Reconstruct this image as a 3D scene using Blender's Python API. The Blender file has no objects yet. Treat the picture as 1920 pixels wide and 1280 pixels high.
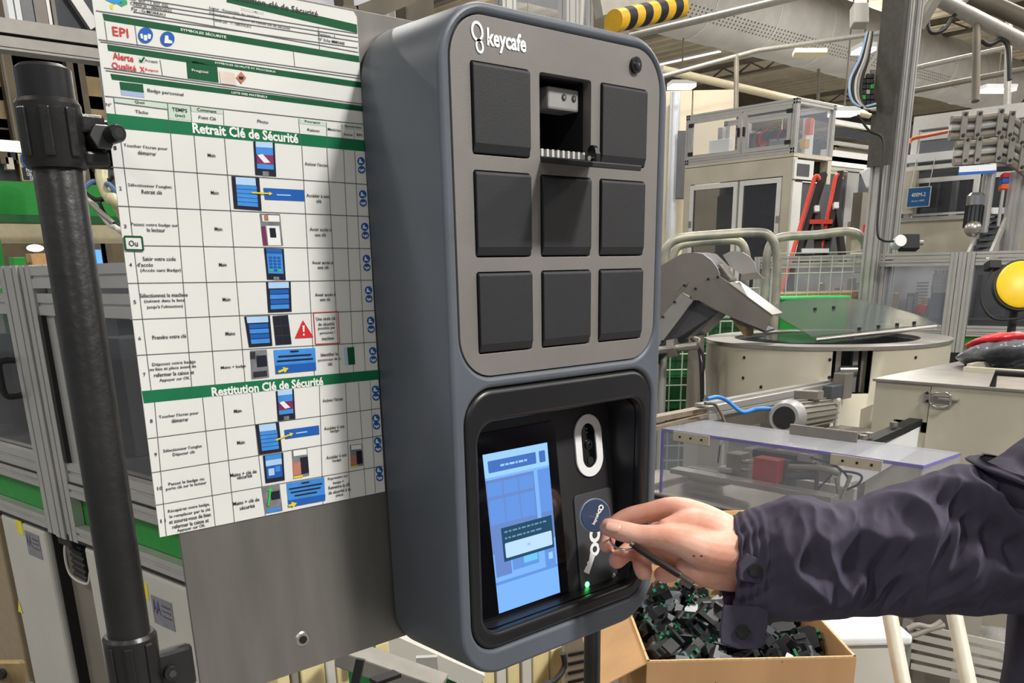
import bpy, bmesh, math, random
from mathutils import Vector, Matrix
random.seed(7)
SC = bpy.context.scene
COL = SC.collection

# ---------------------------------------------------------------- camera
YAW, PITCH, ROLL = 0.7340, 0.3187, -0.0208
FPX, CYPX = 1680.6, 1056.7
CAM = Vector((-0.51137, -0.60295, 1.54571))
_f = Vector((math.sin(YAW)*math.cos(PITCH), math.cos(YAW)*math.cos(PITCH), -math.sin(PITCH)))
_r = Vector((math.cos(YAW), -math.sin(YAW), 0)); _u = _r.cross(_f)
RT = math.cos(ROLL)*_r + math.sin(ROLL)*_u
UP = -math.sin(ROLL)*_r + math.cos(ROLL)*_u
FW = _f
cd = bpy.data.cameras.new('camera'); cam = bpy.data.objects.new('camera', cd); COL.objects.link(cam)
cam.matrix_world = Matrix((( RT.x, UP.x, -FW.x, CAM.x), (RT.y, UP.y, -FW.y, CAM.y), (RT.z, UP.z, -FW.z, CAM.z), (0, 0, 0, 1)))
cd.sensor_fit = 'HORIZONTAL'; cd.sensor_width = 36; cd.lens = FPX/1920*36
cd.shift_y = (CYPX-640)/1920; cd.clip_start = 0.02; cd.clip_end = 200
SC.camera = cam

# ---------------------------------------------------------------- world and exposure
W = bpy.data.worlds.new('ambient_fill'); SC.world = W; W.use_nodes = True
bg = W.node_tree.nodes['Background']; bg.inputs[0].default_value = (0.93, 0.96, 1.0, 1); bg.inputs[1].default_value = 0.36  # even ambient fill standing in for light from the unseen rest of the hall
SC.view_settings.view_transform = 'Standard'; SC.view_settings.look = 'None'
SC.view_settings.gamma = 1; SC.view_settings.use_curve_mapping = False
SC.view_settings.exposure = -0.45

def area_light(name, loc, sx, sy, power, rot=(0, 0, 0), color=(1, 0.97, 0.92)):
    l = bpy.data.lights.new(name, 'AREA'); l.shape = 'RECTANGLE'; l.size = sx; l.size_y = sy; l.energy = power; l.color = color
    o = bpy.data.objects.new(name, l); COL.objects.link(o); o.location = loc; o.rotation_euler = rot
    return o
# the hall's rows of ceiling lamps, with far lamps and roof uplights added as fill; the one in front of the key box, behind the photographer, throws the door's shadow
area_light('hall_lamp_light', (1.55, -3.25, 4.95), 0.6, 0.6, 500)
HALL_LAMPS = [(x, y, 1.6, 0.4, 185, 80) for x in (-4.5, 2.5) for y in (-4.5, 1.5, 6.0, 14.5)]+[(x, y, 1.6, 0.4, 360, 140) for x in (8.5, 14.5) for y in (-4.5, 1.5, 6.0, 14.5)]
HALL_LAMPS += [(x, y, 3.2, 0.6, 900, 420) for x, y in ((21, 3), (21, 12), (21, 21), (12, 20), (3, 20), (31, 8), (31, 20), (30, 32), (17, 31))]  # larger lamps added to brighten the far roof and walls
for x, y, sx, sy, pd, pu in HALL_LAMPS:
    area_light('hall_lamp_light', (x, y, 5.9), sx, sy, pd)
    area_light('added_roof_uplight', (x, y, 6.1), sx, sy, pu, (math.pi, 0, 0))  # upward fill added to lighten the roof

# ---------------------------------------------------------------- pixel to place
def ray(x, y):
    return FW + RT*((x-960)/FPX) - UP*((y-CYPX)/FPX)
def at(x, y, X=None, Y=None, Z=None, D=None):
    d = ray(x, y)
    if X is not None: t = (X-CAM.x)/d.x
    elif Y is not None: t = (Y-CAM.y)/d.y
    elif Z is not None: t = (Z-CAM.z)/d.z
    else: t = D
    return CAM + d*t
def on_plane(x, y, P0, n):
    d = ray(x, y); return CAM + d*((P0-CAM).dot(n)/d.dot(n))
def horizon(x): return 535.6 - 0.02085*(x+646)

# ---------------------------------------------------------------- materials
def lin(c):
    return tuple((v/255/12.92) if v/255 <= 0.04045 else ((v/255+0.055)/1.055)**2.4 for v in c)
MATS = {}
def mat(name, rgb, rough=0.5, metal=0.0, var=0.06, scale=30, bump=0.0, bscale=None, emit=None, estr=1.0, alpha=None, trans=0.0, coat=0.0, spec=0.5, sss=0.0, rgb2=None, stretch=None):
    if name in MATS: return MATS[name]
    m = bpy.data.materials.new(name); m.use_nodes = True; nt = m.node_tree; N = nt.nodes; L = nt.links
    b = N['Principled BSDF']; c = lin(rgb)
    b.inputs['Roughness'].default_value = rough; b.inputs['Metallic'].default_value = metal
    b.inputs['Specular IOR Level'].default_value = spec
    b.inputs['Base Color'].default_value = (*c, 1)
    if var > 0 or rgb2:
        tc = N.new('ShaderNodeTexCoord'); nz = N.new('ShaderNodeTexNoise'); nz.inputs['Scale'].default_value = scale; nz.inputs['Detail'].default_value = 5
        src = tc.outputs['Object']
        if stretch:
            mp = N.new('ShaderNodeMapping'); mp.inputs['Scale'].default_value = stretch; L.new(src, mp.inputs[0]); src = mp.outputs[0]
        L.new(src, nz.inputs['Vector'])
        cr = N.new('ShaderNodeValToRGB'); e = cr.color_ramp.elements
        if rgb2: c2 = lin(rgb2); e[0].color = (*c, 1); e[1].color = (*c2, 1); e[0].position = 0.4; e[1].position = 0.62
        else:
            e[0].color = (*[v*(1-var*2) for v in c], 1); e[1].color = (*[min(1, v*(1+var*2)) for v in c], 1); e[0].position = 0.3; e[1].position = 0.7
        L.new(nz.outputs['Fac'], cr.inputs[0]); L.new(cr.outputs[0], b.inputs['Base Color'])
    if bump > 0:
        tc2 = N.new('ShaderNodeTexCoord'); n2 = N.new('ShaderNodeTexNoise'); n2.inputs['Scale'].default_value = bscale or 200; n2.inputs['Detail'].default_value = 4
        L.new(tc2.outputs['Object'], n2.inputs['Vector'])
        bp = N.new('ShaderNodeBump'); bp.inputs['Strength'].default_value = bump; bp.inputs['Distance'].default_value = 0.002
        L.new(n2.outputs['Fac'], bp.inputs['Height']); L.new(bp.outputs[0], b.inputs['Normal'])
    if emit: b.inputs['Emission Color'].default_value = (*lin(emit), 1); b.inputs['Emission Strength'].default_value = estr
    if alpha is not None: b.inputs['Alpha'].default_value = alpha
    if trans: b.inputs['Transmission Weight'].default_value = trans
    if coat: b.inputs['Coat Weight'].default_value = coat; b.inputs['Coat Roughness'].default_value = 0.08
    if sss: b.inputs['Subsurface Weight'].default_value = sss; b.inputs['Subsurface Radius'].default_value = (0.008, 0.003, 0.0015); b.inputs['Subsurface Scale'].default_value = 0.6
    MATS[name] = m
    return m
def sheet_glass(name, rgb, alpha, rough=0.06):
    """clear or tinted sheet: part transparent, part glossy"""
    if name in MATS: return MATS[name]
    m = bpy.data.materials.new(name); m.use_nodes = True; b = m.node_tree.nodes['Principled BSDF']
    b.inputs['Base Color'].default_value = (*lin(rgb), 1); b.inputs['Alpha'].default_value = alpha; b.inputs['Roughness'].default_value = rough
    MATS[name] = m; return m

# ---------------------------------------------------------------- objects
def sp(o, **k):
    for a, b in k.items():
        if b is not None: o[a] = b
    return o
def thing(name, label, cat, loc=(0, 0, 0), rotz=0, group=None, kind=None):
    o = bpy.data.objects.new(name, None); COL.objects.link(o); o.location = loc; o.rotation_euler = (0, 0, rotz); o.empty_display_size = 0.05
    return sp(o, label=label, category=cat, group=group, kind=kind)
def root_matrix(o):
    m = Matrix.Identity(4)
    while o is not None:
        m = (Matrix.Translation(o.location) @ o.rotation_euler.to_matrix().to_4x4()) @ m; o = o.parent
    return m
class MB:
    def __init__(s): s.v = []; s.f = []
    def add(s, vs, fs):
        n = len(s.v); s.v += [Vector(v) for v in vs]; s.f += [tuple(i+n for i in f) for f in fs]; return s
    def box(s, x0, x1, y0, y1, z0, z1):
        return s.add([(x0, y0, z0), (x1, y0, z0), (x1, y1, z0), (x0, y1, z0), (x0, y0, z1), (x1, y0, z1), (x1, y1, z1), (x0, y1, z1)],
                     [(0, 3, 2, 1), (4, 5, 6, 7), (0, 1, 5, 4), (1, 2, 6, 5), (2, 3, 7, 6), (3, 0, 4, 7)])
    def hexa(s, p):    # eight corners, bottom four then top four
        return s.add(p, [(0, 3, 2, 1), (4, 5, 6, 7), (0, 1, 5, 4), (1, 2, 6, 5), (2, 3, 7, 6), (3, 0, 4, 7)])
    def obox(s, c, ax, ay, az):
        c = Vector(c); P = []
        for k in (-1, 1):
            for a, b in ((-1, -1), (1, -1), (1, 1), (-1, 1)): P.append(c + ax*a + ay*b + az*k)
        return s.hexa(P)
    def bar(s, p0, p1, w, h, up=(0, 0, 1)):
        p0 = Vector(p0); p1 = Vector(p1); d = (p1-p0).normalized(); up = Vector(up)
        if abs(d.dot(up)) > 0.98: up = Vector((0, 1, 0))
        a = d.cross(up).normalized(); b = a.cross(d).normalized()
        return s.obox((p0+p1)/2, a*(w/2), b*(h/2), (p1-p0)/2) if False else s.obox((p0+p1)/2, (p1-p0)/2, a*(-w/2), b*(h/2))
    def tube(s, pts, r, n=12, cap=True):
        pts = [Vector(p) for p in pts]; m = len(pts); rs = r if isinstance(r, (list, tuple)) else [r]*m
        prev = None; base = len(s.v)
        for i, p in enumerate(pts):
            t = (pts[min(i+1, m-1)]-pts[max(i-1, 0)]).normalized()
            if prev is None:
                a = t.cross(Vector((0, 0, 1)))
                if a.length < 0.05: a = t.cross(Vector((0, 1, 0)))
            else: a = prev - t*prev.dot(t)
            a.normalize(); prev = a; b = t.cross(a)
            for k in range(n):
                th = 2*math.pi*k/n; s.v.append(p + (a*math.cos(th)+b*math.sin(th))*rs[i])
        for i in range(m-1):
            for k in range(n):
                k2 = (k+1) % n; s.f.append((base+i*n+k, base+i*n+k2, base+(i+1)*n+k2, base+(i+1)*n+k))
        if cap: s.f.append(tuple(base+k for k in range(n))[::-1]); s.f.append(tuple(base+(m-1)*n+k for k in range(n)))
        return s
    def cyl(s, p0, p1, r, n=20, r1=None): return s.tube([p0, p1], [r, r if r1 is None else r1], n)
    def prism(s, poly, fn, a, b):
        n = len(poly); lo = [fn(x, y, a) for x, y in poly]; hi = [fn(x, y, b) for x, y in poly]
        return s.add(lo+hi, [tuple(range(n))[::-1], tuple(range(n, 2*n))] + [(i, (i+1) % n, n+(i+1) % n, n+i) for i in range(n)])
    def ball(s, c, ax, ay=None, az=None, n=14, m=10):
        c = Vector(c)
        if ay is None: r = ax; ax, ay, az = Vector((r, 0, 0)), Vector((0, r, 0)), Vector((0, 0, r))
        vs = []; fs = []
        for i in range(m+1):
            ph = math.pi*i/m
            for k in range(n):
                th = 2*math.pi*k/n; vs.append(c + ax*(math.sin(ph)*math.cos(th)) + ay*(math.sin(ph)*math.sin(th)) + az*math.cos(ph))
        for i in range(m):
            for k in range(n): fs.append((i*n+k, (i+1)*n+k, (i+1)*n+(k+1) % n, i*n+(k+1) % n))
        return s.add(vs, fs)
    def grid(s, P):   # rows of points
        h = len(P); w = len(P[0]); return s.add([p for r in P for p in r], [(i*w+j, i*w+j+1, (i+1)*w+j+1, (i+1)*w+j) for i in range(h-1) for j in range(w-1)])
    def build(s, name, m, parent=None, world=True, smooth=None, bevel=0, label=None, cat=None, group=None, kind=None, seg=2, weld=False):
        vs = s.v
        if world and parent is not None:
            im = root_matrix(parent).inverted(); vs = [im @ v for v in vs]
        me = bpy.data.meshes.new(name); me.from_pydata([tuple(v) for v in vs], [], s.f)
        bm = bmesh.new(); bm.from_mesh(me)
        if weld: bmesh.ops.remove_doubles(bm, verts=bm.verts, dist=1e-6)
        bmesh.ops.recalc_face_normals(bm, faces=bm.faces); bm.to_mesh(me); bm.free()
        return link_mesh(name, me, m, parent, smooth, bevel, label, cat, group, kind, seg)
def link_mesh(name, me, m, parent=None, smooth=None, bevel=0, label=None, cat=None, group=None, kind=None, seg=2):
    me.materials.clear(); me.materials.append(m)
    if smooth:
        me.polygons.foreach_set('use_smooth', [True]*len(me.polygons)); me.set_sharp_from_angle(angle=math.radians(smooth))
    o = bpy.data.objects.new(name, me); COL.objects.link(o)
    if parent is not None: o.parent = parent
    if bevel:
        md = o.modifiers.new('bevel', 'BEVEL'); md.width = bevel; md.segments = seg; md.limit_method = 'ANGLE'; md.angle_limit = math.radians(40)
    return sp(o, label=label, category=cat, group=group, kind=kind)
def rrect(x0, x1, z0, z1, r, n=8):
    P = []
    for cx, cz, a0 in ((x1-r, z1-r, 0), (x0+r, z1-r, 90), (x0+r, z0+r, 180), (x1-r, z0+r, 270)):
        for k in range(n+1):
            a = math.radians(a0+90*k/n); P.append((cx+r*math.cos(a), cz+r*math.sin(a)))
    return P
def circ(cx, cz, r, n=24, rz=None): return [(cx+r*math.cos(2*math.pi*k/n), cz+(rz or r)*math.sin(2*math.pi*k/n)) for k in range(n)]
DG = None
def plate_mesh(outer, holes, thick, bevel=0.0, res=2):
    """flat plate with holes from closed outlines; lies in local XY, z from -thick/2 to thick/2"""
    cu = bpy.data.curves.new('outline', 'CURVE'); cu.dimensions = '2D'; cu.fill_mode = 'BOTH'
    for P in [outer]+list(holes):
        s_ = cu.splines.new('POLY'); s_.points.add(len(P)-1)
        for q, (x, y) in zip(s_.points, P): q.co = (x, y, 0, 1)
        s_.use_cyclic_u = True
    cu.extrude = max(1e-5, thick/2-bevel); cu.bevel_depth = bevel; cu.bevel_resolution = res; cu.offset = -bevel if bevel else 0
    o = bpy.data.objects.new('outline', cu); COL.objects.link(o)
    me = bpy.data.meshes.new_from_object(o.evaluated_get(bpy.context.evaluated_depsgraph_get()))
    bpy.data.objects.remove(o); bpy.data.curves.remove(cu)
    return me
def xz_plate(name, outer, holes, y0, y1, m, parent=None, bevel=0, smooth=35, **k):
    """plate standing in the XZ plane between y0 and y1 (world)"""
    me = plate_mesh(outer, holes, y1-y0, bevel)
    M = Matrix(((1, 0, 0, 0), (0, 0, -1, (y0+y1)/2), (0, 1, 0, 0), (0, 0, 0, 1)))
    if parent is not None: M = root_matrix(parent).inverted() @ M
    me.transform(M)
    return link_mesh(name, me, m, parent, smooth, 0, **k)
TXT = {}
def text_mesh(s, bold=0.0):
    """unit text outline: (verts, faces, bounds)"""
    if (s, bold) in TXT: return TXT[(s, bold)]
    cu = bpy.data.curves.new('text', 'FONT'); cu.body = s; cu.size = 1; cu.resolution_u = 2; cu.offset = bold
    o = bpy.data.objects.new('text', cu); COL.objects.link(o)
    me = bpy.data.meshes.new_from_object(o.evaluated_get(bpy.context.evaluated_depsgraph_get()))
    v = [q.co.copy() for q in me.vertices]; f = [tuple(q.vertices) for q in me.polygons]
    bpy.data.objects.remove(o); bpy.data.curves.remove(cu); bpy.data.meshes.remove(me)
    if not v: v = [Vector((0, 0, 0)), Vector((1, 0, 0)), Vector((1, 1, 0))]; f = [(0, 1, 2)]
    B = (min(q.x for q in v), max(q.x for q in v), min(q.y for q in v), max(q.y for q in v))
    TXT[(s, bold)] = (v, f, B); return TXT[(s, bold)]
def put_text(mb, s, c, ex, ey, w, h, bold=0.0):
    """text stretched into a w x h box centred at c, along ex / ey"""
    v, f, B = text_mesh(s, bold); cx, cy = (B[0]+B[1])/2, (B[2]+B[3])/2; kx = w/max(1e-6, B[1]-B[0]); ky = h/max(1e-6, B[3]-B[2])
    mb.add([Vector(c)+ex*((q.x-cx)*kx)+ey*((q.y-cy)*ky) for q in v], f)
EX, EY, EZ = Vector((1, 0, 0)), Vector((0, 1, 0)), Vector((0, 0, 1))
class Face:
    """upright face of a machine: a place on the floor and a direction; u runs left to right, v goes in, z up"""
    def __init__(s, px, py, L, ang, z0=0.0):
        d = ray(px, py); h = Vector((d.x, d.y, 0)).length; p = CAM + d*(L/h)
        s.o = Vector((p.x, p.y, z0)); s.a = ang; s.eu = Vector((math.cos(ang), math.sin(ang), 0)); s.ev = Vector((-math.sin(ang), math.cos(ang), 0))
    def uz(s, px, py, v=0.0):
        q = on_plane(px, py, s.o+s.ev*v, s.ev)-s.o; return q.dot(s.eu), q.z
    def w(s, u, v, z): return s.o + s.eu*u + s.ev*v + EZ*z
    def root(s, name, label, cat, **k): return thing(name, label, cat, s.o, s.a, **k)
def profile(mb, p0, p1, w, d, up=(0, 0, 1), gs=0.008, gd=0.005):
    """slotted aluminium bar: a slot along the middle of each broad side for every 45 mm"""
    p0 = Vector(p0); p1 = Vector(p1); t = (p1-p0).normalized(); up = Vector(up)
    if abs(t.dot(up)) > 0.98: up = Vector((0, 1, 0))
    a = t.cross(up).normalized(); b = a.cross(t).normalized()
    def side(L):
        n = max(1, round(L/0.045)); out = []
        for k in range(n):
            c = -L/2 + L*(k+0.5)/n; out += [(c-gs/2, 0), (c-gs/2, gd), (c+gs/2, gd), (c+gs/2, 0)]
        return out
    P = []
    P.append((-w/2, -d/2)); P += [(x, -d/2+y) for x, y in side(w)]
    P.append((w/2, -d/2)); P += [(w/2-y, x) for x, y in side(d)]
    P.append((w/2, d/2)); P += [(-x, d/2-y) for x, y in side(w)]
    P.append((-w/2, d/2)); P += [(-w/2+y, -x) for x, y in side(d)]
    L = (p1-p0).length
    mb.prism(P, lambda x, y, z: p0+a*x+b*y+t*z, 0, L); return mb
def bez(P, n=16):
    """smooth curve through the points"""
    P = [Vector(p) for p in P]; out = []
    for i in range(len(P)-1):
        p0 = P[max(i-1, 0)]; p1 = P[i]; p2 = P[i+1]; p3 = P[min(i+2, len(P)-1)]
        for k in range(n):
            t = k/n; out.append(0.5*((2*p1)+(p2-p0)*t+(2*p0-5*p1+4*p2-p3)*t*t+(3*p1-p0-3*p2+p3)*t**3))
    return out+[P[-1]]
# ================================================================ materials of the foreground
m_case = mat('blue_grey_plastic', (86, 92, 101), 0.46, var=0.05, scale=9, bump=0.08, bscale=900)
m_panel = mat('grey_front_panel', (124, 120, 117), 0.5, 0.2, var=0.04, scale=14, bump=0.15, bscale=1400)
m_door = mat('charcoal_door', (33, 34, 37), 0.55, var=0.05, scale=20, bump=0.15, bscale=1200)
m_black = mat('black_plastic', (26, 26, 28), 0.35, var=0.05)
m_blackmatte = mat('black_matte', (18, 18, 19), 0.6, var=0.05)
m_dark = mat('bin_interior', (34, 34, 36), 0.6, var=0.04)
m_white = mat('white_plastic', (228, 230, 232), 0.4, var=0.01)
m_ink_w = mat('white_print', (240, 241, 243), 0.5, var=0)
m_silver = mat('polished_steel', (200, 200, 200), 0.2, 1.0, var=0.03)
m_steel = mat('brushed_stainless', (176, 172, 166), 0.34, 0.85, var=0.06, scale=12, stretch=(1, 1, 8))
m_alu = mat('aluminium_profile', (190, 189, 186), 0.42, 0.55, var=0.03, scale=8)
m_blackpaint = mat('black_painted_steel', (30, 29, 29), 0.36, var=0.12, scale=25, bump=0.25, bscale=120)

# ================================================================ key cabinet
CP, DW, DH, RP, ZT = 0.07575, 0.062, 0.06577, 0.07902, 1.70
key = thing('key_cabinet', 'blue grey wall key cabinet with nine small doors and a touch screen', 'key cabinet', (0.106, 0.06, 1.171))
xz_plate('case', rrect(-0.033, 0.2455, 1.171, 1.7435, 0.05, 12), [rrect(-0.0215, 0.2345, 1.4555, 1.7345, 0.035, 10), rrect(-0.0195, 0.2345, 1.196, 1.4455, 0.032, 10)], -0.001, 0.108, m_case, key, bevel=0.004)
MB().box(-0.015, 0.228, 0.098, 0.107, 1.2, 1.72).build('back_plate', m_dark, key)
holes = [rrect(c*CP-0.0008, c*CP+DW+0.0008, ZT-r*RP-DH-0.0008, ZT-r*RP+0.0008, 0.0025, 4) for r in range(3) for c in range(3)]
pn = xz_plate('front_panel', rrect(-0.0208, 0.2338, 1.4562, 1.7338, 0.0345, 10), holes, 0.0, 0.010, m_panel, key, bevel=0.0004)
mbt = MB(); put_text(mbt, 'keycafe', (0.0385, -0.0006, 1.7175), EX, EZ, 0.0425, 0.0165, 0.032); mbt.build('logo_lettering', m_ink_w, key, label='white keycafe lettering')
def ring_pts(cx, cz, r, rz, tilt, n=28):
    c, s = math.cos(tilt), math.sin(tilt); return [(cx+r*math.cos(a)*c-rz*math.sin(a)*s, cz+r*math.cos(a)*s+rz*math.sin(a)*c) for a in [2*math.pi*k/n for k in range(n)]]
for (cx, cz, r, rz, w) in ((0.0072, 1.7215, 0.0062, 0.0072, 0.0021), (0.0093, 1.7115, 0.0042, 0.0052, 0.0019)):
    xz_plate('logo_ring', ring_pts(cx, cz, r, rz, 0.25), [ring_pts(cx, cz, r-w, rz-w, 0.25)], -0.0007, -0.0003, m_ink_w, key)
def door_mesh(name, x0, z0, flap=None):
    """small door: rounded slab whose bottom strip slopes back"""
    n = MB(); y = -0.0028; w = DW; h = DH
    prof = [(0.010, 0), (-0.0002, 0.0006), (y, 0.0075), (y, h-0.0016), (y+0.0016, h), (0.010, h)]
    mb = MB(); mb.prism([(p[0], p[1]) for p in prof], lambda a, b, t: Vector((x0+t, a, z0+b)), 0, w)
    return mb
for r in range(3):
    for c in range(3):
        if (r, c) == (0, 1): continue
        door_mesh('bin_door', c*CP, ZT-r*RP-DH).build('bin_door', m_door, key, bevel=0.0009)
# the open bin and its dropped door
x0, x1, zb, zt = CP, CP+DW, ZT-DH, ZT
b = MB()
for q in ((x0-0.002, x0, 0.011, 0.09, zb, zt), (x1, x1+0.002, 0.011, 0.09, zb, zt), (x0, x1, 0.011, 0.09, zb-0.002, zb), (x0, x1, 0.011, 0.09, zt, zt+0.002), (x0, x1, 0.088, 0.09, zb, zt)): b.box(*q)
b.build('bin_interior', m_dark, key)
lb = MB().box(x0+0.0205, x1-0.0025, 0.0115, 0.035, zt-0.0235, zt-0.0055).build('latch_housing', mat('latch_grey', (150, 149, 147), 0.5, var=0.03), key, bevel=0.002)
for k in range(2):
    cx = x0+0.040+0.0125*k; q = MB(); q.cyl((cx, 0.0110, zt-0.013), (cx, 0.0118, zt-0.013), 0.0028, 16); q.build('screw', m_dark, lb)
    MB().cyl((cx, 0.0106, zt-0.013), (cx, 0.0111, zt-0.013), 0.0014, 10).build('screw_head', m_steel, lb)
MB().box(x0+0.006, x0+0.010, 0.03, 0.032, zt-0.017, zt-0.012).build('sensor', m_ink_w, key)
for k in range(9):
    cx = x0+0.0035+k*0.0065; MB().box(cx-0.0013, cx+0.0013, 0.0015, 0.006, zb+0.0025, zb+0.0085).build('lit_slot', mat('lit_slot_grey', (205, 204, 200), 0.4, var=0), key)  # pale blocks stand for light showing through slots in the bin lip
MB().box(x0, x1, 0.0015, 0.0075, zb, zb+0.0024).build('slot_rail', m_black, key)
an = math.radians(8.5); dd = Vector((0, -math.cos(an), -math.sin(an))); dn = Vector((0, -math.sin(an), math.cos(an)))
hp = Vector((x0, 0.001, zb-0.0005))
od = MB(); od.obox(hp+EX*(DW/2)+dd*0.031, EX*(DW/2), dd*0.031, dn*0.0022); dor = od.build('open_bin_door', m_door, key, bevel=0.0008, label='small door hanging open')
lt = MB(); L0 = hp+EX*(DW-0.004)+dd*0.009
lt.prism([(-0.006, 0), (0.006, 0), (0.006, 0.009), (0.0045, 0.0135), (0.001, 0.0158), (-0.003, 0.0148), (-0.0055, 0.011)], lambda a, b, t: L0+dd*a+EZ*b+EX*t, -0.003, 0.003)
lt.build('latch_hook', m_black, dor, bevel=0.001)
MB().cyl(L0+EX*-0.0055+EZ*0.0045, L0+EX*-0.003+EZ*0.0045, 0.0022, 10).build('latch_pin', m_silver, dor)
# key lock button
kb = MB(); kb.cyl((0.1965, 0.001, 1.7195), (0.1965, -0.003, 1.7195), 0.0068, 28); kb.cyl((0.1965, -0.003, 1.7195), (0.1965, -0.0052, 1.7195), 0.0055, 28, 0.0035)
lk = kb.build('lock_button', m_black, key, smooth=40)
MB().cyl((0.1965, -0.0056, 1.7195), (0.1965, -0.0050, 1.7195), 0.0012, 12).build('keyhole', m_silver, lk)

# console: frame, tilted floor, glass, screen, camera, reader
fr = xz_plate('console_frame', rrect(-0.0188, 0.2338, 1.1967, 1.4448, 0.0315, 10), [rrect(-0.004, 0.2205, 1.2135, 1.4155, 0.02, 8)], -0.0005, 0.013, m_black, key, bevel=0.0045)
wl = MB(); A = rrect(-0.0035, 0.220, 1.214, 1.415, 0.02, 8); B = rrect(-0.001, 0.2165, 1.2155, 1.413, 0.016, 8)
n = len(A)
def floor_y(z): return 0.024+(z-1.2155)*0.115
wl.add([Vector((x, 0.010, z)) for x, z in A]+[Vector((x, floor_y(z), z)) for x, z in B], [(i, (i+1) % n, n+(i+1) % n, n+i) for i in range(n)])
wl.build('console_wall', m_black, key, smooth=40)
P0 = Vector((0, 0.024, 1.2155)); EV = Vector((0, 0.115, 1)).normalized(); EN = EX.cross(EV).normalized()      # EN faces the viewer (-y)
if EN.y > 0: EN = -EN
def cpix(px, py):
    q = on_plane(px, py, P0, EN)-P0; return q.x, q.dot(EV)
def C3(u, v, w=0.0): return P0+EX*u+EV*v+EN*w
def c_plate(name, outer, holes, w0, w1, m, parent, bevel=0, **k):
    me = plate_mesh(outer, holes, w1-w0, bevel); o = C3(0, 0, (w0+w1)/2)
    M = Matrix(((EX.x, EV.x, EN.x, o.x), (EX.y, EV.y, EN.y, o.y), (EX.z, EV.z, EN.z, o.z), (0, 0, 0, 1)))
    me.transform(root_matrix(parent).inverted() @ M)
    return link_mesh(name, me, m, parent, 35, 0, **k)
m_console = mat('console_black', (30, 30, 32), 0.5, var=0.04, bump=0.1, bscale=900)
c_plate('console_floor', rrect(-0.001, 0.2165, 0, 0.2, 0.016, 8), [], -0.003, 0, m_console, key)
gl0 = cpix(1036, 792); gl1 = cpix(1070, 1135)
gx1 = (gl0[0]+gl1[0])/2
glass = c_plate('touch_screen', rrect(0.002, gx1, gl1[1]-0.001, gl0[1]+0.002, 0.006, 6), [], 0, 0.0012, mat('screen_glass', (8, 8, 9), 0.06, var=0, spec=0.7), key, bevel=0.0003, label='black glass touch screen with a lit blue page')
S4 = [cpix(903, 853), cpix(1023, 829), cpix(1050, 1112), cpix(934, 1147)]
sx0 = (S4[0][0]+S4[3][0])/2; sx1 = (S4[1][0]+S4[2][0])/2; sy1 = (S4[0][1]+S4[1][1])/2; sy0 = (S4[2][1]+S4[3][1])/2
def em(name, rgb, s=1.0):
    return mat(name, (10, 10, 12), 0.3, var=0, emit=rgb, estr=s*1.45, spec=0.2)
def scr(name, a0, a1, b0, b1, lev, m, r=0.0):
    """flat page element; a,b from 0 to 1 across and down the lit page"""
    x0 = sx0+(sx1-sx0)*a0; x1 = sx0+(sx1-sx0)*a1; z1 = sy1-(sy1-sy0)*b0; z0 = sy1-(sy1-sy0)*b1
    w = 0.00125+0.00007*lev; P = rrect(x0, x1, z0, z1, r, 4) if r else [(x0, z0), (x1, z0), (x1, z1), (x0, z1)]
    mb = MB(); mb.add([C3(x, z, w) for x, z in P], [tuple(range(len(P)))]); return mb.build(name, m, glass)
e_bg = em('page_blue', (128, 186, 255), 0.95); e_mid = em('page_mid_blue', (104, 156, 236), 0.9); e_dk = em('page_bar_blue', (74, 122, 205), 0.85); e_lt = em('page_pale', (158, 208, 255), 1.0)
e_box = em('page_dialog', (38, 84, 112), 0.8); e_btn = em('page_button', (190, 222, 250), 1.0); e_tx = em('page_text', (120, 165, 205), 0.8); e_gr = em('page_lilac', (112, 146, 216), 0.85)
scr('lit_page', 0, 1, 0, 1, 0, e_bg)
scr('page_header', 0, 1, 0, 0.145, 1, e_lt)
scr('page_title_bar', 0.06, 0.80, 0.045, 0.118, 2, e_dk, 0.001); scr('page_close_button', 0.85, 0.95, 0.045, 0.118, 2, e_dk, 0.001)
scr('page_picture', 0.0, 1.0, 0.16, 0.62, 1, e_gr)
for i in range(3): scr('page_picture_tile', 0.02+0.24*i, 0.24+0.24*i, 0.18, 0.265, 2, e_mid); scr('page_picture_tile', 0.02+0.24*i, 0.24+0.24*i, 0.285, 0.44, 2, e_mid)
scr('page_picture_bar', 0.74, 0.80, 0.16, 0.62, 2, e_bg); scr('page_picture_panel', 0.80, 1.0, 0.16, 0.44, 2, e_mid)
scr('page_picture_panel', 0.80, 0.97, 0.62, 0.80, 2, e_mid); scr('page_picture_panel', 0.28, 0.70, 0.60, 0.755, 2, e_mid)
scr('page_picture_panel', 0.46, 0.68, 0.60, 0.73, 3, em('page_cyan', (110, 200, 255), 1.0)); scr('page_picture_panel', 0.02, 0.26, 0.62, 0.77, 2, e_gr)
scr('page_picture_mark', 0.86, 0.93, 0.71, 0.755, 3, e_lt); scr('page_picture_panel', 0.0, 1.0, 0.80, 0.82, 1, e_mid)
scr('dialog', 0.155, 0.965, 0.47, 0.685, 4, e_box); scr('dialog_button', 0.19, 0.94, 0.57, 0.665, 5, e_btn, 0.0015)
tb = MB()
def scr_text(s, a, b, w, h, m, lev=6, name='page_lettering', bold=0.0):
    q = MB(); put_text(q, s, C3(sx0+(sx1-sx0)*a, sy1-(sy1-sy0)*b, 0.00125+0.00007*lev), EX, EV, w, h, bold); return q.build(name, m, glass)
scr_text('OK', 0.56, 0.617, 0.0045, 0.0026, e_dk)
q = MB()
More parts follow.
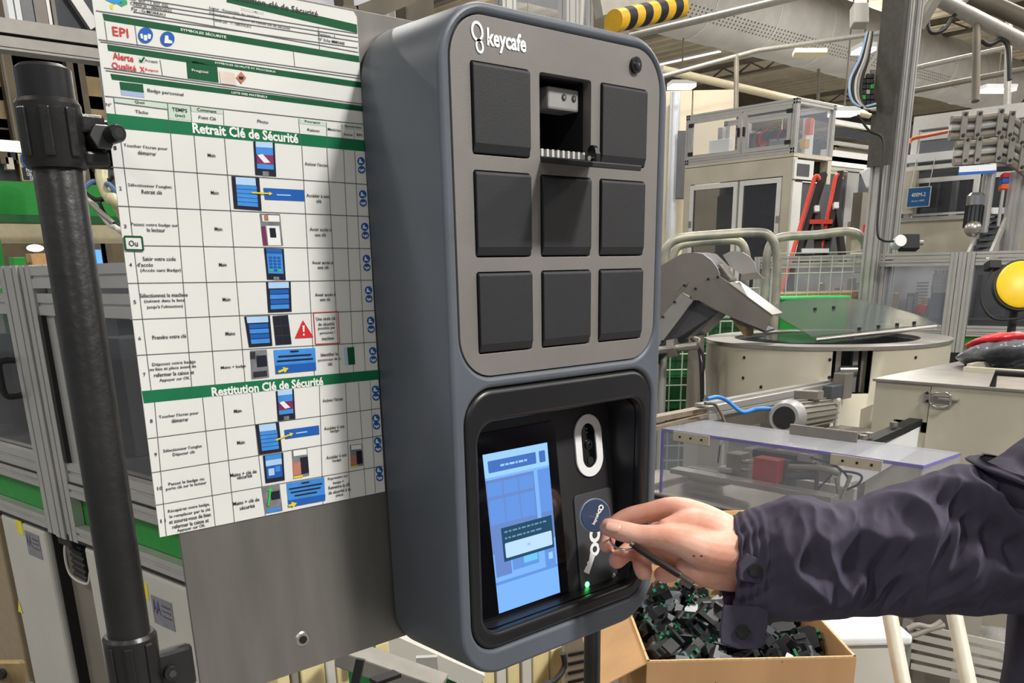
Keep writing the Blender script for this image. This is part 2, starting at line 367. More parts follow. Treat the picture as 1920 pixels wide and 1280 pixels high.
for row, (b0, aa) in enumerate(((0.505, 0.62), (0.545, 0.5))):
    a = 0.20
    while a < aa+0.2:
        wd = random.uniform(0.03, 0.09); x = sx0+(sx1-sx0)*a; z = sy1-(sy1-sy0)*b0; q.add([C3(x, z, 0.0017), C3(x+(sx1-sx0)*wd, z, 0.0017), C3(x+(sx1-sx0)*wd, z+0.0017, 0.0017), C3(x, z+0.0017, 0.0017)], [(0, 1, 2, 3)]); a += wd+0.02
q.build('dialog_lettering', e_tx, glass)
q = MB(); a = 0.24
while a < 0.66:
    wd = random.uniform(0.03, 0.08); x = sx0+(sx1-sx0)*a; z = sy1-(sy1-sy0)*0.09; q.add([C3(x, z, 0.0017), C3(x+(sx1-sx0)*wd, z, 0.0017), C3(x+(sx1-sx0)*wd, z+0.002, 0.0017), C3(x, z+0.002, 0.0017)], [(0, 1, 2, 3)]); a += wd+0.015
q.build('title_lettering', e_lt, glass)
# camera window with white surround
ct = cpix(1098, 776); cb = cpix(1106, 893); cl = cpix(1077, 838); cr_ = cpix(1127, 834)
ccx = (cl[0]+cr_[0])/2; hw = (cr_[0]-cl[0])/2
def stadium(cx, z0, z1, r, n=14): return rrect(cx-r, cx+r, z0, z1, r*0.999, n)
cs = c_plate('camera_surround', stadium(ccx, cb[1], ct[1], hw), [stadium(ccx, cb[1]+hw*0.47, ct[1]-hw*0.47, hw*0.53)], 0, 0.0022, m_white, key, bevel=0.0004, label='white oval camera surround')
c_plate('camera_window', stadium(ccx, cb[1]+hw*0.47, ct[1]-hw*0.47, hw*0.53), [], 0, 0.0008, MATS['screen_glass'], key)
zc = (ct[1]+cb[1])/2
q = MB(); q.cyl(C3(ccx, zc+0.001, 0.0005), C3(ccx, zc+0.001, 0.002), 0.0052, 24); q.build('camera_lens', m_black, cs, smooth=40)
q = MB(); q.ball(C3(ccx, zc+0.001, 0.002), EX*0.0034, EV*0.0034, EN*0.0012); q.build('lens_glass', MATS['screen_glass'], cs, smooth=60)
q = MB(); q.cyl(C3(ccx+0.001, zc-0.0165, 0.0005), C3(ccx+0.001, zc-0.0165, 0.0016), 0.0045, 20); q.build('flash_window', m_blackmatte, cs)
for k in range(2): q = MB(); q.cyl(C3(ccx-0.001, zc+0.014+0.004*k, 0.0007), C3(ccx-0.001, zc+0.014+0.004*k, 0.0012), 0.0009, 10); q.build('sensor_dot', m_steel, cs)
# badge reader
r4 = [cpix(1073, 932), cpix(1145, 910), cpix(1157, 1087), cpix(1090, 1115)]
rx0 = (r4[0][0]+r4[3][0])/2; rx1 = (r4[1][0]+r4[2][0])/2; rz1 = (r4[0][1]+r4[1][1])/2; rz0 = (r4[2][1]+r4[3][1])/2
rd = c_plate('badge_reader', rrect(rx0, rx1, rz0, rz1, 0.006, 6), [], 0, 0.0015, mat('reader_grey', (62, 64, 68), 0.5, var=0.05), key, bevel=0.0004)
lq = cpix(1099, 1095)
q = MB(); q.ball(C3(lq[0], lq[1], 0.0015), EX*0.0032, EV*0.0032, EN*0.0016); q.build('status_light', mat('green_led', (40, 220, 90), 0.3, var=0, emit=(90, 255, 130), estr=9), rd, smooth=60, label='glowing green status light')
def pr(name, pts, w=0.0019):
    P = [cpix(*t) for t in pts]; m_ = MB(); m_.add([C3(u, v, w) for u, v in P], [tuple(range(len(P)))]); m_.build(name, m_ink_w, rd)
k1 = [cpix(1113, 1004), cpix(1117, 1035)]
def printed_ring(c, ro, ri):
    c_plate('printed_ring', circ(c[0], c[1], ro, 24), [circ(c[0], c[1], ri, 20)], 0.0016, 0.0019, m_ink_w, rd)
printed_ring(cpix(1113, 1002), 0.0085, 0.0042); kc = cpix(1113, 1029); printed_ring(kc, 0.0075, 0.0036)
pr('printed_key_blade', [(1104, 1036), (1113, 1042), (1102, 1076), (1092, 1071), (1096, 1062), (1099, 1058), (1098, 1054), (1102, 1050)])
dq = cpix(1149, 1079); c_plate('printed_diamond', circ(dq[0], dq[1], 0.0026, 4, 0.0042), [circ(dq[0], dq[1], 0.0013, 4, 0.0026)], 0.0016, 0.0019, m_ink_w, rd)

# ================================================================ stand: pole, clamps, steel plate
PY = 0.109
plate = thing('mounting_plate', 'grey sheet steel plate behind the key cabinet and the instruction sheet', 'metal plate', (-0.05, PY, 1.18))
pl0 = at(356, 1140, Y=PY).x
xz_plate('sheet', rrect(pl0, 0.222, 1.187, 1.7515, 0.004, 4), [circ(at(567, 1198, Y=PY).x, at(567, 1198, Y=PY).z, 0.004, 16)], PY, PY+0.003, mat('plate_steel', (138, 135, 130), 0.38, 0.75, var=0.06, scale=6, stretch=(6, 1, 1)), plate, bevel=0.0003)
q = MB(); bq = at(567, 1198, Y=PY); q.tube([bq+EY*0.0005, bq-EY*0.0012], [0.0085, 0.0065], 28)
q.build('bolt_washer', m_steel, plate, smooth=30); q = MB(); q.cyl(bq-EY*0.001, bq-EY*0.0022, 0.0038, 20); q.build('bolt_hole', m_blackmatte, plate)
PXC = (at(175, 760, Y=PY).x); PR = 0.0168
# pole axis sits on the photograph's pole
pole = thing('stand_pole', 'thick black painted steel pole carrying the plate at the left', 'pole', (PXC, PY, 0))
pt = at(84, 130, Y=PY); pb = at(175, 760, Y=PY)
ztop = at(84, 128, Y=PY).z
axis_top = Vector((at(90, 195, Y=PY).x, PY, ztop)); axis_bot = Vector((at(241, 1180, Y=PY).x, PY, at(241, 1180, Y=PY).z))
ad = (axis_top-axis_bot); axis_floor = axis_bot + ad*((0.0-axis_bot.z)/ad.z)
q = MB(); q.tube([axis_floor, axis_top-EZ*0.003, axis_top], [PR*0.97, PR*0.97, PR*0.9], 40); q.build('tube', m_blackpaint, pole, smooth=40)
q = MB(); q.tube([axis_top-EZ*0.026, axis_top-EZ*0.001, axis_top+EZ*0.0015], [PR*1.06, PR*1.06, PR*0.85], 40); q.build('end_cap', m_black, pole, smooth=30)
def axis(z): return axis_floor+ad*(z/ad.z)
def clamp(name, za, zb, label):
    c = thing(name, label, 'pipe clamp', axis(za)); a = axis(za); b_ = axis(zb)
    q = MB(); q.tube([a, a+EZ*0.004, b_-EZ*0.003, b_], [PR*1.12, PR*1.24, PR*1.24, PR*1.12], 36); q.build('collar', m_blackpaint, c, smooth=30)
    for th in (200, 245, 290):
        d = Vector((math.cos(math.radians(th)), math.sin(math.radians(th)), 0)); q = MB(); q.bar(a+d*PR*1.22+EZ*0.006, b_+d*PR*1.22-EZ*0.006, 0.007, 0.004, up=d); q.build('rib', m_blackpaint, c, bevel=0.0012)
    return c
zA = at(110, 190, Y=PY).z; zB = at(130, 318, Y=PY).z
c1 = clamp('pipe_clamp', zB, zA, 'black cast pipe clamp with a hex bolt near the top of the pole')
hz0 = at(205, 315, Y=PY).z; hz1 = at(195, 222, Y=PY).z
tlx = at(202, 265, Y=PY-0.01).x
am = Vector((axis(zA).x, PY-0.004, (hz0+hz1)/2))
q = MB(); q.box(am.x+PR*0.9, pl0+0.03, PY+0.0035, PY+0.016, hz0, hz1); arm = q.build('arm', m_blackpaint, c1, bevel=0.005)
q = MB(); q.box(am.x+PR*0.9, tlx-0.001, PY-0.014, PY+0.004, hz0, hz0+0.009); q.box(am.x+PR*0.9, tlx-0.001, PY-0.014, PY+0.004, hz1-0.012, hz1); q.build('arm_flange', m_blackpaint, c1, bevel=0.002)
bp = at(188, 258, Y=PY-0.012); q = MB(); q.cyl(bp+EY*0.016, bp-EY*0.006, 0.009, 6); q.build('hex_bolt', mat('dark_steel', (92, 92, 92), 0.35, 0.8, var=0.1), c1, bevel=0.0008)
bq2 = at(211, 253, Y=PY-0.02); q = MB(); q.tube([bq2+EY*0.016, bq2-EY*0.010, bq2-EY*0.012], [0.0058, 0.0058, 0.005], 20); q.build('bolt_stud', m_black, c1, smooth=40)
q = MB(); q.cyl(bq2-EY*0.0122, bq2-EY*0.0118, 0.0032, 16); q.build('stud_hollow', m_blackmatte, c1)
zC = at(240, 1186, Y=PY).z; zD = at(250, 1330, Y=PY).z
c2 = clamp('pipe_clamp', zD, zC, 'black pipe clamp with a flat arm bolted to the plate at the bottom left')
lz1 = at(330, 1212, Y=PY-0.008).z; lz0 = at(330, 1292, Y=PY-0.008).z
q = MB(); q.box(axis(zC).x+PR*0.8, at(362, 1230, Y=PY-0.008).x, PY-0.012, PY-0.001, lz0, lz1); q.build('arm', m_blackpaint, c2, bevel=0.004)
bz = at(320, 1260, Y=PY-0.012); q = MB(); q.cyl(bz+EY*0.003, bz-EY*0.004, 0.0068, 20); q.build('socket_bolt', m_black, c2, bevel=0.0008)
q = MB(); q.cyl(bz-EY*0.0041, bz-EY*0.0046, 0.0034, 6); q.build('bolt_socket', MATS['dark_steel'], c2)
# rear right pole of the stand
rp_ = at(1110, 1250, Y=0.17)
rpo = thing('rear_stand_pole', 'black stand pole dropping below the key cabinet beside the cardboard box', 'pole', (rp_.x, 0.17, 0))
q = MB(); q.tube([(rp_.x, 0.17, 0), (rp_.x, 0.17, 1.35)], 0.0115, 28); q.build('tube', m_blackpaint, rpo, smooth=40)
q = MB(); q.tube([(rp_.x, 0.17, 1.19), (rp_.x, 0.17, 1.23)], 0.0145, 28); q.build('collar', m_blackpaint, rpo, smooth=40)
q = MB(); q.box(rp_.x-0.13, rp_.x+0.013, 0.113, 0.165, 1.195, 1.225); q.build('bracket', m_blackpaint, rpo, bevel=0.002)

# ================================================================ instruction sheet
SY = PY-0.0012
m_paper = mat('laminated_paper', (226, 226, 222), 0.22, var=0.015, scale=10, coat=0.4)
m_green = mat('print_green', (22, 112, 72), 0.3, var=0.05); m_dgreen = mat('print_dark_green', (18, 86, 52), 0.3, var=0.05); m_lgreen = mat('print_pale_green', (196, 214, 198), 0.3, var=0.02)
m_ink = mat('print_black', (52, 54, 56), 0.4, var=0); m_line = mat('print_line', (96, 100, 100), 0.4, var=0); m_red = mat('print_red', (206, 40, 46), 0.4, var=0); m_blue = mat('print_blue', (28, 92, 176), 0.35, var=0.04)
m_sky = mat('print_screen_blue', (64, 140, 220), 0.35, var=0.06, scale=60); m_pale = mat('print_pale_blue', (176, 208, 240), 0.35, var=0.03); m_navy = mat('print_navy', (26, 28, 44), 0.35, var=0.05); m_mag = mat('print_magenta', (120, 40, 90), 0.4, var=0.1)
m_yel = mat('print_yellow', (228, 206, 40), 0.4, var=0); m_lime = mat('print_lime', (60, 190, 80), 0.4, var=0.05); m_skinp = mat('print_skin', (186, 120, 100), 0.4, var=0.1); m_gphoto = mat('print_grey', (120, 120, 126), 0.4, var=0.15, scale=120)
def S3(px, py, lift=0.0): return at(px, py, Y=SY-lift)
tl = S3(173, 0); bl = S3(300, 1007); br = S3(722, 921); tr = S3(669, 32)
tlx = tl.x+(tl.x-bl.x)*(1.749-tl.z)/(tl.z-bl.z)
doc = thing('instruction_sheet', 'laminated French instruction sheet with green bands and step table fixed to the plate', 'sign', (-0.14, SY, 1.34))
outl = [(bl.x, bl.z), (br.x, br.z), (tr.x, 1.746), (tr.x-0.003, 1.7495), (tlx+0.003, 1.7495), (tlx, 1.746)]
q = MB(); q.prism(outl, lambda x, z, t: Vector((x, t, z)), SY, SY+0.0009); q.build('paper', m_paper, doc)
def quad(name, pts, m, lift=0.0002, parent=None):
    q = MB(); q.add([S3(x, y, lift) for x, y in pts], [tuple(range(len(pts)))]); return q.build(name, m, parent or doc)
def line_q(mb, a, b, w=1.3, lift=0.00035):
    A = S3(*a, lift); B = S3(*b, lift); d = (B-A).normalized(); nn = Vector((-d.z, 0, d.x))*(w*0.00022); mb.add([A-nn, B-nn, B+nn, A+nn], [(0, 1, 2, 3)])
def strip(a, b, h): return [a, b, (b[0]+h*0.12, b[1]+h), (a[0]+h*0.12, a[1]+h)]
def s_text(mb, s, cx, cy, wpx, hpx, bold=0.0, lift=0.0005):
    c = S3(cx, cy, lift); kx = (S3(cx+10, cy+0.0, lift)-S3(cx-10, cy, lift)).x/20; kz = (S3(cx, cy-10, lift)-S3(cx, cy+10, lift)).z/20
    t = min(1.0, max(0.0, (cy-(cx-200)*0.12-20)/900)); a1 = S3(199, 222); b1 = S3(683, 272); a2 = S3(270, 745); b2 = S3(711, 702)
    d1 = math.atan2(b1.z-a1.z, b1.x-a1.x); d2 = math.atan2(b2.z-a2.z, b2.x-a2.x); tt = (cy-240)/480; an_ = d1+(d2-d1)*min(1.3, max(-0.5, tt))
    put_text(mb, s, c, Vector((math.cos(an_), 0, math.sin(an_))), Vector((-math.sin(an_), 0, math.cos(an_))), wpx*kx, hpx*kz*1.0, bold)
# bands
quad('green_band', [(425, -10), (669, 46), (670, 62), (425, 4)], m_dgreen)
quad('green_band', [(192, 25), (673, 105), (674, 117), (195, 38)], m_dgreen)
quad('green_band', [(201, 83), (678, 154), (679, 165), (203, 95)], m_dgreen)
quad('green_block', [(349, 113), (407, 121), (410, 155), (352, 147)], m_dgreen)
quad('green_band', [(207, 138), (680, 200), (681, 209), (210, 149)], m_dgreen)
quad('green_band', [(199, 212), (683, 263), (686, 284), (204, 239)], m_green)
quad('green_band', [(266, 733), (710, 693), (711, 711), (270, 756)], m_green)
quad('badge_picture', [(224, 153), (268, 158), (270, 174), (226, 168)], m_dgreen); quad('badge_picture_strip', [(226, 169), (270, 174), (271, 183), (228, 178)], mat('print_pale_violet', (160, 175, 214), 0.4, var=0.03))
for P in ([(214, 181), (313, 194), (314, 204), (215, 192)], [(315, 194), (357, 199), (359, 226), (317, 222)], [(358, 199), (419, 206), (420, 214), (359, 209)], [(562, 223), (611, 229), (612, 237), (563, 232)], [(642, 234), (683, 238), (684, 245), (643, 241)]): quad('pale_header_cell', P, m_lgreen)
# emblem at the top left
quad('emblem_blue', [(197, 0), (224, -4), (236, 0), (230, 6), (214, 8)], mat('print_cyan', (40, 150, 200), 0.4, var=0.05)); quad('emblem_green', [(218, 6), (238, 0), (239, 8), (228, 13)], mat('print_leaf', (50, 160, 90), 0.4, var=0.05)); quad('emblem_yellow', [(206, 8), (213, 8), (212, 18), (207, 16)], m_yel)
# rules
ln = MB()
H = [((180, 20), (671, 90)), ((185, 74), (675, 142)), ((188, 78), (676, 147)), ((195, 127), (679, 195)), ((198, 132), (680, 199)), ((197, 180), (682, 233)), ((214, 192), (314, 205)), ((250, 12), (672, 78)), ((250, 4), (671, 70)), ((250, -4), (670, 63)), ((250, 22), (672, 98))]
rows = [((208, 313), (694, 346)), ((220, 386), (698, 406)), ((232, 460), (700, 466)), ((238, 531), (702, 525)), ((244, 599), (706, 582)), ((254, 666), (709, 641)), ((277, 822), (715, 765)), ((284, 886), (717, 816)), ((292, 947), (719, 873))]
for a, b_ in H+rows: line_q(ln, a, b_)
# columns: upper half of the table and lower half
up_top = [(224, 240), (320, 249), (364, 254), (421, 259), (566, 273), (613, 277), (644, 280), (665, 283)]
up_bot = [(284, 735), (360, 727), (404, 724), (460, 719), (590, 706), (637, 701), (663, 699), (685, 697)]
lo_bot = [(312, 1005), (404, 988), (440, 981), (498, 969), (606, 948), (656, 935), (686, 929), (704, 926)]
for a, b_ in zip(up_top, up_bot): line_q(ln, a, b_, 1.1)
for a, b_ in zip([(290, 754), (380, 745), (417, 741), (472, 735), (599, 723), (648, 718), (672, 716), (694, 713)], lo_bot): line_q(ln, a, b_, 1.1)
for a, b_ in (((196, 40), (201, 76)), ((253, 48), (258, 86)), ((550, 95), (553, 125)), ((300, 112), (305, 142)), ((400, 15), (402, 50)), ((597, 50), (600, 100)), ((314, 194), (318, 247)), ((357, 199), (362, 251)), ((419, 206), (421, 258)), ((560, 222), (564, 272)), ((612, 229), (614, 276)), ((641, 233), (643, 279)), ((664, 245), (665, 282)), ((213, 183), (217, 214))): line_q(ln, a, b_, 0.9)
ln.build('table_rules', m_line, doc)
rb = MB()
for a, b_ in (((588, 586), (634, 584)), ((634, 584), (637, 643)), ((637, 643), (592, 645)), ((592, 645), (588, 586))): line_q(rb, a, b_, 1.6, 0.0006)
rb.build('red_frame', m_red, doc)
ow = quad('or_box', [(233, 443), (266, 444), (269, 469), (236, 468)], m_paper, 0.0008)
ob = MB()
for a, b_ in (((233, 443), (266, 444)), ((266, 444), (269, 469)), ((269, 469), (236, 468)), ((236, 468), (233, 443))): line_q(ob, a, b_, 3, 0.0011)
ob.build('or_box_frame', m_dgreen, doc)
# lettering
def one_text(m_, s, x, y, w, h=7, b_=0.012, lift=0.0005):
    mb = MB(); s_text(mb, s, x, y, w, h, b_, lift); return mb.build('lettering', m_, doc)
T = lambda s, x, y, w, h=7, b_=0.012: one_text(m_ink, s, x, y, w, h, b_)
T('Retrait et Restitution clé de Sécurité', 480, 2, 240, 12, 0.01)
T('Réf. doc. : 1 027 325', 280, 4, 70, 6); T('Créée le : 28/09/2022', 284, 13, 76, 6); T('Par : G-MOREAU', 279, 22, 62, 6)
T('Ligne : Ensemble du secteur', 441, 24, 92, 6); T('Description : Procédure de retrait clé de sécurité', 471, 40, 148, 6); T('Validé par : T. GRIVAULT', 436, 44, 72, 6)
T('Version : 1', 612, 66, 32, 6); T('N° fiche MM0448', 622, 77, 48, 6)
T('Accepté', 284, 115, 24, 6); T('Badge personnel', 311, 174, 66, 8); T('Quoi', 262, 192, 18, 6); T('Tâche', 266, 210, 24, 6); T('TEMPS', 337, 206, 28, 7); T('(sec)', 338, 217, 18, 7); T('Comment', 388, 207, 36, 6); T('Point Clé', 389, 221, 32, 6); T('Photo', 493, 228, 20, 6); T('Pourquoi', 586, 229, 28, 5); T('Raison', 588, 244, 22, 5); T('Matériau', 627, 243, 24, 5); T('Symboles', 662, 238, 30, 5); T('Icone', 653, 252, 16, 5); T('EPI', 674, 253, 10, 5); T("N°", 204, 196, 11, 6)
for s, x, y, w in (("Toucher l'écran pour", 274, 276, 82), ('démarrer', 276, 287, 34), ("Sélectionner l'onglet:", 282, 349, 82), ('Retrait clé', 285, 360, 38), ('Passez votre badge sur', 291, 422, 88), ('le lecteur', 293, 431, 34), ('Saisir votre code', 299, 485, 62), ("d'accès", 272, 496, 30), ('(Accès sans Badge)', 302, 507, 76), ('Sélectionnez la machine', 308, 553, 90), ('(suivant dans la liste', 309, 564, 76), ("jusqu'à l'obtention)", 310, 575, 68), ('Prendre votre clé', 318, 631, 64),
    ('Déposez votre badge', 327, 681, 82), ('au lieu et place avant de', 325, 690, 88), ('refermer la caisse et', 327, 700, 76), ('Appuyer sur OK', 328, 711, 58), ("Toucher l'écran pour", 336, 778, 76), ('démarrer', 338, 787, 32), ("Sélectionner l'onglet", 343, 841, 74), ('Déposer clé', 345, 850, 42), ('Passez le badge ou', 350, 903, 68), ('porte clé sur le lecteur', 350, 911, 78), ('Récupérez votre badge,', 355, 952, 80), ('le remplacer par la clé', 357, 962, 78), ('et assurez-vous de bien', 357, 971, 80), ('refermer la caisse et', 358, 981, 70), ('Appuyer sur OK', 359, 990, 54)): T(s, x, y, w, 7.5)
for n_, x, y in ((1, 216, 277), (2, 226, 353), (3, 235, 424), (4, 245, 496), (5, 253, 566), (6, 262, 634), (7, 271, 702), (8, 284, 789), (9, 292, 852), (10, 300, 915), (11, 306, 976)): T(str(n_), x, y, 5 if n_ < 10 else 10, 7)
for s, x, y in (('Main', 397, 291), ('Main', 403, 361), ('Main', 410, 429), ('Main', 418, 496), ('Main', 425, 561), ('Mains', 432, 625), ('Mains + badge', 438, 688), ('Main', 446, 770), ('Main', 452, 829), ('Mains + clé de', 457, 887), ('sécurité', 459, 893), ('Mains + clé de', 462, 940), ('sécurité', 464, 950)): T(s, x, y, len(s)*3.6, 7)
for s, x, y, w in (("Activer l'écran", 593, 308, 42), ('Accéder à une', 596, 367, 42), ('clé', 598, 377, 9), ('Avoir accès à', 601, 430, 40), ('une clé', 601, 440, 20), ('Avoir accès à', 605, 492, 39), ('une clé', 606, 501, 20), ('Avoir accès à', 610, 552, 38), ('une clé', 610, 561, 19), ('Une seule clé', 611, 597, 36), ('de sécurité', 612, 607, 30), ('possible par', 613, 615, 32), ('personne /', 614, 624, 28), ('machine', 615, 634, 22), ('Identifier le', 618, 664, 32), ('possesseur de la', 618, 674, 42), ('clé', 619, 682, 8), ("Activer l'écran", 624, 749, 38), ('Accéder à son', 627, 801, 38), ('badge', 628, 808, 16), ('Accéder à son', 631, 855, 38), ('badge', 632, 863, 16), ('Reprendre son', 634, 895, 38), ('badge +', 635, 904, 20), ('Remettre la clé', 636, 911, 40), ('de sécurité à sa', 637, 920, 42), ('place', 637, 928, 14)): T(s, x, y, w, 6.5)
one_text(m_ink, 'Ou', 250, 456, 17, 11, 0.01, 0.0013)
one_text(m_red, 'EPI', 226, 60, 29, 17, 0.01); one_text(m_red, 'Alerte', 231, 107, 38, 13, 0.015); one_text(m_red, 'Qualité', 233, 126, 45, 14, 0.015); one_text(m_red, 'Rejeté', 285, 132, 24, 6); one_text(m_red, 'X', 267, 130, 9, 10, 0.03)
m_pw = mat('print_white', (232, 234, 230), 0.3, var=0); one_text(m_pw, 'Retrait Clé de Sécurité', 464, 250, 196, 19, 0.035); one_text(m_pw, 'Restitution Clé de Sécurité', 506, 724, 211, 17, 0.035); one_text(m_pw, 'DOCUMENT', 475, 20, 42, 6, 0.02); one_text(m_pw, 'SYMBOLES SÉCURITÉ', 382, 62, 84, 6, 0.02); one_text(m_pw, 'SYMBOLES QUALITÉ ET PROCESSUS', 461, 126, 112, 5, 0.02); one_text(m_pw, 'Progiciel', 375, 134, 30, 6); one_text(m_pw, 'LISTE DES MATÉRIELS', 468, 177, 66, 5, 0.02)
quad('tick_box', [(260, 107), (271, 108), (272, 118), (261, 117)], m_lgreen); tkx = MB(); line_q(tkx, (262, 112), (265, 116), 2.5, 0.0006); line_q(tkx, (265, 116), (271, 107), 2.5, 0.0006); tkx.build('tick', m_dgreen, doc)
# round safety pictograms
def disc_px(name, cx, cy, r, ry, m, lift, parent=None): return quad(name, [(cx+r*math.cos(2*math.pi*k/24), cy+ry*math.sin(2*math.pi*k/24)) for k in range(24)], m, lift, parent)
m_pw = MATS['print_white']
def boot(cx, cy, k, parent): quad('boot_mark', [(cx+k*a, cy+k*b_) for a, b_ in ((-3, -5), (1, -5), (1.5, 0), (6, 2), (6, 5), (-4, 4.5))], m_pw, 0.0007, parent)
def ears(cx, cy, k, parent): quad('ear_mark', [(cx+k*a, cy+k*b_) for a, b_ in ((-7, -2), (-4, -3), (-3, 4), (-6, 3))], m_pw, 0.0007, parent); quad('ear_mark', [(cx+k*a, cy+k*b_) for a, b_ in ((3, -3), (7, -1), (6, 4), (3, 4))], m_pw, 0.0007, parent); quad('head_mark', [(cx+k*a, cy+k*b_) for a, b_ in ((-2.4, -1), (2.4, -1), (2, 6), (-2, 6))], m_pw, 0.0007, parent)
d = disc_px('ear_protection_pictogram', 273, 66, 14, 15, m_blue, 0.0004); ears(273, 67, 1.5, d)
d = disc_px('safety_shoe_pictogram', 314, 73, 13.5, 14, m_blue, 0.0004); boot(314, 74, 1.5, d)
for (x, y) in ((677, 302), (680, 364), (684, 425), (687, 485), (691, 544), (695, 601), (699, 658), (704, 730), (705, 784), (708, 827), (711, 881)):
    d = disc_px('safety_shoe_pictogram', x, y, 7, 7.5, m_blue, 0.0004); boot(x-1, y, 0.75, d)
    d = disc_px('ear_protection_pictogram', x+1, y+(16 if y < 700 else 14), 6.8, 7, m_blue, 0.0004); ears(x+1, y+(16 if y < 700 else 14), 0.7, d)
# pictures in the steps
def pic(pts, m=m_navy, name='step_picture'): return quad(name, pts, m, 0.0004)
def sub(p, pts, m, lift=0.0006, name='picture_detail'): return quad(name, pts, m, lift, p)
def lerp4(P, a, b_): (x0, y0), (x1, y1), (x2, y2), (x3, y3) = P; t = (x0+(x1-x0)*a, y0+(y1-y0)*a); u = (x3+(x2-x3)*a, y3+(y2-y3)*a); return (t[0]+(u[0]-t[0])*b_, t[1]+(u[1]-t[1])*b_)
def cell(P, a0, a1, b0, b1): return [lerp4(P, a0, b0), lerp4(P, a1, b0), lerp4(P, a1, b1), lerp4(P, a0, b1)]
def phone(P, kind):
    p = pic(P)
    if kind == 'home':
        sub(p, cell(P, .1, .9, .0, .16), m_pale); sub(p, cell(P, .1, .9, .16, .38), m_sky); sub(p, cell(P, .1, .9, .38, .66), m_mag); sub(p, cell(P, .1, .9, .66, .8), m_sky); sub(p, [lerp4(P, .15, .4), lerp4(P, .4, .36), lerp4(P, .75, .6), lerp4(P, .45, .62)], m_pw, 0.0008); sub(p, cell(P, .35, .65, .87, 1.0), m_gphoto)
    elif kind == 'menu':
        sub(p, cell(P, .14, .86, .02, .25), m_pale)
        for k in range(5): sub(p, cell(P, .14, .88, .26+.13*k, .375+.13*k), m_sky)
    elif kind == 'pad':
        sub(p, cell(P, .1, .9, .03, .8), m_sky); sub(p, cell(P, .1, .9, .05, .16), m_blue, 0.0008)
        for r in range(5):
            for c in range(3): sub(p, cell(P, .2+.22*c, .36+.22*c, .26+.1*r, .33+.1*r), m_blue if r < 4 or c == 1 else m_lime, 0.0008)
        sub(p, cell(P, .35, .65, .9, 1.0), m_gphoto)
    elif kind == 'list':
        sub(p, cell(P, .08, .92, .02, .22), m_pale)
        for k in range(4): sub(p, cell(P, .12, .9, .26+.165*k, .40+.165*k), m_sky if k % 2 else m_blue)
    elif kind == 'mixed':
        sub(p, cell(P, .1, .9, .02, .2), m_sky); sub(p, cell(P, .1, .9, .2, .4), m_pale); sub(p, cell(P, .1, .9, .4, .85), m_blue); sub(p, cell(P, .2, .5, .5, .75), m_pale, 0.0008); sub(p, cell(P, .55, .8, .45, .65), m_sky, 0.0008)
    return p
phone([(475, 265), (515, 267), (518, 331), (479, 328)], 'home')
phone([(434, 330), (486, 333), (491, 395), (439, 391)], 'menu')
phone([(495, 465), (532, 466), (536, 525), (501, 524)], 'pad')
phone([(499, 528), (545, 527), (547, 584), (503, 586)], 'list')
phone([(458, 593), (506, 591), (511, 648), (467, 651)], 'list')
phone([(517, 733), (551, 729), (554, 785), (521, 789)], 'home')
phone([(479, 796), (523, 791), (529, 846), (486, 852)], 'menu')
phone([(493, 854), (531, 848), (534, 900), (498, 906)], 'mixed')
b1 = pic([(494, 352), (570, 356), (571, 377), (497, 374)], m_blue); sub(b1, [(519, 364), (545, 365), (545, 367), (519, 366)], m_pale)
b2 = pic([(513, 656), (591, 652), (593, 694), (517, 701)], m_sky); sub(b2, [(517, 685), (592, 679), (593, 694), (517, 701)], m_blue); 
for k, (a, c_) in enumerate(((0.4, 0.6), (.1, .9), (.06, .94))): sub(b2, cell([(513, 656), (591, 652), (592, 680), (516, 686)], a, c_, .1+.28*k, .2+.28*k), m_navy, 0.0008)
b3 = pic([(533, 806), (598, 797), (599, 814), (535, 823)], m_blue); sub(b3, [(555, 811), (576, 808), (576, 810), (555, 813)], m_pale)
b4 = pic([(537, 906), (608, 894), (610, 938), (541, 951)], m_sky); sub(b4, [(540, 938), (610, 926), (610, 938), (541, 951)], m_blue)
for k, (a, c_) in enumerate(((0.4, 0.6), (.06, .94), (.1, .9), (.2, .8))): sub(b4, cell([(537, 906), (608, 894), (609, 926), (539, 938)], a, c_, .1+.22*k, .18+.22*k), m_navy, 0.0008)
def arrow(a, b_, m, w=3):
    A = Vector((a[0], a[1], 0)); B_ = Vector((b_[0], b_[1], 0)); d = (B_-A).normalized(); n_ = Vector((-d.y, d.x, 0)); c = B_-d*w*2.2
    quad('arrow', [(p.x, p.y) for p in (A-n_*w*.45, c-n_*w*.45, c-n_*w*1.3, B_, c+n_*w*1.3, c+n_*w*.45, A+n_*w*.45)], m, 0.001)
arrow((472, 361), (511, 363), m_yel, 3); arrow((517, 825), (550, 812), m_yel, 3); arrow((522, 697), (541, 690), m_yel, 4.5); arrow((541, 948), (557, 943), m_yel, 4.5)
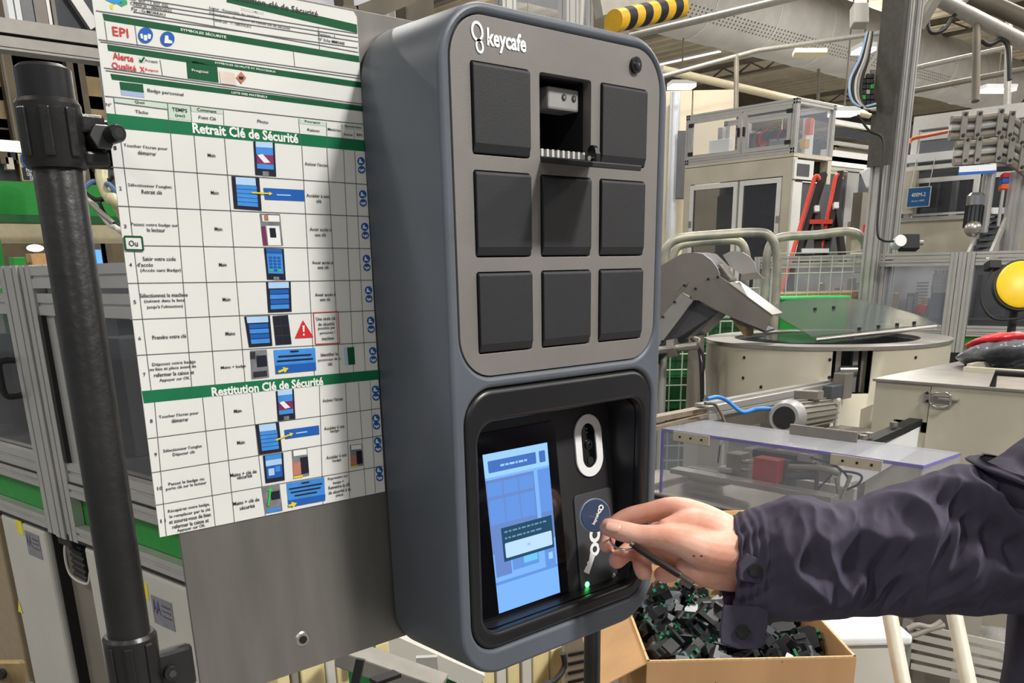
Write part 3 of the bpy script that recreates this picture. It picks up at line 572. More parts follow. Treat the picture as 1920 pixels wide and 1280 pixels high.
# badge photo, cabinet photo, warning triangle, small pictures
P = [(487, 400), (525, 401), (531, 460), (494, 460)]; p = pic(P, m_gphoto); sub(p, cell(P, .1, .95, .05, .25), m_pw); sub(p, cell(P, .2, .4, .05, .22), m_skinp, .0008); sub(p, cell(P, .25, .9, .38, 1), m_pw); sub(p, cell(P, 0, .2, .4, 1), m_mag); sub(p, cell(P, .4, .7, .45, .75), m_navy, .0008)
P = [(511, 592), (540, 590), (547, 645), (517, 647)]; p = pic(P, m_door)
for r in range(3):
    for c in range(2): sub(p, cell(P, .06+.48*c, .48+.48*c, .04+.33*r, .32+.33*r), m_navy)
P = [(469, 657), (500, 655), (505, 707), (472, 711)]; p = pic(P, m_gphoto); sub(p, cell(P, .35, .95, .2, .6), m_navy); sub(p, cell(P, .0, .3, .05, .3), m_door); sub(p, cell(P, .1, .9, .75, .95), m_door)
t = quad('warning_triangle', [(568, 600), (588, 632), (553, 634)], m_red, 0.0006); quad('exclamation_bar', [(567, 610), (571, 610), (571, 622), (568, 622)], m_pw, 0.001, t); quad('exclamation_dot', [(568, 625), (571, 625), (571, 629), (568, 629)], m_pw, 0.001, t)
P = [(645, 652), (664, 650), (666, 683), (648, 684)]; p = pic(P, m_dgreen); sub(p, cell(P, 0, .3, 0, 1), m_pale)
for P in ([(547, 844), (576, 840), (580, 891), (551, 897)], [(656, 834), (678, 832), (681, 872), (658, 877)]):
    p = pic(P, m_gphoto, 'hand_picture'); sub(p, cell(P, .1, .95, .02, .22), m_pw); sub(p, cell(P, 0, .5, .45, .9), m_skinp); sub(p, cell(P, .5, 1, .3, .9), m_navy); sub(p, cell(P, 0, .6, .93, 1), m_yel, .0008)
P = [(490, 912), (524, 906), (530, 957), (497, 963)]; p = pic(P, m_gphoto); sub(p, cell(P, .45, .95, .25, .55), m_navy); sub(p, cell(P, .1, .9, .85, .98), m_sky); arrow((503, 948), (508, 912), m_lime, 4)
P = [(411, 132), (440, 137), (443, 160), (414, 156)]; p = pic(P, mat('print_beige', (222, 205, 195), 0.4, var=0.1)); q_ = quad('hazard_diamond', [(452, 134), (462, 146), (453, 157), (443, 145)], mat('print_rust', (190, 120, 90), 0.4, var=0.1), 0.0006); quad('hazard_mark', [(448, 143), (457, 144), (456, 149), (449, 148)], m_navy, 0.0009, q_)
# ================================================================ person: hand, sleeve, and what the hand holds
def AD(px, py, D): return at(px, py, D=D)
m_skin = mat('skin', (218, 156, 134), 0.5, var=0.0, scale=30, rgb2=(234, 184, 164), bump=0.12, bscale=260, sss=0.3)
_pc = AD(1912, 1250, 0.86)+RT*0.185
person = thing('person', 'person in a dark navy work jacket reaching in from the right with a key fob', 'person', Vector((_pc.x, _pc.y, 0)))
def remesh(mb, voxel, smooth_it, name, m, parent, fac=0.5):
    me = bpy.data.meshes.new(name); me.from_pydata([tuple(v) for v in mb.v], [], mb.f); o = bpy.data.objects.new(name, me); COL.objects.link(o)
    bm = bmesh.new(); bm.from_mesh(me); bmesh.ops.recalc_face_normals(bm, faces=bm.faces); bm.to_mesh(me); bm.free()
    r = o.modifiers.new('r', 'REMESH'); r.mode = 'VOXEL'; r.voxel_size = voxel
    s_ = o.modifiers.new('s', 'SMOOTH'); s_.factor = fac; s_.iterations = smooth_it
    me2 = bpy.data.meshes.new_from_object(o.evaluated_get(bpy.context.evaluated_depsgraph_get())); bpy.data.objects.remove(o)
    me2.transform(root_matrix(parent).inverted())
    return link_mesh(name, me2, m, parent, 180)
HB = MB()
def limb(pts, n=18):
    """tapered round chain with rounded ends through (px, py, depth, radius) joints"""
    P = [AD(*p[:3]) for p in pts]; R = [p[3] for p in pts]
    cur = []; rad = []
    k = 7
    V4 = [Vector((*P[i], R[i])) for i in range(len(P))]
    for i in range(len(P)-1):
        p0 = V4[max(i-1, 0)]; p1 = V4[i]; p2 = V4[i+1]; p3 = V4[min(i+2, len(P)-1)]
        for j in range(k):
            t = j/k; q = 0.5*((2*p1)+(p2-p0)*t+(2*p0-5*p1+4*p2-p3)*t*t+(3*p1-p0-3*p2+p3)*t**3); cur.append(Vector(q[:3])); rad.append(q[3])
    cur.append(P[-1]); rad.append(R[-1])
    HB.tube(cur, rad, n)
    for c, r in ((P[0], R[0]), (P[-1], R[-1])): HB.ball(c, r, n=16, m=10)
# thumb, index, middle, ring, little
limb([(1141, 988, 0.898, 0.0092), (1168, 996, 0.896, 0.0105), (1200, 1003, 0.893, 0.0108), (1232, 1005, 0.889, 0.0118), (1275, 1012, 0.886, 0.0155), (1325, 1030, 0.888, 0.0200), (1372, 1035, 0.893, 0.0240)])
limb([(1137, 1021, 0.925, 0.0082), (1141, 1004, 0.930, 0.0086), (1153, 984, 0.932, 0.0092), (1178, 969, 0.928, 0.0098), (1220, 960, 0.920, 0.0108), (1262, 954, 0.914, 0.0128), (1310, 973, 0.908, 0.0175), (1372, 1012, 0.905, 0.0225)])
limb([(1157, 1050, 0.920, 0.0090), (1176, 1034, 0.930, 0.0094), (1205, 1014, 0.945, 0.0100), (1245, 990, 0.945, 0.0110), (1285, 976, 0.935, 0.0135), (1372, 1030, 0.918, 0.0235)])
limb([(1207, 1071, 0.918, 0.0090), (1203, 1050, 0.930, 0.0094), (1222, 1022, 0.950, 0.0100), (1262, 1005, 0.955, 0.0110), (1302, 1002, 0.945, 0.0135), (1372, 1045, 0.928, 0.0230)])
limb([(1240, 1076, 0.925, 0.0080), (1257, 1076, 0.930, 0.0086), (1283, 1058, 0.950, 0.0092), (1305, 1035, 0.955, 0.0105), (1330, 1030, 0.948, 0.0140), (1374, 1055, 0.932, 0.0215)])
# web between thumb and index, heel of the hand, wrist
limb([(1250, 990, 0.897, 0.0105), (1300, 982, 0.900, 0.0165), (1345, 1000, 0.902, 0.0205)])
limb([(1290, 1060, 0.915, 0.0125), (1325, 1066, 0.908, 0.0195), (1372, 1068, 0.910, 0.0225)])
limb([(1235, 1040, 0.945, 0.0115), (1275, 1040, 0.940, 0.0170), (1330, 1050, 0.930, 0.0230)])
limb([(1228, 1012, 0.935, 0.0125), (1290, 1030, 0.925, 0.0190), (1340, 1045, 0.918, 0.0240)])
limb([(1320, 1010, 0.905, 0.0215), (1372, 1036, 0.905, 0.0295), (1440, 1050, 0.895, 0.0310), (1520, 1052, 0.885, 0.034)])
hand = remesh(HB, 0.00115, 7, 'hand', m_skin, person, 0.5)
# thumbnail lies on the thumb's outer side, towards the viewer
tn = AD(1149, 986, 0.8885); tdir = (AD(1141, 988, 0.898)-AD(1200, 1003, 0.893)).normalized(); tnor = (-FW*0.92+UP*0.38).normalized(); tside = tdir.cross(tnor).normalized(); tnor = tside.cross(tdir).normalized()
if tnor.dot(FW) > 0: tnor = -tnor
q = MB(); rows_ = []
for i in range(9):
    a = -1+2*i/8; r_ = []
    for j in range(9):
        b_ = -1+2*j/8; sx = a*math.sqrt(max(0, 1-0.5*b_*b_*0.7)); sy = b_*math.sqrt(max(0, 1-0.5*a*a*0.7)); r_.append(tn+tdir*(sx*0.0078)+tside*(sy*0.0058)+tnor*(0.0014-0.0030*sy*sy-0.0012*max(0, sx)**2))
    rows_.append(r_)
q.grid(rows_); nail = q.build('thumbnail', mat('nail', (232, 184, 166), 0.28, var=0.03), person, smooth=60, label='pale thumbnail')
md = nail.modifiers.new('thick', 'SOLIDIFY'); md.thickness = 0.0009
from mathutils.bvhtree import BVHTree
hm = root_matrix(person); bvh = BVHTree.FromPolygons([hm @ v.co for v in hand.data.vertices], [tuple(p.vertices) for p in hand.data.polygons])
for px, py in ((1301, 1042), (1315, 1042)):
    hit = bvh.ray_cast(CAM, ray(px, py).normalized())
    if hit[0] is not None:
        q = MB(); n_ = hit[1].normalized(); t1 = n_.cross(EZ).normalized(); t2 = n_.cross(t1); q.ball(hit[0], t1*0.0014, t2*0.0012, n_*0.0004, 10, 6); q.build('red_mark', mat('scratch', (150, 44, 44), 0.5, var=0), person, smooth=60)
# sleeve -------------------------------------------------------------------------
m_jacket = mat('navy_work_jacket', (68, 64, 80), 0.85, var=0.05, scale=70, bump=0.25, bscale=1400, spec=0.25)
ST = [(1364, 982, 1146), (1374, 966, 1152), (1390, 958, 1157), (1412, 951, 1159), (1440, 942, 1160), (1475, 930, 1162), (1510, 932, 1163), (1550, 944, 1160), (1600, 940, 1154), (1650, 918, 1154), (1700, 904, 1154), (1745, 886, 1152), (1790, 872, 1150), (1830, 878, 1151), (1870, 862, 1150), (1905, 838, 1148), (1950, 806, 1146), (1985, 806, 1140), (2012, 828, 1115), (2032, 870, 1070), (2042, 930, 1010)]
def interp(x, k):
    for i in range(len(ST)-1):
        if ST[i][0] <= x <= ST[i+1][0]:
            t = (x-ST[i][0])/(ST[i+1][0]-ST[i][0]); t2 = t*t*(3-2*t)*0.4+t*0.6; return ST[i][k]*(1-t2)+ST[i+1][k]*t2
    return ST[-1][k]
from mathutils import noise as mnoise
NX, NT = 230, 110; x_a, x_b = 1364, 2042
rows_ = []
for i in range(NX+1):
    f = i/NX; px = x_a+(x_b-x_a)*(f**1.15); tp = interp(px, 1); bt = interp(px, 2); D = 0.905-0.115*(px-1366)/750
    c = AD(px, (tp+bt)/2, D); r = (AD(px, tp, D)-AD(px, bt, D)).length/2; row = []
    cuff = max(0.0, 1-(px-1366)/75)
    for j in range(NT):
        th = 2*math.pi*j/NT; cu, su = math.cos(th), math.sin(th)       # cu: up, su: towards the viewer
        # folds: long slanting ones across the sleeve, gathers at the cuff
        ph = px*0.030+su*0.7+0.9*cu; n1 = mnoise.noise(Vector((px*0.011+cu*0.7, cu*1.1+px*0.003, su*1.1)))
        n2 = mnoise.noise(Vector((px*0.028+7-cu*1.3, cu*1.5, su*1.5+3)))
        ridge = (1-abs(n1)*2.2); ridge2 = (1-abs(n2)*2.4)
        w = min(1, max(0, (px-1400)/60)); edge = 1-0.72*abs(cu)**4
        d = w*edge*(0.0125*ridge+0.0062*ridge2)*r/0.06
        d += cuff*0.0022*math.sin(th*17+px*0.12+2*n1)*edge+cuff*0.0016*math.sin(px*0.45+3*n2)
        d -= 0.006*math.exp(-((px-1428)/9)**2)*edge*0.5
        p = c+UP*(cu*(r+d*0.4))-FW*(su*(r*0.80+d*1.6)); row.append(p)
    rows_.append(row)
q = MB(); q.add([p for r_ in rows_ for p in r_], [(i*NT+j, i*NT+(j+1) % NT, (i+1)*NT+(j+1) % NT, (i+1)*NT+j) for i in range(NX) for j in range(NT)])
c_in = [p+(AD(1372, 1045, 0.9)-p)*0.10+RT*0.035 for p in rows_[0]]
n0 = len(q.v); q.v += c_in; q.f += [(j, (j+1) % NT, n0+(j+1) % NT, n0+j) for j in range(NT)]
q.f.append(tuple(NX*NT+j for j in range(NT)))
sl = q.build('sleeve', m_jacket, person, smooth=180)
md = sl.modifiers.new('sub', 'SUBSURF'); md.levels = 0; md.render_levels = 1
# cuff strap hanging down, hem seam and buttons
def patch(name, pts, D, th, m, parent, bev=0.001, curve=0.0, lab=None):
    mb = MB(); n_ = len(pts); A_ = [AD(x, y, D+curve*((x-pts[0][0])/60)**2) for x, y in pts]; B_ = [p+FW*th for p in A_]
    mb.add(A_+B_, [tuple(range(n_)), tuple(range(n_, 2*n_))[::-1]]+[(i, (i+1) % n_, n_+(i+1) % n_, n_+i) for i in range(n_)]); return mb.build(name, m, parent, bevel=bev, label=lab)
st = patch('cuff_strap', [(1356, 1134), (1442, 1136), (1441, 1168), (1436, 1190), (1437, 1208), (1420, 1217), (1385, 1217), (1352, 1206), (1351, 1180), (1354, 1155)], 0.868, 0.004, m_jacket, sl, 0.0015, lab='strap hanging from the cuff')
patch('cuff_flap', [(1385, 1058), (1400, 1036), (1436, 1052), (1443, 1075), (1441, 1108), (1424, 1094), (1386, 1088)], 0.857, 0.005, m_jacket, sl, 0.0018)
def button(px, py, D, parent):
    c = AD(px, py, D); a = -FW; mb = MB(); mb.tube([c, c+a*0.0022, c+a*0.0026, c+a*0.0018], [0.0067, 0.0067, 0.0056, 0.0044], 28); b0 = mb.build('button', mat('button_black', (24, 23, 26), 0.3, var=0.03), parent, smooth=35)
    for dx, dy in ((-.0013, -.0013), (.0013, -.0013), (.0013, .0013), (-.0013, .0013)):
        h = MB(); h.cyl(c+RT*dx+UP*dy+a*0.0018, c+RT*dx+UP*dy+a*0.0021, 0.0006, 8); h.build('thread_hole', m_jacket, b0)
button(1415, 1069, 0.8555, sl); button(1392, 1184, 0.8665, sl)
# rest of the wearer, standing to the right of the camera
TC = AD(1912, 1250, 0.86)+RT*0.185; TC = Vector((TC.x, TC.y, 0)); hr = Vector((RT.x, RT.y, 0)).normalized(); hf = Vector((FW.x, FW.y, 0)).normalized()
def loft(name, rings, m_, n=44, amp=0.004, parent=person):
    rows_ = []
    for (z, cx, cy, rx, ry) in rings:
        row = []
        for j in range(n):
            th = 2*math.pi*j/n; k_ = amp*mnoise.noise(Vector((math.cos(th)*2, math.sin(th)*2, z*9))); row.append(TC+hr*(cx+math.cos(th)*(rx+k_))+hf*(cy+math.sin(th)*(ry+k_))+EZ*z)
        rows_.append(row)
    q = MB(); h_ = len(rows_); q.add([p for r_ in rows_ for p in r_], [(i*n+j, i*n+(j+1) % n, (i+1)*n+(j+1) % n, (i+1)*n+j) for i in range(h_-1) for j in range(n)]+[tuple(range(n)), tuple((h_-1)*n+j for j in range(n))]); return q.build(name, m_, parent, smooth=60)
def fill_rings(R_, k=5):
    out = []
    for i in range(len(R_)-1):
        for j in range(k): t = j/k; t = t*t*(3-2*t); out.append(tuple(R_[i][c]*(1-t)+R_[i+1][c]*t for c in range(5)))
    return out+[R_[-1]]
loft('jacket_body', fill_rings([(0.74, 0, 0, 0.185, 0.13), (0.95, 0, 0, 0.180, 0.125), (1.15, 0, 0, 0.190, 0.13), (1.30, 0, 0, 0.200, 0.125), (1.38, 0, 0, 0.170, 0.10), (1.43, 0, 0, 0.085, 0.07), (1.455, 0, 0, 0.062, 0.062)]), m_jacket, amp=0.012)
m_trous = mat('navy_trousers', (48, 48, 60), 0.85, var=0.05, scale=60)
loft('trousers_seat', fill_rings([(0.66, 0, 0, 0.165, 0.11), (0.82, 0, 0, 0.172, 0.118)]), m_trous)
for sgn in (-1, 1):
    loft('trouser_leg', fill_rings([(0.05, sgn*0.095, 0, 0.058, 0.065), (0.35, sgn*0.092, 0, 0.066, 0.07), (0.60, sgn*0.088, 0, 0.082, 0.088), (0.74, sgn*0.085, 0, 0.088, 0.10)]), m_trous, amp=0.008)
    loft('safety_shoe', fill_rings([(0.0, sgn*0.10, 0.05, 0.052, 0.135), (0.04, sgn*0.10, 0.05, 0.050, 0.130), (0.075, sgn*0.10, 0.02, 0.046, 0.085), (0.10, sgn*0.098, 0.0, 0.044, 0.052)]), m_blackmatte, amp=0)
# upper arm of the sleeve, elbow to shoulder
E0 = AD(1985, 975, 0.815); S0 = TC-hr*0.165+EZ*1.345
rows_ = []; NU = 26
for i in range(NU+1):
    t = i/NU; c = E0.lerp(S0, t)+EZ*(0.02*math.sin(t*3.14)); ax = (S0-E0).normalized(); e1_ = ax.cross(EZ).normalized(); e2_ = e1_.cross(ax).normalized(); row = []
    for j in range(44):
        th = 2*math.pi*j/44; n1 = mnoise.noise(Vector((math.cos(th)*1.6, math.sin(th)*1.6, t*5))); rr = 0.070+0.018*t+0.010*n1; row.append(c+e1_*math.cos(th)*rr+e2_*math.sin(th)*rr)
    rows_.append(row)
q = MB(); q.add([p for r_ in rows_ for p in r_], [(i*44+j, i*44+(j+1) % 44, (i+1)*44+(j+1) % 44, (i+1)*44+j) for i in range(NU) for j in range(44)]+[tuple(range(44)), tuple(NU*44+j for j in range(44))]); q.build('upper_sleeve', m_jacket, person, smooth=70)
# other arm hanging at the side, with its hand
loft('hanging_sleeve', fill_rings([(0.86, 0.235, 0.02, 0.045, 0.050), (1.05, 0.235, 0.0, 0.055, 0.060), (1.25, 0.215, 0, 0.062, 0.068), (1.36, 0.165, 0, 0.060, 0.075)]), m_jacket, amp=0.01)
HB = MB()
def limb3(P, R_, n=14):
    HB.tube([p for p in P], R_, n)
    for c, r in ((P[0], R_[0]), (P[-1], R_[-1])): HB.ball(c, r, n=12, m=8)
w0 = TC+hr*0.235+hf*0.02+EZ*0.88; limb3([w0, w0-EZ*0.06, w0-EZ*0.10+hf*0.01], [0.027, 0.034, 0.036])
for k in range(4): o_ = hf*(0.033-0.022*k); L_ = (0.070, 0.078, 0.073, 0.058)[k]; limb3([w0-EZ*0.10+o_, w0-EZ*(0.10+L_*0.6)+o_-hr*0.006, w0-EZ*(0.10+L_)+o_-hr*0.020], [0.011, 0.0095, 0.008])
limb3([w0-EZ*0.055+hf*0.030, w0-EZ*0.085+hf*0.052-hr*0.008, w0-EZ*0.120+hf*0.056-hr*0.014], [0.013, 0.011, 0.009])
remesh(HB, 0.0025, 4, 'resting_hand', m_skin, person)
# head, looking at the cabinet
HC = TC+EZ*1.585; look = (Vector((0.1, 0, 0))-Vector((TC.x, TC.y, 0))).normalized(); lsd = look.cross(EZ).normalized()
HB = MB(); HB.ball(HC+EZ*0.02, lsd*0.075, look*0.095, EZ*0.098, 24, 18); HB.ball(HC+look*0.025-EZ*0.045, lsd*0.058, look*0.066, EZ*0.070, 20, 14); HB.tube([TC+EZ*1.42, HC-EZ*0.05-look*0.01], [0.058, 0.052], 20)
HB.tube([HC+look*0.092+EZ*0.018, HC+look*0.112-EZ*0.018, HC+look*0.094-EZ*0.026], [0.008, 0.014, 0.010], 12)
for sgn in (-1, 1): HB.ball(HC+lsd*0.076*sgn-look*0.004-EZ*0.002, lsd*0.010, look*0.018, EZ*0.030, 12, 8); HB.ball(HC+lsd*0.033*sgn+look*0.080+EZ*0.030, lsd*0.022, look*0.010, EZ*0.008, 12, 8)
HB.ball(HC+look*0.084-EZ*0.052, lsd*0.024, look*0.010, EZ*0.007, 12, 8); HB.ball(HC+look*0.080-EZ*0.090, lsd*0.026, look*0.014, EZ*0.016, 12, 8)
head = remesh(HB, 0.0035, 4, 'head', m_skin, person)
for sgn in (-1, 1):
    q = MB(); q.ball(HC+lsd*0.032*sgn+look*0.0845+EZ*0.013, lsd*0.011, look*0.006, EZ*0.006, 12, 8); ey = q.build('eye', m_white, person, smooth=60); q = MB(); q.ball(HC+lsd*0.032*sgn+look*0.0900+EZ*0.013, lsd*0.004, look*0.0015, EZ*0.004, 10, 6); q.build('iris', m_blackmatte, ey, smooth=60)
q = MB(); q.ball(HC+look*0.085-EZ*0.055, lsd*0.022, look*0.0085, EZ*0.0045, 12, 8); q.build('lips', mat('lip', (176, 104, 92), 0.45, var=0), person, smooth=60)
q = MB(); q.ball(HC+EZ*0.036-look*0.014, lsd*0.084, look*0.096, EZ*0.094, 28, 20)
for i, v in enumerate(q.v): q.v[i] = v+(v-HC).normalized()*0.006*mnoise.noise(v*60)
keep = [f for f in q.f if sum((q.v[i]-HC).dot(look) for i in f)/len(f) < 0.045 or sum((q.v[i]-HC).z for i in f)/len(f) > 0.075]; keep = [f for f in keep if sum((q.v[i]-HC).z for i in f)/len(f) > -0.03]; q.f = keep
hair = q.build('hair', mat('brown_hair', (62, 46, 36), 0.7, var=0.2, scale=120), person, smooth=60); md = hair.modifiers.new('t', 'SOLIDIFY'); md.thickness = 0.008

# key fob, ring and steel key ------------------------------------------------------
fc = AD(1116, 966, 0.913); fn = (-EY*0.93+EX*-0.30+EZ*0.16).normalized(); fu = (EZ-fn*EZ.dot(fn)).normalized(); fx = fu.cross(fn).normalized()
fob = thing('key_fob', 'round dark blue key fob with white logo held against the badge reader', 'key fob', fc)
q = MB(); q.tube([fc-fn*0.0025, fc-fn*0.0018, fc+fn*0.0010, fc+fn*0.0016], [0.0160, 0.0168, 0.0168, 0.0160], 40); q.build('disc', mat('fob_blue', (52, 66, 92), 0.22, var=0.03, coat=0.5), fob, smooth=30)
q = MB(); q.tube([fc-fn*0.0020, fc+fn*0.0004], [0.0173, 0.0173], 40); q.build('rim', mat('fob_rim', (176, 186, 196), 0.3, var=0), fob, smooth=30)
ta = math.radians(58); e1 = fx*math.cos(ta)+fu*math.sin(ta); e2 = -fx*math.sin(ta)+fu*math.cos(ta)
def on_fob(name, outer, holes):
    me = plate_mesh(outer, holes, 0.0003); o = fc+fn*0.0018; M = Matrix(((e1.x, e2.x, fn.x, o.x), (e1.y, e2.y, fn.y, o.y), (e1.z, e2.z, fn.z, o.z), (0, 0, 0, 1))); me.transform(root_matrix(fob).inverted() @ M); link_mesh(name, me, m_ink_w, fob)
on_fob('logo_ring', circ(0.0096, -0.0015, 0.0030, 20), [circ(0.0096, -0.0015, 0.0017, 16)]); on_fob('logo_ring', circ(0.0062, -0.0015, 0.0022, 20), [circ(0.0062, -0.0015, 0.0011, 16)])
q = MB(); put_text(q, 'keycafe', fc+fn*0.0018+e1*-0.0025-e2*0.0015, e1, e2, 0.0135, 0.0045, 0.02); q.build('fob_lettering', m_ink_w, fob)
kr = thing('key_ring', 'shiny split ring hooked over the fingers below the thumb', 'key ring', AD(1166, 1018, 0.9))
cR = AD(1172, 1012, 0.902); q = MB(); pts = []
for k in range(41):
    a = 2*math.pi*k/40; pts.append(cR+RT*(0.0150*math.cos(a))+UP*(0.0100*math.sin(a))-FW*(0.010*math.sin(a)*-1))
q.tube(pts, 0.0011, 10, cap=False); q.build('ring', m_silver, kr, smooth=60)
sk = thing('steel_key', 'long dark steel key with a notched end sticking out under the hand', 'key', AD(1196, 1026, 0.885))
k0 = AD(1188, 1022, 0.888); k1 = AD(1300, 1094, 0.866); kd = (k1-k0).normalized()
m_kmetal = mat('key_steel', (126, 118, 112), 0.28, 0.9, var=0.15, scale=60)
q = MB(); q.tube([k0, k0+kd*0.010, k0+kd*0.052, k0+kd*0.056], [0.0030, 0.0036, 0.0036, 0.0026], 18); q.build('barrel', mat('key_dark', (58, 50, 46), 0.35, 0.6, var=0.1), sk, smooth=40)
q = MB(); q.tube([k0+kd*0.055, k1], [0.0028, 0.0028], 18); q.build('shank', m_kmetal, sk, smooth=40)
q = MB(); kn = (UP-kd*UP.dot(kd)).normalized(); q.obox(k1-kd*0.0055-kn*0.0035, kd*0.0055, kn*0.0028, FW*0.0011); q.build('bit', m_kmetal, sk, bevel=0.0005)
q = MB(); q.cyl(k1-kd*0.0005, k1+kd*0.0004, 0.0021, 14); q.build('bore', m_blackmatte, sk)
q = MB(); q.tube([k0-kd*0.004-FW*0.001, k0+kd*0.004+FW*0.0005], [0.0028, 0.0028], 14); q.build('bow', m_kmetal, sk, smooth=40)
# ================================================================ hall: floor, roof, far walls
def avp(x):
    d = ray(x, horizon(x)); d = d if x > 960 else -d; return math.atan2(d.y, d.x)
m_floor = mat('concrete_floor', (120, 120, 118), 0.5, var=0.1, scale=3, bump=0.1, bscale=40)
m_wall = mat('beige_wall', (206, 194, 170), 0.7, var=0.03, scale=2); m_roof = mat('roof_deck', (172, 160, 138), 0.7, var=0.06, scale=2)
m_beam = mat('brown_steel', (98, 90, 78), 0.6, var=0.1, scale=6); m_pipe = mat('grey_pipe', (140, 137, 130), 0.5, 0.3, var=0.05)
m_lamp = mat('lamp_glow', (255, 255, 250), 0.5, var=0, emit=(255, 252, 245), estr=6)
HX, HY, HZ = 44.0, 44.0, 7.1
MB().box(-9, HX, -8, HY, -0.1, 0.0).build('floor', m_floor, kind='structure')
MB().box(-9, HX, HY-0.2, HY, 0, HZ).build('wall_back', m_wall, kind='structure')
MB().box(HX-0.2, HX, -8, HY-0.2, 0, HZ).build('wall_right', m_wall, kind='structure')
roof = MB().box(-9, HX, -8, HY, HZ, HZ+0.1).build('ceiling', m_roof, kind='structure')
rib = MB(); k = 0
while -8.6+k*0.5 < HX-0.5:
    x = -8.6+k*0.5; k += 1
    rib.hexa([(x, -7.8, HZ-0.09), (x+0.18, -7.8, HZ-0.09), (x+0.18, HY-.2, HZ-0.09), (x, HY-.2, HZ-0.09), (x-0.05, -7.8, HZ), (x+0.23, -7.8, HZ), (x+0.23, HY-.2, HZ), (x-0.05, HY-.2, HZ)])
rib.build('roof_rib', m_roof, roof, kind='stuff')
n_t = 0
for y in (-3, 2, 6.3, 13.0, 18.5, 24, 30, 37):
    n_t += 1
    t = MB(); t.box(-8.8, HX-.2, y-0.05, y+0.05, HZ-0.18, HZ-0.1); t.box(-8.8, HX-.2, y-0.012, y+0.012, HZ-0.6, HZ-0.18); t.box(-8.8, HX-.2, y-0.07, y+0.07, HZ-0.68, HZ-0.6)
    t.build('trim_%d' % n_t, m_beam, kind='structure')
for x in (1, 6, 11, 16, 21, 27, 34):
    n_t += 1
    t = MB(); t.box(x-0.05, x+0.05, -7.8, HY-.2, HZ-0.80, HZ-0.69); t.box(x-0.1, x+0.1, -7.8, HY-.2, HZ-1.05, HZ-1.0)
    for k in range(62): a = -7.8+k*0.82; t.bar((x, a, HZ-1.0), (x, a+0.4, HZ-0.8), 0.035, 0.035); t.bar((x, a+0.4, HZ-0.8), (x, a+0.8, HZ-1.0), 0.035, 0.035)
    t.build('trim_%d' % n_t, m_beam, kind='structure')
n_w = 0
for px0, px1, py0, py1 in ((1238, 1335, 101, 120), (1760, 1830, -6, 6)):
    n_w += 1; a = at(px0, py1, Z=HZ-0.1); c = at(px1, py0, Z=HZ-0.1); sk_ = MB(); sk_.box(min(a.x, c.x), max(a.x, c.x), min(a.y, c.y)-0.3, max(a.y, c.y)+0.3, HZ-0.11, HZ-0.085); sk_.build('window_%d' % n_w, mat('skylight', (236, 240, 250), 0.5, var=0, emit=(225, 232, 250), estr=1.6), kind='structure')
for x, y, sx, sy, pd, pu in HALL_LAMPS:
    l = thing('hall_lamp', 'pale flat lamp housing hung high under the hall roof', 'lamp', (x, y, 5.93), group='hall lamps under the roof'); MB().box(x-sx/2, x+sx/2, y-sy/2, y+sy/2, 5.93, 6.06).build('housing', mat('lamp_housing', (200, 200, 200), 0.5, var=0), l)  # the same housing also dresses the lamps added to brighten the far hall
    for dx in (-0.4, 0.4): MB().cyl((x+sx*dx, y, 6.06), (x+sx*dx, y, HZ+0.01), 0.01, 6).build('hanger', m_beam, l)
# textile air duct
duct = thing('air_duct', 'large pale round air duct running under the roof', 'air duct', (14, 9.3, 5.0))
DYc, DZc, DR = 9.55, 5.62, 0.62
q = MB(); pts = []; rs = []
for k in range(60):
    x = 8.5+k*0.29; pts.append((x, DYc, DZc)); rs.append(DR*(1-0.012*(k % 6 == 0)))
q.tube(pts, rs, 40); q.build('duct_skin', mat('duct_white', (196, 192, 186), 0.7, var=0.05, scale=3), duct, smooth=50)
for x in [9.2+1.74*k for k in range(9)]:
    r_ = MB(); r_.tube([(x-0.015, DYc, DZc), (x+0.015, DYc, DZc)], DR*1.012, 40); r_.build('seam_band', mat('duct_seam', (214, 211, 205), 0.6, var=0), duct, smooth=30)
pf = MB()
for k in range(130):
    for j in range(4):
        x = 9+k*0.1; a = math.radians(212+j*5); c = Vector((x, DYc+DR*math.cos(a)*1.004, DZc-DR*math.sin(a)*-1.004)); nn = Vector((0, math.cos(a), math.sin(a))); tt = Vector((0, -math.sin(a), math.cos(a)))
        c = Vector((x, DYc, DZc))+nn*DR*1.006; pf.add([c-EX*0.014-tt*0.012, c+EX*0.014-tt*0.012, c+EX*0.014+tt*0.012, c-EX*0.014+tt*0.012], [(0, 1, 2, 3)])
pf.build('outlet_hole', mat('duct_hole', (88, 78, 66), 0.8, var=0), duct, kind='stuff')
# overhead runs of pipe
def run(name, label, pts, r, m, cat='pipe', n=12, smooth=40):
    q = MB(); q.tube(pts, r, n); return q.build(name, m, None, smooth=smooth, label=label, cat=cat)
run('ceiling_pipe', 'thin grey pipe crossing in front of the round air duct', [at(1175, 70, D=9.5), at(1460, 2, D=9.0), at(1640, -40, D=8.8)], 0.035, m_pipe)
run('ceiling_pipe', 'long grey pipe sloping under the air duct to the aluminium column', [at(1225, 148, D=11), at(1420, 95, D=11), at(1650, 62, D=11)], 0.028, m_pipe)
run('ceiling_pipe', 'cream pipe above the glazed machine, nearest the roof lamps', [at(1240, 130, D=12.5), at(1500, 190, D=13.5), at(1630, 215, D=14)], 0.055, mat('cream_pipe', (188, 178, 150), 0.6, var=0.04))
run('ceiling_pipe', 'thick dark pipe slanting down across the top right corner', [at(1745, -10, D=7), at(1930, 85, D=7)], 0.055, m_pipe)
run('ceiling_pipe', 'dark cable tray edge in the upper right corner', [at(1820, -10, D=5), at(1930, 40, D=5)], 0.045, m_beam)
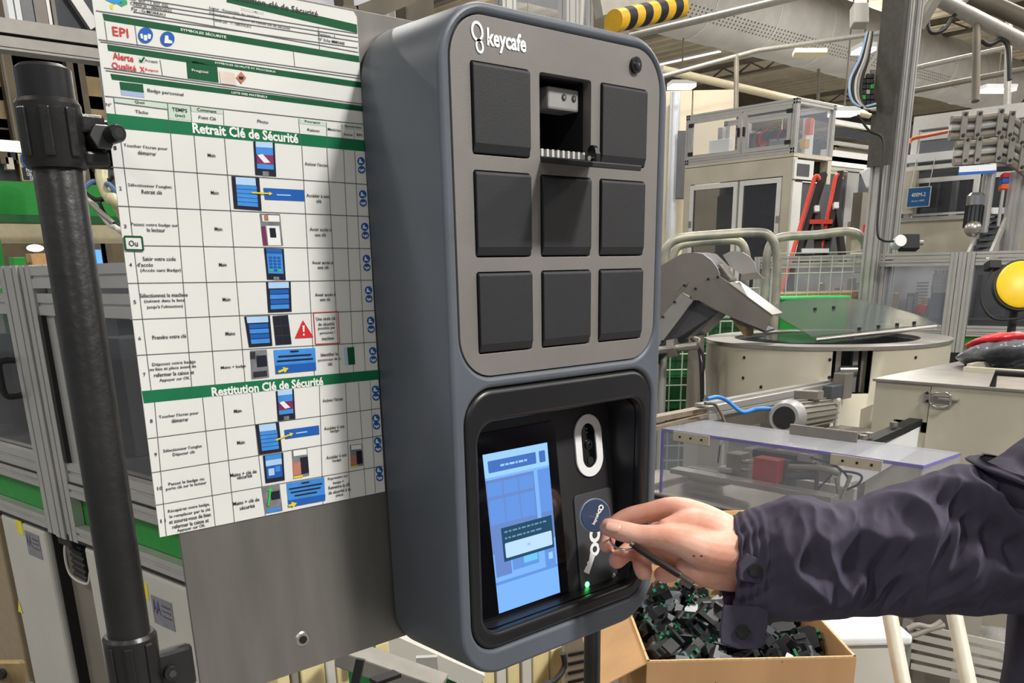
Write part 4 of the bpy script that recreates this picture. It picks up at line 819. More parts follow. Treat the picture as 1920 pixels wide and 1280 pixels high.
run('drop_pipe', 'thin vertical pipe hanging beside the right hand lamp', [at(1892, 20, D=8), at(1888, 215, D=8)], 0.03, m_pipe)
for p0, p1, nm in ((at(1381, 104, D=11), at(1380, 205, D=11), 'leftmost'), (at(1535, 125, Y=9.5), at(1534, 195, Y=9.5), 'middle short'), (at(1832, 34, D=7), at(1829, 190, D=7), 'right hand')):
    run('drop_pipe', nm+' hanger pipe dropping below the roof runs', [p0, p1], 0.03, m_beam)
run('ceiling_pipe', 'horizontal brown rail behind the aluminium column, lower of two', [at(1705, 172, D=12), at(1930, 128, D=12)], 0.035, m_beam); run('ceiling_pipe', 'horizontal grey rail behind the aluminium column, upper of two', [at(1705, 130, D=12), at(1930, 80, D=12)], 0.03, m_pipe)
run('ceiling_hose', 'black hose drooping below the slanting pipe in the upper right', bez([at(1738, 30, D=7), at(1745, 60, D=7), at(1770, 55, D=7), at(1800, 20, D=7), at(1835, 40, D=7)], 8), 0.015, m_blackmatte, 'hose')
run('ceiling_hose', 'black hose loop hanging next to the drop pipe in the upper right', bez([at(1840, 75, D=7), at(1855, 84, D=7), at(1878, 74, D=7), at(1890, 90, D=7), at(1893, 150, D=7)], 8), 0.018, m_blackmatte, 'hose')
# lamps in view
for i, (px, py, w, z, lab) in enumerate(((1278, 163, 46, 4.3, 'bright strip lamp hanging just right of the key cabinet'), (1619, 96, 30, 4.3, 'small bright lamp in front of the cable bundle'), (1868, 170, 58, 4.3, 'bright strip lamp hanging at the upper right'), (1582, 214, 44, 3.6, 'bright lamp low behind the glazed machine'))):
    c = at(px, py, Z=z); a = at(px-w/2, py, Z=z); hw_ = (c-a).length
    l = thing('strip_lamp', lab, 'lamp', c, 0, group='strip lamps of the hall'); d_ = (c-a).normalized(); n_ = Vector((-d_.y, d_.x, 0))
    q = MB(); q.obox(c+EZ*0.05, d_*hw_, n_*0.16, EZ*0.03); q.build('housing', mat('lamp_housing', (200, 200, 200), 0.5, var=0), l, bevel=0.005)
    q = MB(); q.obox(c, d_*hw_*0.97, n_*0.15, EZ*0.02); q.build('diffuser', m_lamp, l)
    q = MB(); q.cyl(c+EZ*0.07, c+EZ*((6.4 if abs(c.y-9.55) > 0.7 else 5.02)-z), 0.012, 8); q.build('hanger', m_beam, l)
c = at(905/2.526+1160, 250/2.526, D=11)
q = MB(); q.obox(c, RT*0.2, FW*0.06, UP*0.03); q.build('wall_lamp', mat('lamp_off', (216, 208, 180), 0.5, var=0.02), None, label='unlit flat lamp fixed under the air duct', cat='lamp', bevel=0.01)
# yellow and black striped tube
yb = thing('striped_tube', 'yellow and black striped guard tube over the key cabinet', 'guard tube', at(1180, 30, D=2.6))
a = at(1150, 40, D=2.6); b_ = at(1279, 12, D=2.7); dv = (b_-a); nseg = 9
for k in range(nseg):
    q = MB(); s_ = dv.normalized(); p0 = a+dv*(k/nseg); p1 = a+dv*((k+1)/nseg); sh = 0.012
    n_ = 24; e1_ = s_.cross(EZ).normalized(); e2_ = e1_.cross(s_); rr = 0.030; vs = []
    for p in (p0, p1):
        for j in range(n_): th = 2*math.pi*j/n_; vs.append(p+e1_*rr*math.cos(th)+e2_*rr*math.sin(th)+s_*sh*math.sin(th+1.2)*(0 if (k == nseg-1 and p is p1) else 1))
    q.add(vs, [(j, (j+1) % n_, n_+(j+1) % n_, n_+j) for j in range(n_)]+[tuple(range(n_)), tuple(range(n_, 2*n_))]); q.build('stripe', mat('hazard_yellow', (226, 176, 34), 0.45, var=0.05) if k % 2 == 0 else m_blackmatte, yb, smooth=40)
q = MB(); q.bar(at(1120, 12, D=2.75), at(1300, -30, D=2.85), 0.05, 0.06); q.build('carrier_bar', mat('pale_bar', (190, 186, 176), 0.5, var=0.05), yb)

# ================================================================ left machine with green band
m_cream = mat('cream_paint', (190, 184, 166), 0.5, var=0.04, scale=5); m_cab = mat('pale_cabinet', (196, 194, 186), 0.5, var=0.03, scale=4); m_greyc = mat('warm_grey_cabinet', (128, 122, 112), 0.55, var=0.05, scale=5)
m_grn = mat('green_panel', (22, 140, 48), 0.45, var=0.04); m_seal = mat('black_seal', (20, 20, 20), 0.6, var=0)
m_pane = sheet_glass('clear_pane', (160, 166, 178), 0.22); m_smoke = sheet_glass('smoked_pane', (64, 66, 72), 0.62); m_inner = mat('machine_inside', (70, 72, 78), 0.6, var=0.15, scale=8); m_inlight = mat('machine_inside_light', (120, 122, 126), 0.55, var=0.1, scale=8)
lf = Face(72, 760, 2.6, avp(-1057))
lm = lf.root('guarded_machine', 'aluminium framed machine with smoked panes and a green band behind the black pole', 'machine')
def prof_l(name, p0, p1, w, d, up=(0, 0, 1), m=None, parent=None):
    q = MB(); profile(q, p0, p1, w, d, up); return q.build(name, m or m_alu, parent, world=False)
UL, UR = -1.6, 0.72
for u in (-0.062, 0.0, 0.062): prof_l('post', (u, 0.03 if u else 0.025, 0.885), (u, 0.03 if u else 0.025, 1.575), 0.058, 0.06, parent=lm)
prof_l('post', (UR, 0.03, 0.885), (UR, 0.03, 1.575), 0.058, 0.06, parent=lm)
for (a, c) in ((UL, -0.093), (0.093, UR-0.03)):
    prof_l('top_beam', (a, 0.03, 1.547), (c, 0.03, 1.547), 0.06, 0.05, parent=lm); prof_l('door_rail', (a, 0.03, 1.485), (c, 0.03, 1.485), 0.05, 0.05, parent=lm)
    prof_l('door_rail', (a, 0.03, 1.075), (c, 0.03, 1.075), 0.05, 0.05, parent=lm); prof_l('sill_rail', (a, 0.03, 1.028), (c, 0.03, 1.028), 0.06, 0.034, parent=lm); prof_l('sill_rail', (a, 0.03, 0.912), (c, 0.03, 0.912), 0.06, 0.036, parent=lm)
    MB().box(a, c, 0.028, 0.036, 0.93, 1.011).build('green_panel', m_grn, lm, world=False); MB().box(a, c, 0.028, 0.034, 1.10, 1.46).build('pane', m_smoke, lm, world=False)
    MB().box(a, c, 0.0, 0.05, 0.886, 0.893).build('seam', m_seal, lm, world=False); MB().box(a, c, 0.002, 0.05, 1.0455, 1.0495).build('seam', m_seal, lm, world=False)
MB().box(0.096, 0.112, 0.0, 0.05, 1.10, 1.46).build('seal_strip', m_seal, lm, world=False)
MB().box(0.112, 0.155, 0.012, 0.05, 1.10, 1.46).build('inner_stile', m_alu, lm, world=False)
h0 = lf.uz(28, 684); h1 = lf.uz(58, 745)
q = MB(); hu = -0.098; q.tube(bez([(hu, 0.0, 1.345), (hu-0.005, -0.035, 1.342), (hu-0.005, -0.04, 1.30), (hu-0.005, -0.035, 1.258), (hu, 0.0, 1.255)], 8), 0.0085, 12); q.build('handle', m_black, lm, world=False, smooth=50)
# innards seen dimly through the panes
for k in range(13):
    u = -1.45+k*0.165+random.uniform(-.04, .04); w_ = random.uniform(0.04, 0.14); z0 = 1.05; z1 = random.uniform(1.2, 1.44)
    if abs(u) < 0.1: continue
    MB().box(u, u+w_, 0.12+random.uniform(0, .25), 0.42, z0, z1).build('inner_unit', m_inner if k % 2 else m_inlight, lm, world=False, bevel=0.004)
MB().box(UL, UR, 0.6, 0.62, 0.9, 1.56).build('inner_wall', mat('inner_back', (96, 98, 106), 0.5, var=0.1, scale=5), lm, world=False)
MB().box(UL, UR, 0.03, 0.6, 1.03, 1.05).build('inner_bench', m_inlight, lm, world=False)
# cabinets below
MB().box(UL, UR, 0.05, 0.65, 0.0, 0.886).build('base_body', m_greyc, lm, world=False)
for (a, c) in ((-0.455, -0.145), (0.098, 0.615)): 
    d_ = MB().box(a, c, 0.008, 0.05, 0.08, 0.878).build('cabinet_door', m_cab, lm, world=False, bevel=0.012, seg=3)
    tu = a+0.175 if a < 0 else a+0.34; tz = 0.835 if a < 0 else 0.80
    tg = MB().box(tu, tu+0.095, 0.0062, 0.0085, tz-0.052, tz+0.02).build('maker_tag', mat('tag_silver', (140, 140, 150), 0.4, 0.3, var=0.05), d_, world=False)
    q = MB(); put_text(q, 'AA', (tu+0.022, 0.0058, tz-0.006), EX, EZ, 0.036, 0.036, 0.01); q.build('tag_letters', mat('tag_violet', (56, 52, 110), 0.4, var=0), d_, world=False)
    q = MB()
    for j, s_ in enumerate(('Assistance', 'Assemblage', 'Automatique')): put_text(q, s_, (tu+0.068, 0.0058, tz+0.004-j*0.014), EX, EZ, 0.042, 0.008)
    q.build('tag_lettering', m_ink, d_, world=False)
    MB().box(tu-0.055, tu-0.012, 0.0065, 0.0085, tz+0.002, tz+0.045).build('yellow_sticker', mat('sticker_yellow', (226, 214, 60), 0.5, var=0.05), d_, world=False)
MB().box(-0.128, -0.122, 0.02, 0.052, 0.0, 0.88).build('seam', m_seal, lm, world=False); MB().box(0.635, 0.645, 0.02, 0.052, 0.0, 0.87).build('seam', m_seal, lm, world=False)
MB().box(-1.3, -0.475, 0.0, 0.05, 0.0, 0.86).build('beige_panel', mat('beige_panel', (158, 142, 116), 0.55, var=0.04), lm, world=False, bevel=0.006)
q = MB(); q.add([(-0.462, 0.0065, 0.56), (-0.425, 0.0065, 0.56), (-0.44, 0.0065, 0.605)], [(0, 1, 2)]); q.build('warning_sticker', MATS['sticker_yellow'], lm, world=False)
for k in range(6):
    z = 0.862-0.018*k; q = MB(); q.tube([(-0.03, 0.03, z), (0.045, 0.03, z-0.006)], 0.0085, 10); q.build('coiled_hose_turn', m_seal, lm, world=False, smooth=50)
q = MB(); q.tube(bez([(-0.045, 0.035, 0.885), (-0.055, 0.02, 0.83), (-0.045, 0.02, 0.765), (0.04, 0.025, 0.755), (0.06, 0.03, 0.79)], 8), 0.004, 8); q.build('hose_guard', m_cab, lm, world=False, smooth=50)
MB().box(-0.04, 0.045, 0.0, 0.05, 0.862, 0.905).build('black_foot', m_seal, lm, world=False, bevel=0.004)
# floor bracket bottom left, close to the pole
br_ = at(14, 1262, Y=0.9); q = MB(); q.obox(br_, RT*0.028, UP*0.022, FW*0.006); bo = q.build('bracket', mat('worn_bracket', (150, 128, 92), 0.5, 0.4, var=0.15), None, bevel=0.006, label='worn metal bracket with a black bolt at the bottom left edge', cat='bracket')
q = MB(); q.cyl(br_-FW*0.006-RT*0.006, br_-FW*0.016-RT*0.006, 0.009, 16); q.build('bolt', m_blackmatte, bo)
q = MB(); q.bar(br_+FW*0.012-UP*0.02, br_+FW*0.012-EZ*(br_.z-0.0)+RT*0.0, 0.06, 0.02, up=FW); q.build('bracket_post', m_greyc, bo)

# ================================================================ upper left: overhead beam and what hangs behind
ob_ = thing('overhead_frame', 'aluminium overhead beam with upright panels in the top left corner', 'machine frame', at(90, 90, Y=2.2))
zt_ = at(90, 45, Y=2.2).z; zb_ = at(90, 103, Y=2.2).z; xl = at(-60, 60, Y=2.2).x; xr = at(230, 60, Y=2.2).x
hgt = zt_-zb_
for (a, c, m_) in ((0, 0.10, m_alu), (0.10, 0.46, m_alu), (0.46, 0.54, m_seal), (0.54, 1.0, m_alu)):
    y_ = 2.2+(0.01 if m_ is m_seal else 0); MB().box(xl, xr, y_, 2.26, zb_+hgt*a, zb_+hgt*c-(0.002 if c < 1 else 0)).build('beam_strip', m_ if m_ is m_seal else mat('satin_beam', (150, 146, 140), 0.45, 0.4, var=0.04), ob_)
for (x0, x1, m_) in ((15, 26, m_white), (29, 39, m_white), (40, 62, m_inlight), (64, 87, mat('taupe_panel', (134, 126, 118), 0.5, var=0.05)), (88, 94, m_alu), (97, 104, m_greyc)):
    a = at(x0, 36, Y=2.23).x; c = at(x1, 36, Y=2.23).x; MB().box(a, c, 2.215, 2.25, zt_, zt_+0.5).build('upright', m_, ob_)
MB().box(at(104, 36, Y=2.26).x, xr, 2.255, 2.26, zt_, zt_+0.4).build('dark_panel', m_inner, ob_)
q = MB(); q.bar(at(128, -20, Y=2.24), at(176, 52, Y=2.24), 0.02, 0.03); q.build('brace', m_alu, ob_)
# column carrying the frame, hidden behind the sheet
MB().box(xr-0.06, xr, 2.2, 2.26, 1.58, zb_).build('upright', m_alu, ob_)
# green girder and cream boards
gz0 = at(100, 419, Y=6).z; gz1 = at(100, 343, Y=6).z; gx0 = at(-60, 380, Y=6).x; gx1 = at(300, 380, Y=6).x
gg = thing('green_girder', 'long green painted girder crossing behind the black pole', 'girder', (gx0, 6, gz0))
MB().box(gx0, gx1, 6, 6.02, gz0+0.05, gz1).build('web', m_grn, gg); MB().box(gx0, gx1, 5.93, 6.1, gz0, gz0+0.045).build('flange', mat('dark_green', (10, 84, 32), 0.5, var=0.05), gg)
for x in (gx0+0.1, gx1-0.05): MB().box(x-0.05, x+0.05, 6.03, 6.13, 0, gz1).build('leg', m_grn, gg)
wz0 = at(100, 456, Y=6.4).z; wz1 = at(100, 419, Y=6.4).z
MB().box(gx0-0.3, gx1+0.3, 6.4, 6.44, wz0, wz1+0.05).build('cream_board', mat('cream_board', (214, 198, 168), 0.6, var=0.03), None, label='cream board hung under the green girder', cat='board')
m_far = mat('far_dark', (86, 76, 60), 0.7, var=0.15, scale=4); m_olive = mat('far_olive', (142, 124, 88), 0.7, var=0.1, scale=4)
# rack behind
rk = thing('storage_rack', 'brown storage rack with beams and clutter far behind the pole', 'rack', at(100, 330, Y=9))
for py, hh, m_ in ((118, 14, m_far), (150, 30, m_olive), (185, 10, m_far), (215, 26, m_olive), (250, 16, m_far), (262, 10, m_olive), (292, 8, m_far), (320, 22, m_inner)):
    z = at(100, py, Y=9).z; MB().box(at(-60, py, Y=9).x, at(330, py, Y=9).x, 9, 9.2, z-hh*0.0055, z+hh*0.0055).build('rail', m_, rk)
for px in (20, 140, 152, 230): x = at(px, 200, Y=9).x; MB().box(x-0.05, x+0.05, 8.9, 9.0, 0, 4).build('upright', m_far, rk)
for k in range(14):
    px = 5+k*11; c = at(px, 300+random.uniform(-8, 8), Y=8.9); s_ = random.uniform(.02, .05); MB().obox(c, EX*s_, EY*0.05, EZ*random.uniform(.03, .06)).build('clutter', random.choice([m_far, m_seal, m_inlight, m_cream]), rk)
MB().box(at(-60, 300, Y=11).x, at(420, 300, Y=11).x, 11, 11.1, 0, 3.6).build('far_screen', mat('far_brown', (118, 106, 84), 0.8, var=0.2, scale=2), None, label='dull brown partition at the far left of the hall', cat='partition')
l = thing('strip_lamp', 'warm glowing tube lamp left of the black pole', 'lamp', at(20, 272, Y=5.6), group='strip lamps of the hall'); q = MB(); q.tube([at(-40, 270, Y=5.6), at(52, 277, Y=5.6)], 0.028, 14); q.build('diffuser', m_lamp, l, smooth=40); q = MB(); q.bar(at(-40, 263, Y=5.62), at(52, 270, Y=5.62), 0.05, 0.02); q.build('housing', MATS['lamp_housing'], l)
l = thing('strip_lamp', 'small round glow of a lamp between the cream board and the guarded machine', 'lamp', at(66, 465, Y=7), group='strip lamps of the hall'); q = MB(); q.ball(at(66, 465, Y=7), EX*0.06, EY*0.03, EZ*0.025); q.build('diffuser', m_lamp, l, smooth=60); q = MB(); c = at(66, 465, Y=7); q.cyl(c, Vector((c.x, c.y, 6.4)), 0.01, 6); q.build('hanger', m_beam, l)
# ear protection sign
es0 = at(34, 288, Y=5.5); es1 = at(76, 340, Y=5.5); es = thing('safety_sign', 'blue and cream hearing protection sign half hidden by the pole', 'sign', es0)
MB().box(es0.x, es1.x+0.05, 5.5, 5.51, es1.z, es0.z).build('board', mat('sign_cream', (226, 208, 150), 0.5, var=0.02), es); MB().box(es0.x+0.005, es1.x+0.045, 5.494, 5.5, es1.z+0.005, es1.z+(es0.z-es1.z)*0.5).build('blue_field', m_navy, es)
q = MB(); c = at(58, 300, Y=5.49); q.tube([c, c+EY*0.008], 0.055, 24); q.build('pictogram', m_blue, es); MB().box(es0.x+0.08, es0.x+0.11, 5.51, 5.53, 0, es0.z).build('sign_post', m_beam, es)
for j, s_ in enumerate(('PROTECTION', 'OBLIGATOIRE', "DE L'OUIE")): q = MB(); put_text(q, s_, (es0.x+0.02+(es1.x-es0.x)*0.6, 5.492, es1.z+(es0.z-es1.z)*(0.40-0.155*j)), EX, EZ, (es1.x-es0.x)*(1.1 if j < 2 else 0.8), 0.020, 0.01); q.build('sign_lettering', m_ink_w, es)
# cables between pole and sheet
for k, (pts, r, m_, lab) in enumerate((([(158, 305), (155, 350), (170, 380), (222, 428)], 0.006, m_pipe, 'grey cable curving down beside the pole, leftmost'), ([(190, 305), (192, 340), (205, 370), (222, 385)], 0.013, mat('clear_hose', (206, 200, 160), 0.4, var=0.1), 'thick cream hose next to the instruction sheet'), ([(158, 352), (175, 340), (195, 345), (215, 360)], 0.005, mat('blue_cable', (90, 120, 165), 0.4, var=0.05), 'blue grey cable looping behind the pole'), ([(160, 362), (180, 374), (205, 372), (220, 378)], 0.005, m_seal, 'black cable looping behind the pole, upper'), ([(163, 372), (185, 395), (205, 420), (224, 432)], 0.006, m_cab, 'pale cable running down to the sheet edge'), ([(175, 318), (190, 332), (205, 338), (220, 342)], 0.004, m_seal, 'thin black cable under the upper clamp'), ([(186, 378), (195, 398), (210, 418), (222, 424)], 0.004, m_seal, 'thin black cable hanging in front of the green girder'))):
    q = MB(); q.tube(bez([at(x, y, D=1.9) for x, y in pts]+[at(262, 470, D=2.2), at(275, 520, D=2.3)], 8), r, 10); q.build('cable', m_, None, smooth=60, label=lab, cat='cable', group='cables between pole and sheet')
# boxes above the guarded machine
c = at(77, 490, Y=5); q = MB(); q.obox(c, EX*0.06, EY*0.05, EZ*0.04); q.build('small_carton', mat('carton', (196, 156, 108), 0.8, var=0.05), None, label='small brown carton above the guarded machine', cat='box', bevel=0.002)
c = at(48, 493, Y=5.0)-EX*0.04; q = MB(); q.obox(c, EX*0.03, EY*0.05, EZ*0.03); q.build('green_bin', m_grn, None, label='small green bin next to the small brown carton', cat='bin', bevel=0.004)
sh_ = thing('shelf', 'flat grey shelf carrying the small carton behind the guarded machine', 'shelf', at(70, 500, Y=5)); z = at(77, 490, Y=5).z-0.04; MB().box(at(-40, 500, Y=5).x, at(260, 500, Y=5).x, 4.9, 5.3, z-0.03, z).build('board', m_cab, sh_); 
for x in (at(-20, 500, Y=5).x, at(255, 500, Y=5).x): MB().box(x-0.02, x+0.02, 5.0, 5.04, 0, z-0.03).build('leg', m_cab, sh_)
c = at(180, 470, Y=5.0); c.z = z+0.05; q = MB(); q.obox(c, EX*0.02, EY*0.02, EZ*0.05); q.build('blue_lamp', mat('blue_glow', (60, 110, 250), 0.3, var=0, emit=(70, 120, 255), estr=3), None, label='small glowing blue indicator above the machine by the sheet', cat='light')

# ================================================================ behind the top of the plate
for i, (x0, x1, y_, m_, lab) in enumerate(((648, 668, 3.2, m_beam, 'brown upright behind the top of the plate, left'), (762, 816, 3.2, m_beam, 'wide brown upright behind the top left of the key cabinet'), (1133, 1180, 3.0, mat('bronze_post', (122, 112, 98), 0.5, 0.2, var=0.06), 'bronze coloured upright above the key cabinet'))):
    a = at(x0, 60, Y=y_).x; c = at(x1, 60, Y=y_).x; MB().box(a, c, y_, y_+0.08, 0, 3.4).build('upright', m_, None, label=lab, cat='post', bevel=0.004)
q = MB(); q.bar(at(668, 30, Y=3.15), at(770, -10, Y=3.15), 0.05, 0.07); q.bar(at(668, 30, Y=3.15), at(640, 30, Y=3.15), 0.05, 0.07); q.build('cross_brace', m_beam, None, label='brown diagonal brace above the plate', cat='brace')
MB().box(at(560, 60, Y=4).x, at(760, 60, Y=4).x, 4, 4.03, 0, 3.6).build('pale_screen', mat('pale_screen', (204, 206, 214), 0.5, var=0.03), None, label='pale grey panel standing behind the brown uprights', cat='panel')
a = at(732, 60, Y=3.9).x; MB().box(a, a+0.06, 3.85, 3.9, 0, 3.5).build('post', m_cream, None, label='cream post in front of the pale grey panel', cat='post')
gc = thing('glazed_screen', 'clear screen with aluminium posts above the key cabinet', 'screen', at(1050, 60, Y=3.1))
for px in (948, 1066, 1118): x = at(px, 40, Y=3.1).x; q = MB(); profile(q, (x, 3.1, 0), (x, 3.1, 3.6), 0.09, 0.06); q.build('post', m_alu, gc)
for (p0, p1) in ((952, 1062), (1070, 1114)): MB().box(at(p0, 40, Y=3.1).x+0.05, at(p1, 40, Y=3.1).x-0.05, 3.1, 3.106, 0.8, 3.6).build('pane', m_pane, gc)
q = MB(); q.tube([at(1092, -10, Y=3.08), at(1088, 60, Y=3.08)], 0.015, 10); q.build('conduit', m_cab, gc, smooth=40)
# ================================================================ right side: beige wall, glazed machine
m_whitefr = mat('white_frame', (214, 214, 210), 0.45, var=0.02); m_dgrey = mat('dark_grey_panel', (74, 74, 78), 0.5, var=0.08, scale=6)
a = at(1225, 300, D=12.5); c = at(1300, 300, D=12.5); wl_ = thing('partition_wall', 'beige partition wall right of the key cabinet', 'wall panel', Vector((a.x, a.y, 0)))
d_ = Vector((c.x-a.x, c.y-a.y, 0)).normalized(); n_ = Vector((-d_.y, d_.x, 0)); zt1 = at(1260, 178, D=12.5).z
for k in range(2):
    p0 = a+d_*(k*0.62-0.1); q = MB(); q.obox(Vector((p0.x, p0.y, zt1/2))+d_*0.3, d_*0.30, n_*0.03, EZ*(zt1/2)); q.build('wall_sheet', m_wall, wl_)
p = at(1262, 300, D=12.3); run('downpipe', 'silver vertical pipe on the beige partition wall', [Vector((p.x, p.y, 0)), Vector((p.x, p.y, at(1262, 180, D=12.3).z))], 0.07, mat('silver_pipe', (196, 200, 206), 0.35, 0.5, var=0.02))
q = MB(); p = at(1280, 310, D=12.2); q.obox(p, RT*0.08, FW*0.02, EZ*0.42); q.build('dark_opening', m_dgrey, wl_)
XB, Y0, Y1, ZM, ZTp = 7.44, 4.25, 5.48, 2.465, 2.944
gm = thing('glazed_machine', 'tall cream machine with two glazed doors below and a clear aluminium case on top', 'machine', (XB, (Y0+Y1)/2, 0))
XR = 8.12
for (x0, x1, y0, y1) in ((XB, XB+0.07, Y1-0.08, Y1), (XB, XB+0.07, Y0, Y0+0.10), (XR-0.07, XR, Y1-0.08, Y1), (XR-0.07, XR, Y0, Y0+0.08)): MB().box(x0, x1, y0, y1, 0, ZM).build('corner_post', m_cream, gm)
MB().box(XB, XB+0.05, Y0+0.1, Y1-0.08, ZM-0.16, ZM).build('lintel', m_cream, gm); MB().box(XB, XR, Y0, Y1, ZM-0.005, ZM+0.03).build('deck', m_cream, gm)
MB().box(XR-0.05, XR, Y0+0.08, Y1-0.08, 0, ZM).build('rear_panel', m_inner, gm)
ym = 4.82
for (y0, y1) in ((ym+0.012, Y1-0.085), (Y0+0.105, ym-0.012)):
    d1 = thing('x', '', '') if False else None
    fr_ = MB(); w_ = 0.045
    fr_.box(XB-0.012, XB+0.02, y0, y0+w_, 0.25, ZM-0.17); fr_.box(XB-0.012, XB+0.02, y1-w_, y1, 0.25, ZM-0.17); fr_.box(XB-0.012, XB+0.02, y0+w_, y1-w_, ZM-0.17-w_, ZM-0.17); fr_.box(XB-0.012, XB+0.02, y0+w_, y1-w_, 0.25, 0.25+w_)
    dr = fr_.build('door_frame', m_whitefr, gm); MB().box(XB, XB+0.006, y0+w_, y1-w_, 0.29, ZM-0.2).build('pane', m_smoke, dr)
    for z in (0.7, 1.9): MB().box(XB-0.02, XB-0.012, y1-0.03 if y0 > ym else y0, y1 if y0 > ym else y0+0.03, z, z+0.06).build('hinge', m_steel, dr)
for k in range(9): MB().box(XB+0.25, XB+0.28, Y0+0.15, ym-0.1, 1.45+k*0.09, 1.50+k*0.09).build('inner_slat', m_inlight, gm)
MB().box(XB+0.3, XB+0.34, ym+0.15, Y1-0.2, 1.2, 2.2).build('inner_door', mat('inner_beige', (196, 188, 172), 0.6, var=0.03), gm); MB().cyl((XB+0.12, ym-0.14, 1.78), (XB+0.14, ym-0.14, 1.78), 0.05, 16).build('red_button', mat('red_knob', (176, 28, 34), 0.4, var=0.05), gm)
# upper case
for (x, y) in ((XB+0.02, Y1-0.02), (XB+0.02, Y0+0.02), (XR-0.02, Y0+0.02), (XR-0.02, Y1-0.02)): q = MB(); profile(q, (x, y, ZM+0.03), (x, y, ZTp), 0.045, 0.045); q.build('case_post', m_alu, gm)
for (p0, p1) in (((XB+0.02, Y0, ZTp-0.02), (XB+0.02, Y1, ZTp-0.02)), ((XB, Y0+0.02, ZTp-0.02), (XR, Y0+0.02, ZTp-0.02)), ((XR-0.02, Y0, ZTp-0.02), (XR-0.02, Y1, ZTp-0.02)), ((XB+0.02, Y0, ZM+0.05), (XB+0.02, Y1, ZM+0.05))): q = MB(); profile(q, p0, p1, 0.045, 0.045); q.build('case_rail', m_alu, gm)
for (y0, y1) in ((ym+0.01, Y1-0.05), (Y0+0.05, ym-0.01)):
    f_ = MB(); w_ = 0.035; z0, z1 = ZM+0.075, ZTp-0.045
    f_.box(XB-0.01, XB+0.015, y0, y0+w_, z0, z1); f_.box(XB-0.01, XB+0.015, y1-w_, y1, z0, z1); f_.box(XB-0.01, XB+0.015, y0+w_, y1-w_, z1-w_, z1); f_.box(XB-0.01, XB+0.015, y0+w_, y1-w_, z0, z0+w_)
    dr = f_.build('case_door', m_alu, gm); MB().box(XB, XB+0.005, y0+w_, y1-w_, z0+w_, z1-w_).build('pane', m_pane, dr)
    yh = ym+0.03 if y0 > ym else ym-0.03; MB().box(XB-0.035, XB-0.012, yh-0.008, yh+0.008, ZM+0.22, ZM+0.30).build('handle', m_seal, dr, bevel=0.004)
    for z in (z0+0.03, z1-0.07): yy = y1-0.02 if y0 > ym else y0+0.02; MB().box(XB-0.016, XB-0.01, yy-0.03, yy+0.03, z, z+0.035).build('hinge', m_seal, dr)
MB().box(XB+0.04, XR-0.04, Y0+0.015, Y0+0.021, ZM+0.03, ZTp-0.04).build('side_pane', m_pane, gm)
for (x, y, z, sx, sy, sz, m_) in ((0.3, 0.35, 0.24, 0.05, 0.18, 0.035, m_inner), (0.3, 0.55, 0.22, 0.04, 0.05, 0.05, MATS['red_knob']), (0.3, 0.6, 0.15, 0.1, 0.025, 0.12, m_dgrey), (0.25, 0.25, 0.1, 0.1, 0.12, 0.07, m_inlight), (0.2, 0.95, 0.15, 0.03, 0.12, 0.1, m_white), (0.35, 1.05, 0.2, 0.03, 0.03, 0.18, m_alu), (0.35, 0.75, 0.2, 0.03, 0.03, 0.18, m_alu), (0.45, 0.14, 0.2, 0.07, 0.02, 0.16, m_white), (0.36, 0.08, 0.28, 0.03, 0.03, 0.07, mat('orange_unit', (222, 96, 36), 0.4, var=0.08)), (0.3, 0.08, 0.13, 0.04, 0.03, 0.04, mat('amber_unit', (214, 170, 70), 0.4, var=0.05))):
    MB().box(XB+x-sx, XB+x+sx, Y0+y-sy, Y0+y+sy, ZM+0.03 if m_ in (m_alu, m_white) else ZM+z-sz, ZM+z+sz).build('inner_unit', m_, gm, bevel=0.004)
for k in range(4):
    q = MB(); y = Y0+0.2+k*0.1; q.tube(bez([(XB+0.2, y, ZM+0.3), (XB+0.15, y+0.08, ZM+0.2), (XB+0.2, y+0.02, ZM+0.05)], 8), 0.006, 6); q.build('inner_cable', m_seal if k % 2 else MATS['red_knob'], gm, smooth=60)
# right hand annex: small frame, dark panes, white rail
ax = thing('machine_annex', 'dark glazed annex with a white cable rail right of the tall glazed machine', 'machine', (9.2, 4.4, 0))
def ypanel(name, p0, p1, y, th, m_, parent, bev=0):
    A = at(p0[0], p0[1], Y=y); B = at(p1[0], p1[1], Y=y); return MB().box(min(A.x, B.x), max(A.x, B.x), y, y+th, min(A.z, B.z), max(A.z, B.z)).build(name, m_, parent, bevel=bev)
ypanel('white_window_frame', (1491, 298), (1524, 338), 4.225, 0.02, m_whitefr, gm); ypanel('window_pane', (1496, 306), (1517, 331), 4.22, 0.01, m_dgrey, gm)
ypanel('side_panel', (1490, 340), (1560, 476), 4.235, 0.012, m_dgrey, gm); ypanel('panel_frame', (1490, 338), (1545, 345), 4.225, 0.02, m_whitefr, gm); ypanel('panel_frame', (1488, 338), (1494, 480), 4.225, 0.02, m_whitefr, gm)
ypanel('dark_pane', (1552, 325), (1590, 476), 4.6, 0.02, m_dgrey, ax); ypanel('dark_pane', (1597, 325), (1640, 476), 4.6, 0.02, m_inner, ax); ypanel('pane_frame', (1590, 318), (1597, 480), 4.58, 0.04, m_alu, ax); ypanel('pane_frame', (1546, 318), (1640, 326), 4.58, 0.04, m_cream, ax)
ypanel('cable_rail', (1548, 300), (1645, 292), 4.3, 0.06, m_whitefr, ax); ypanel('cable_rail', (1548, 309), (1645, 303), 4.3, 0.06, m_white, ax)
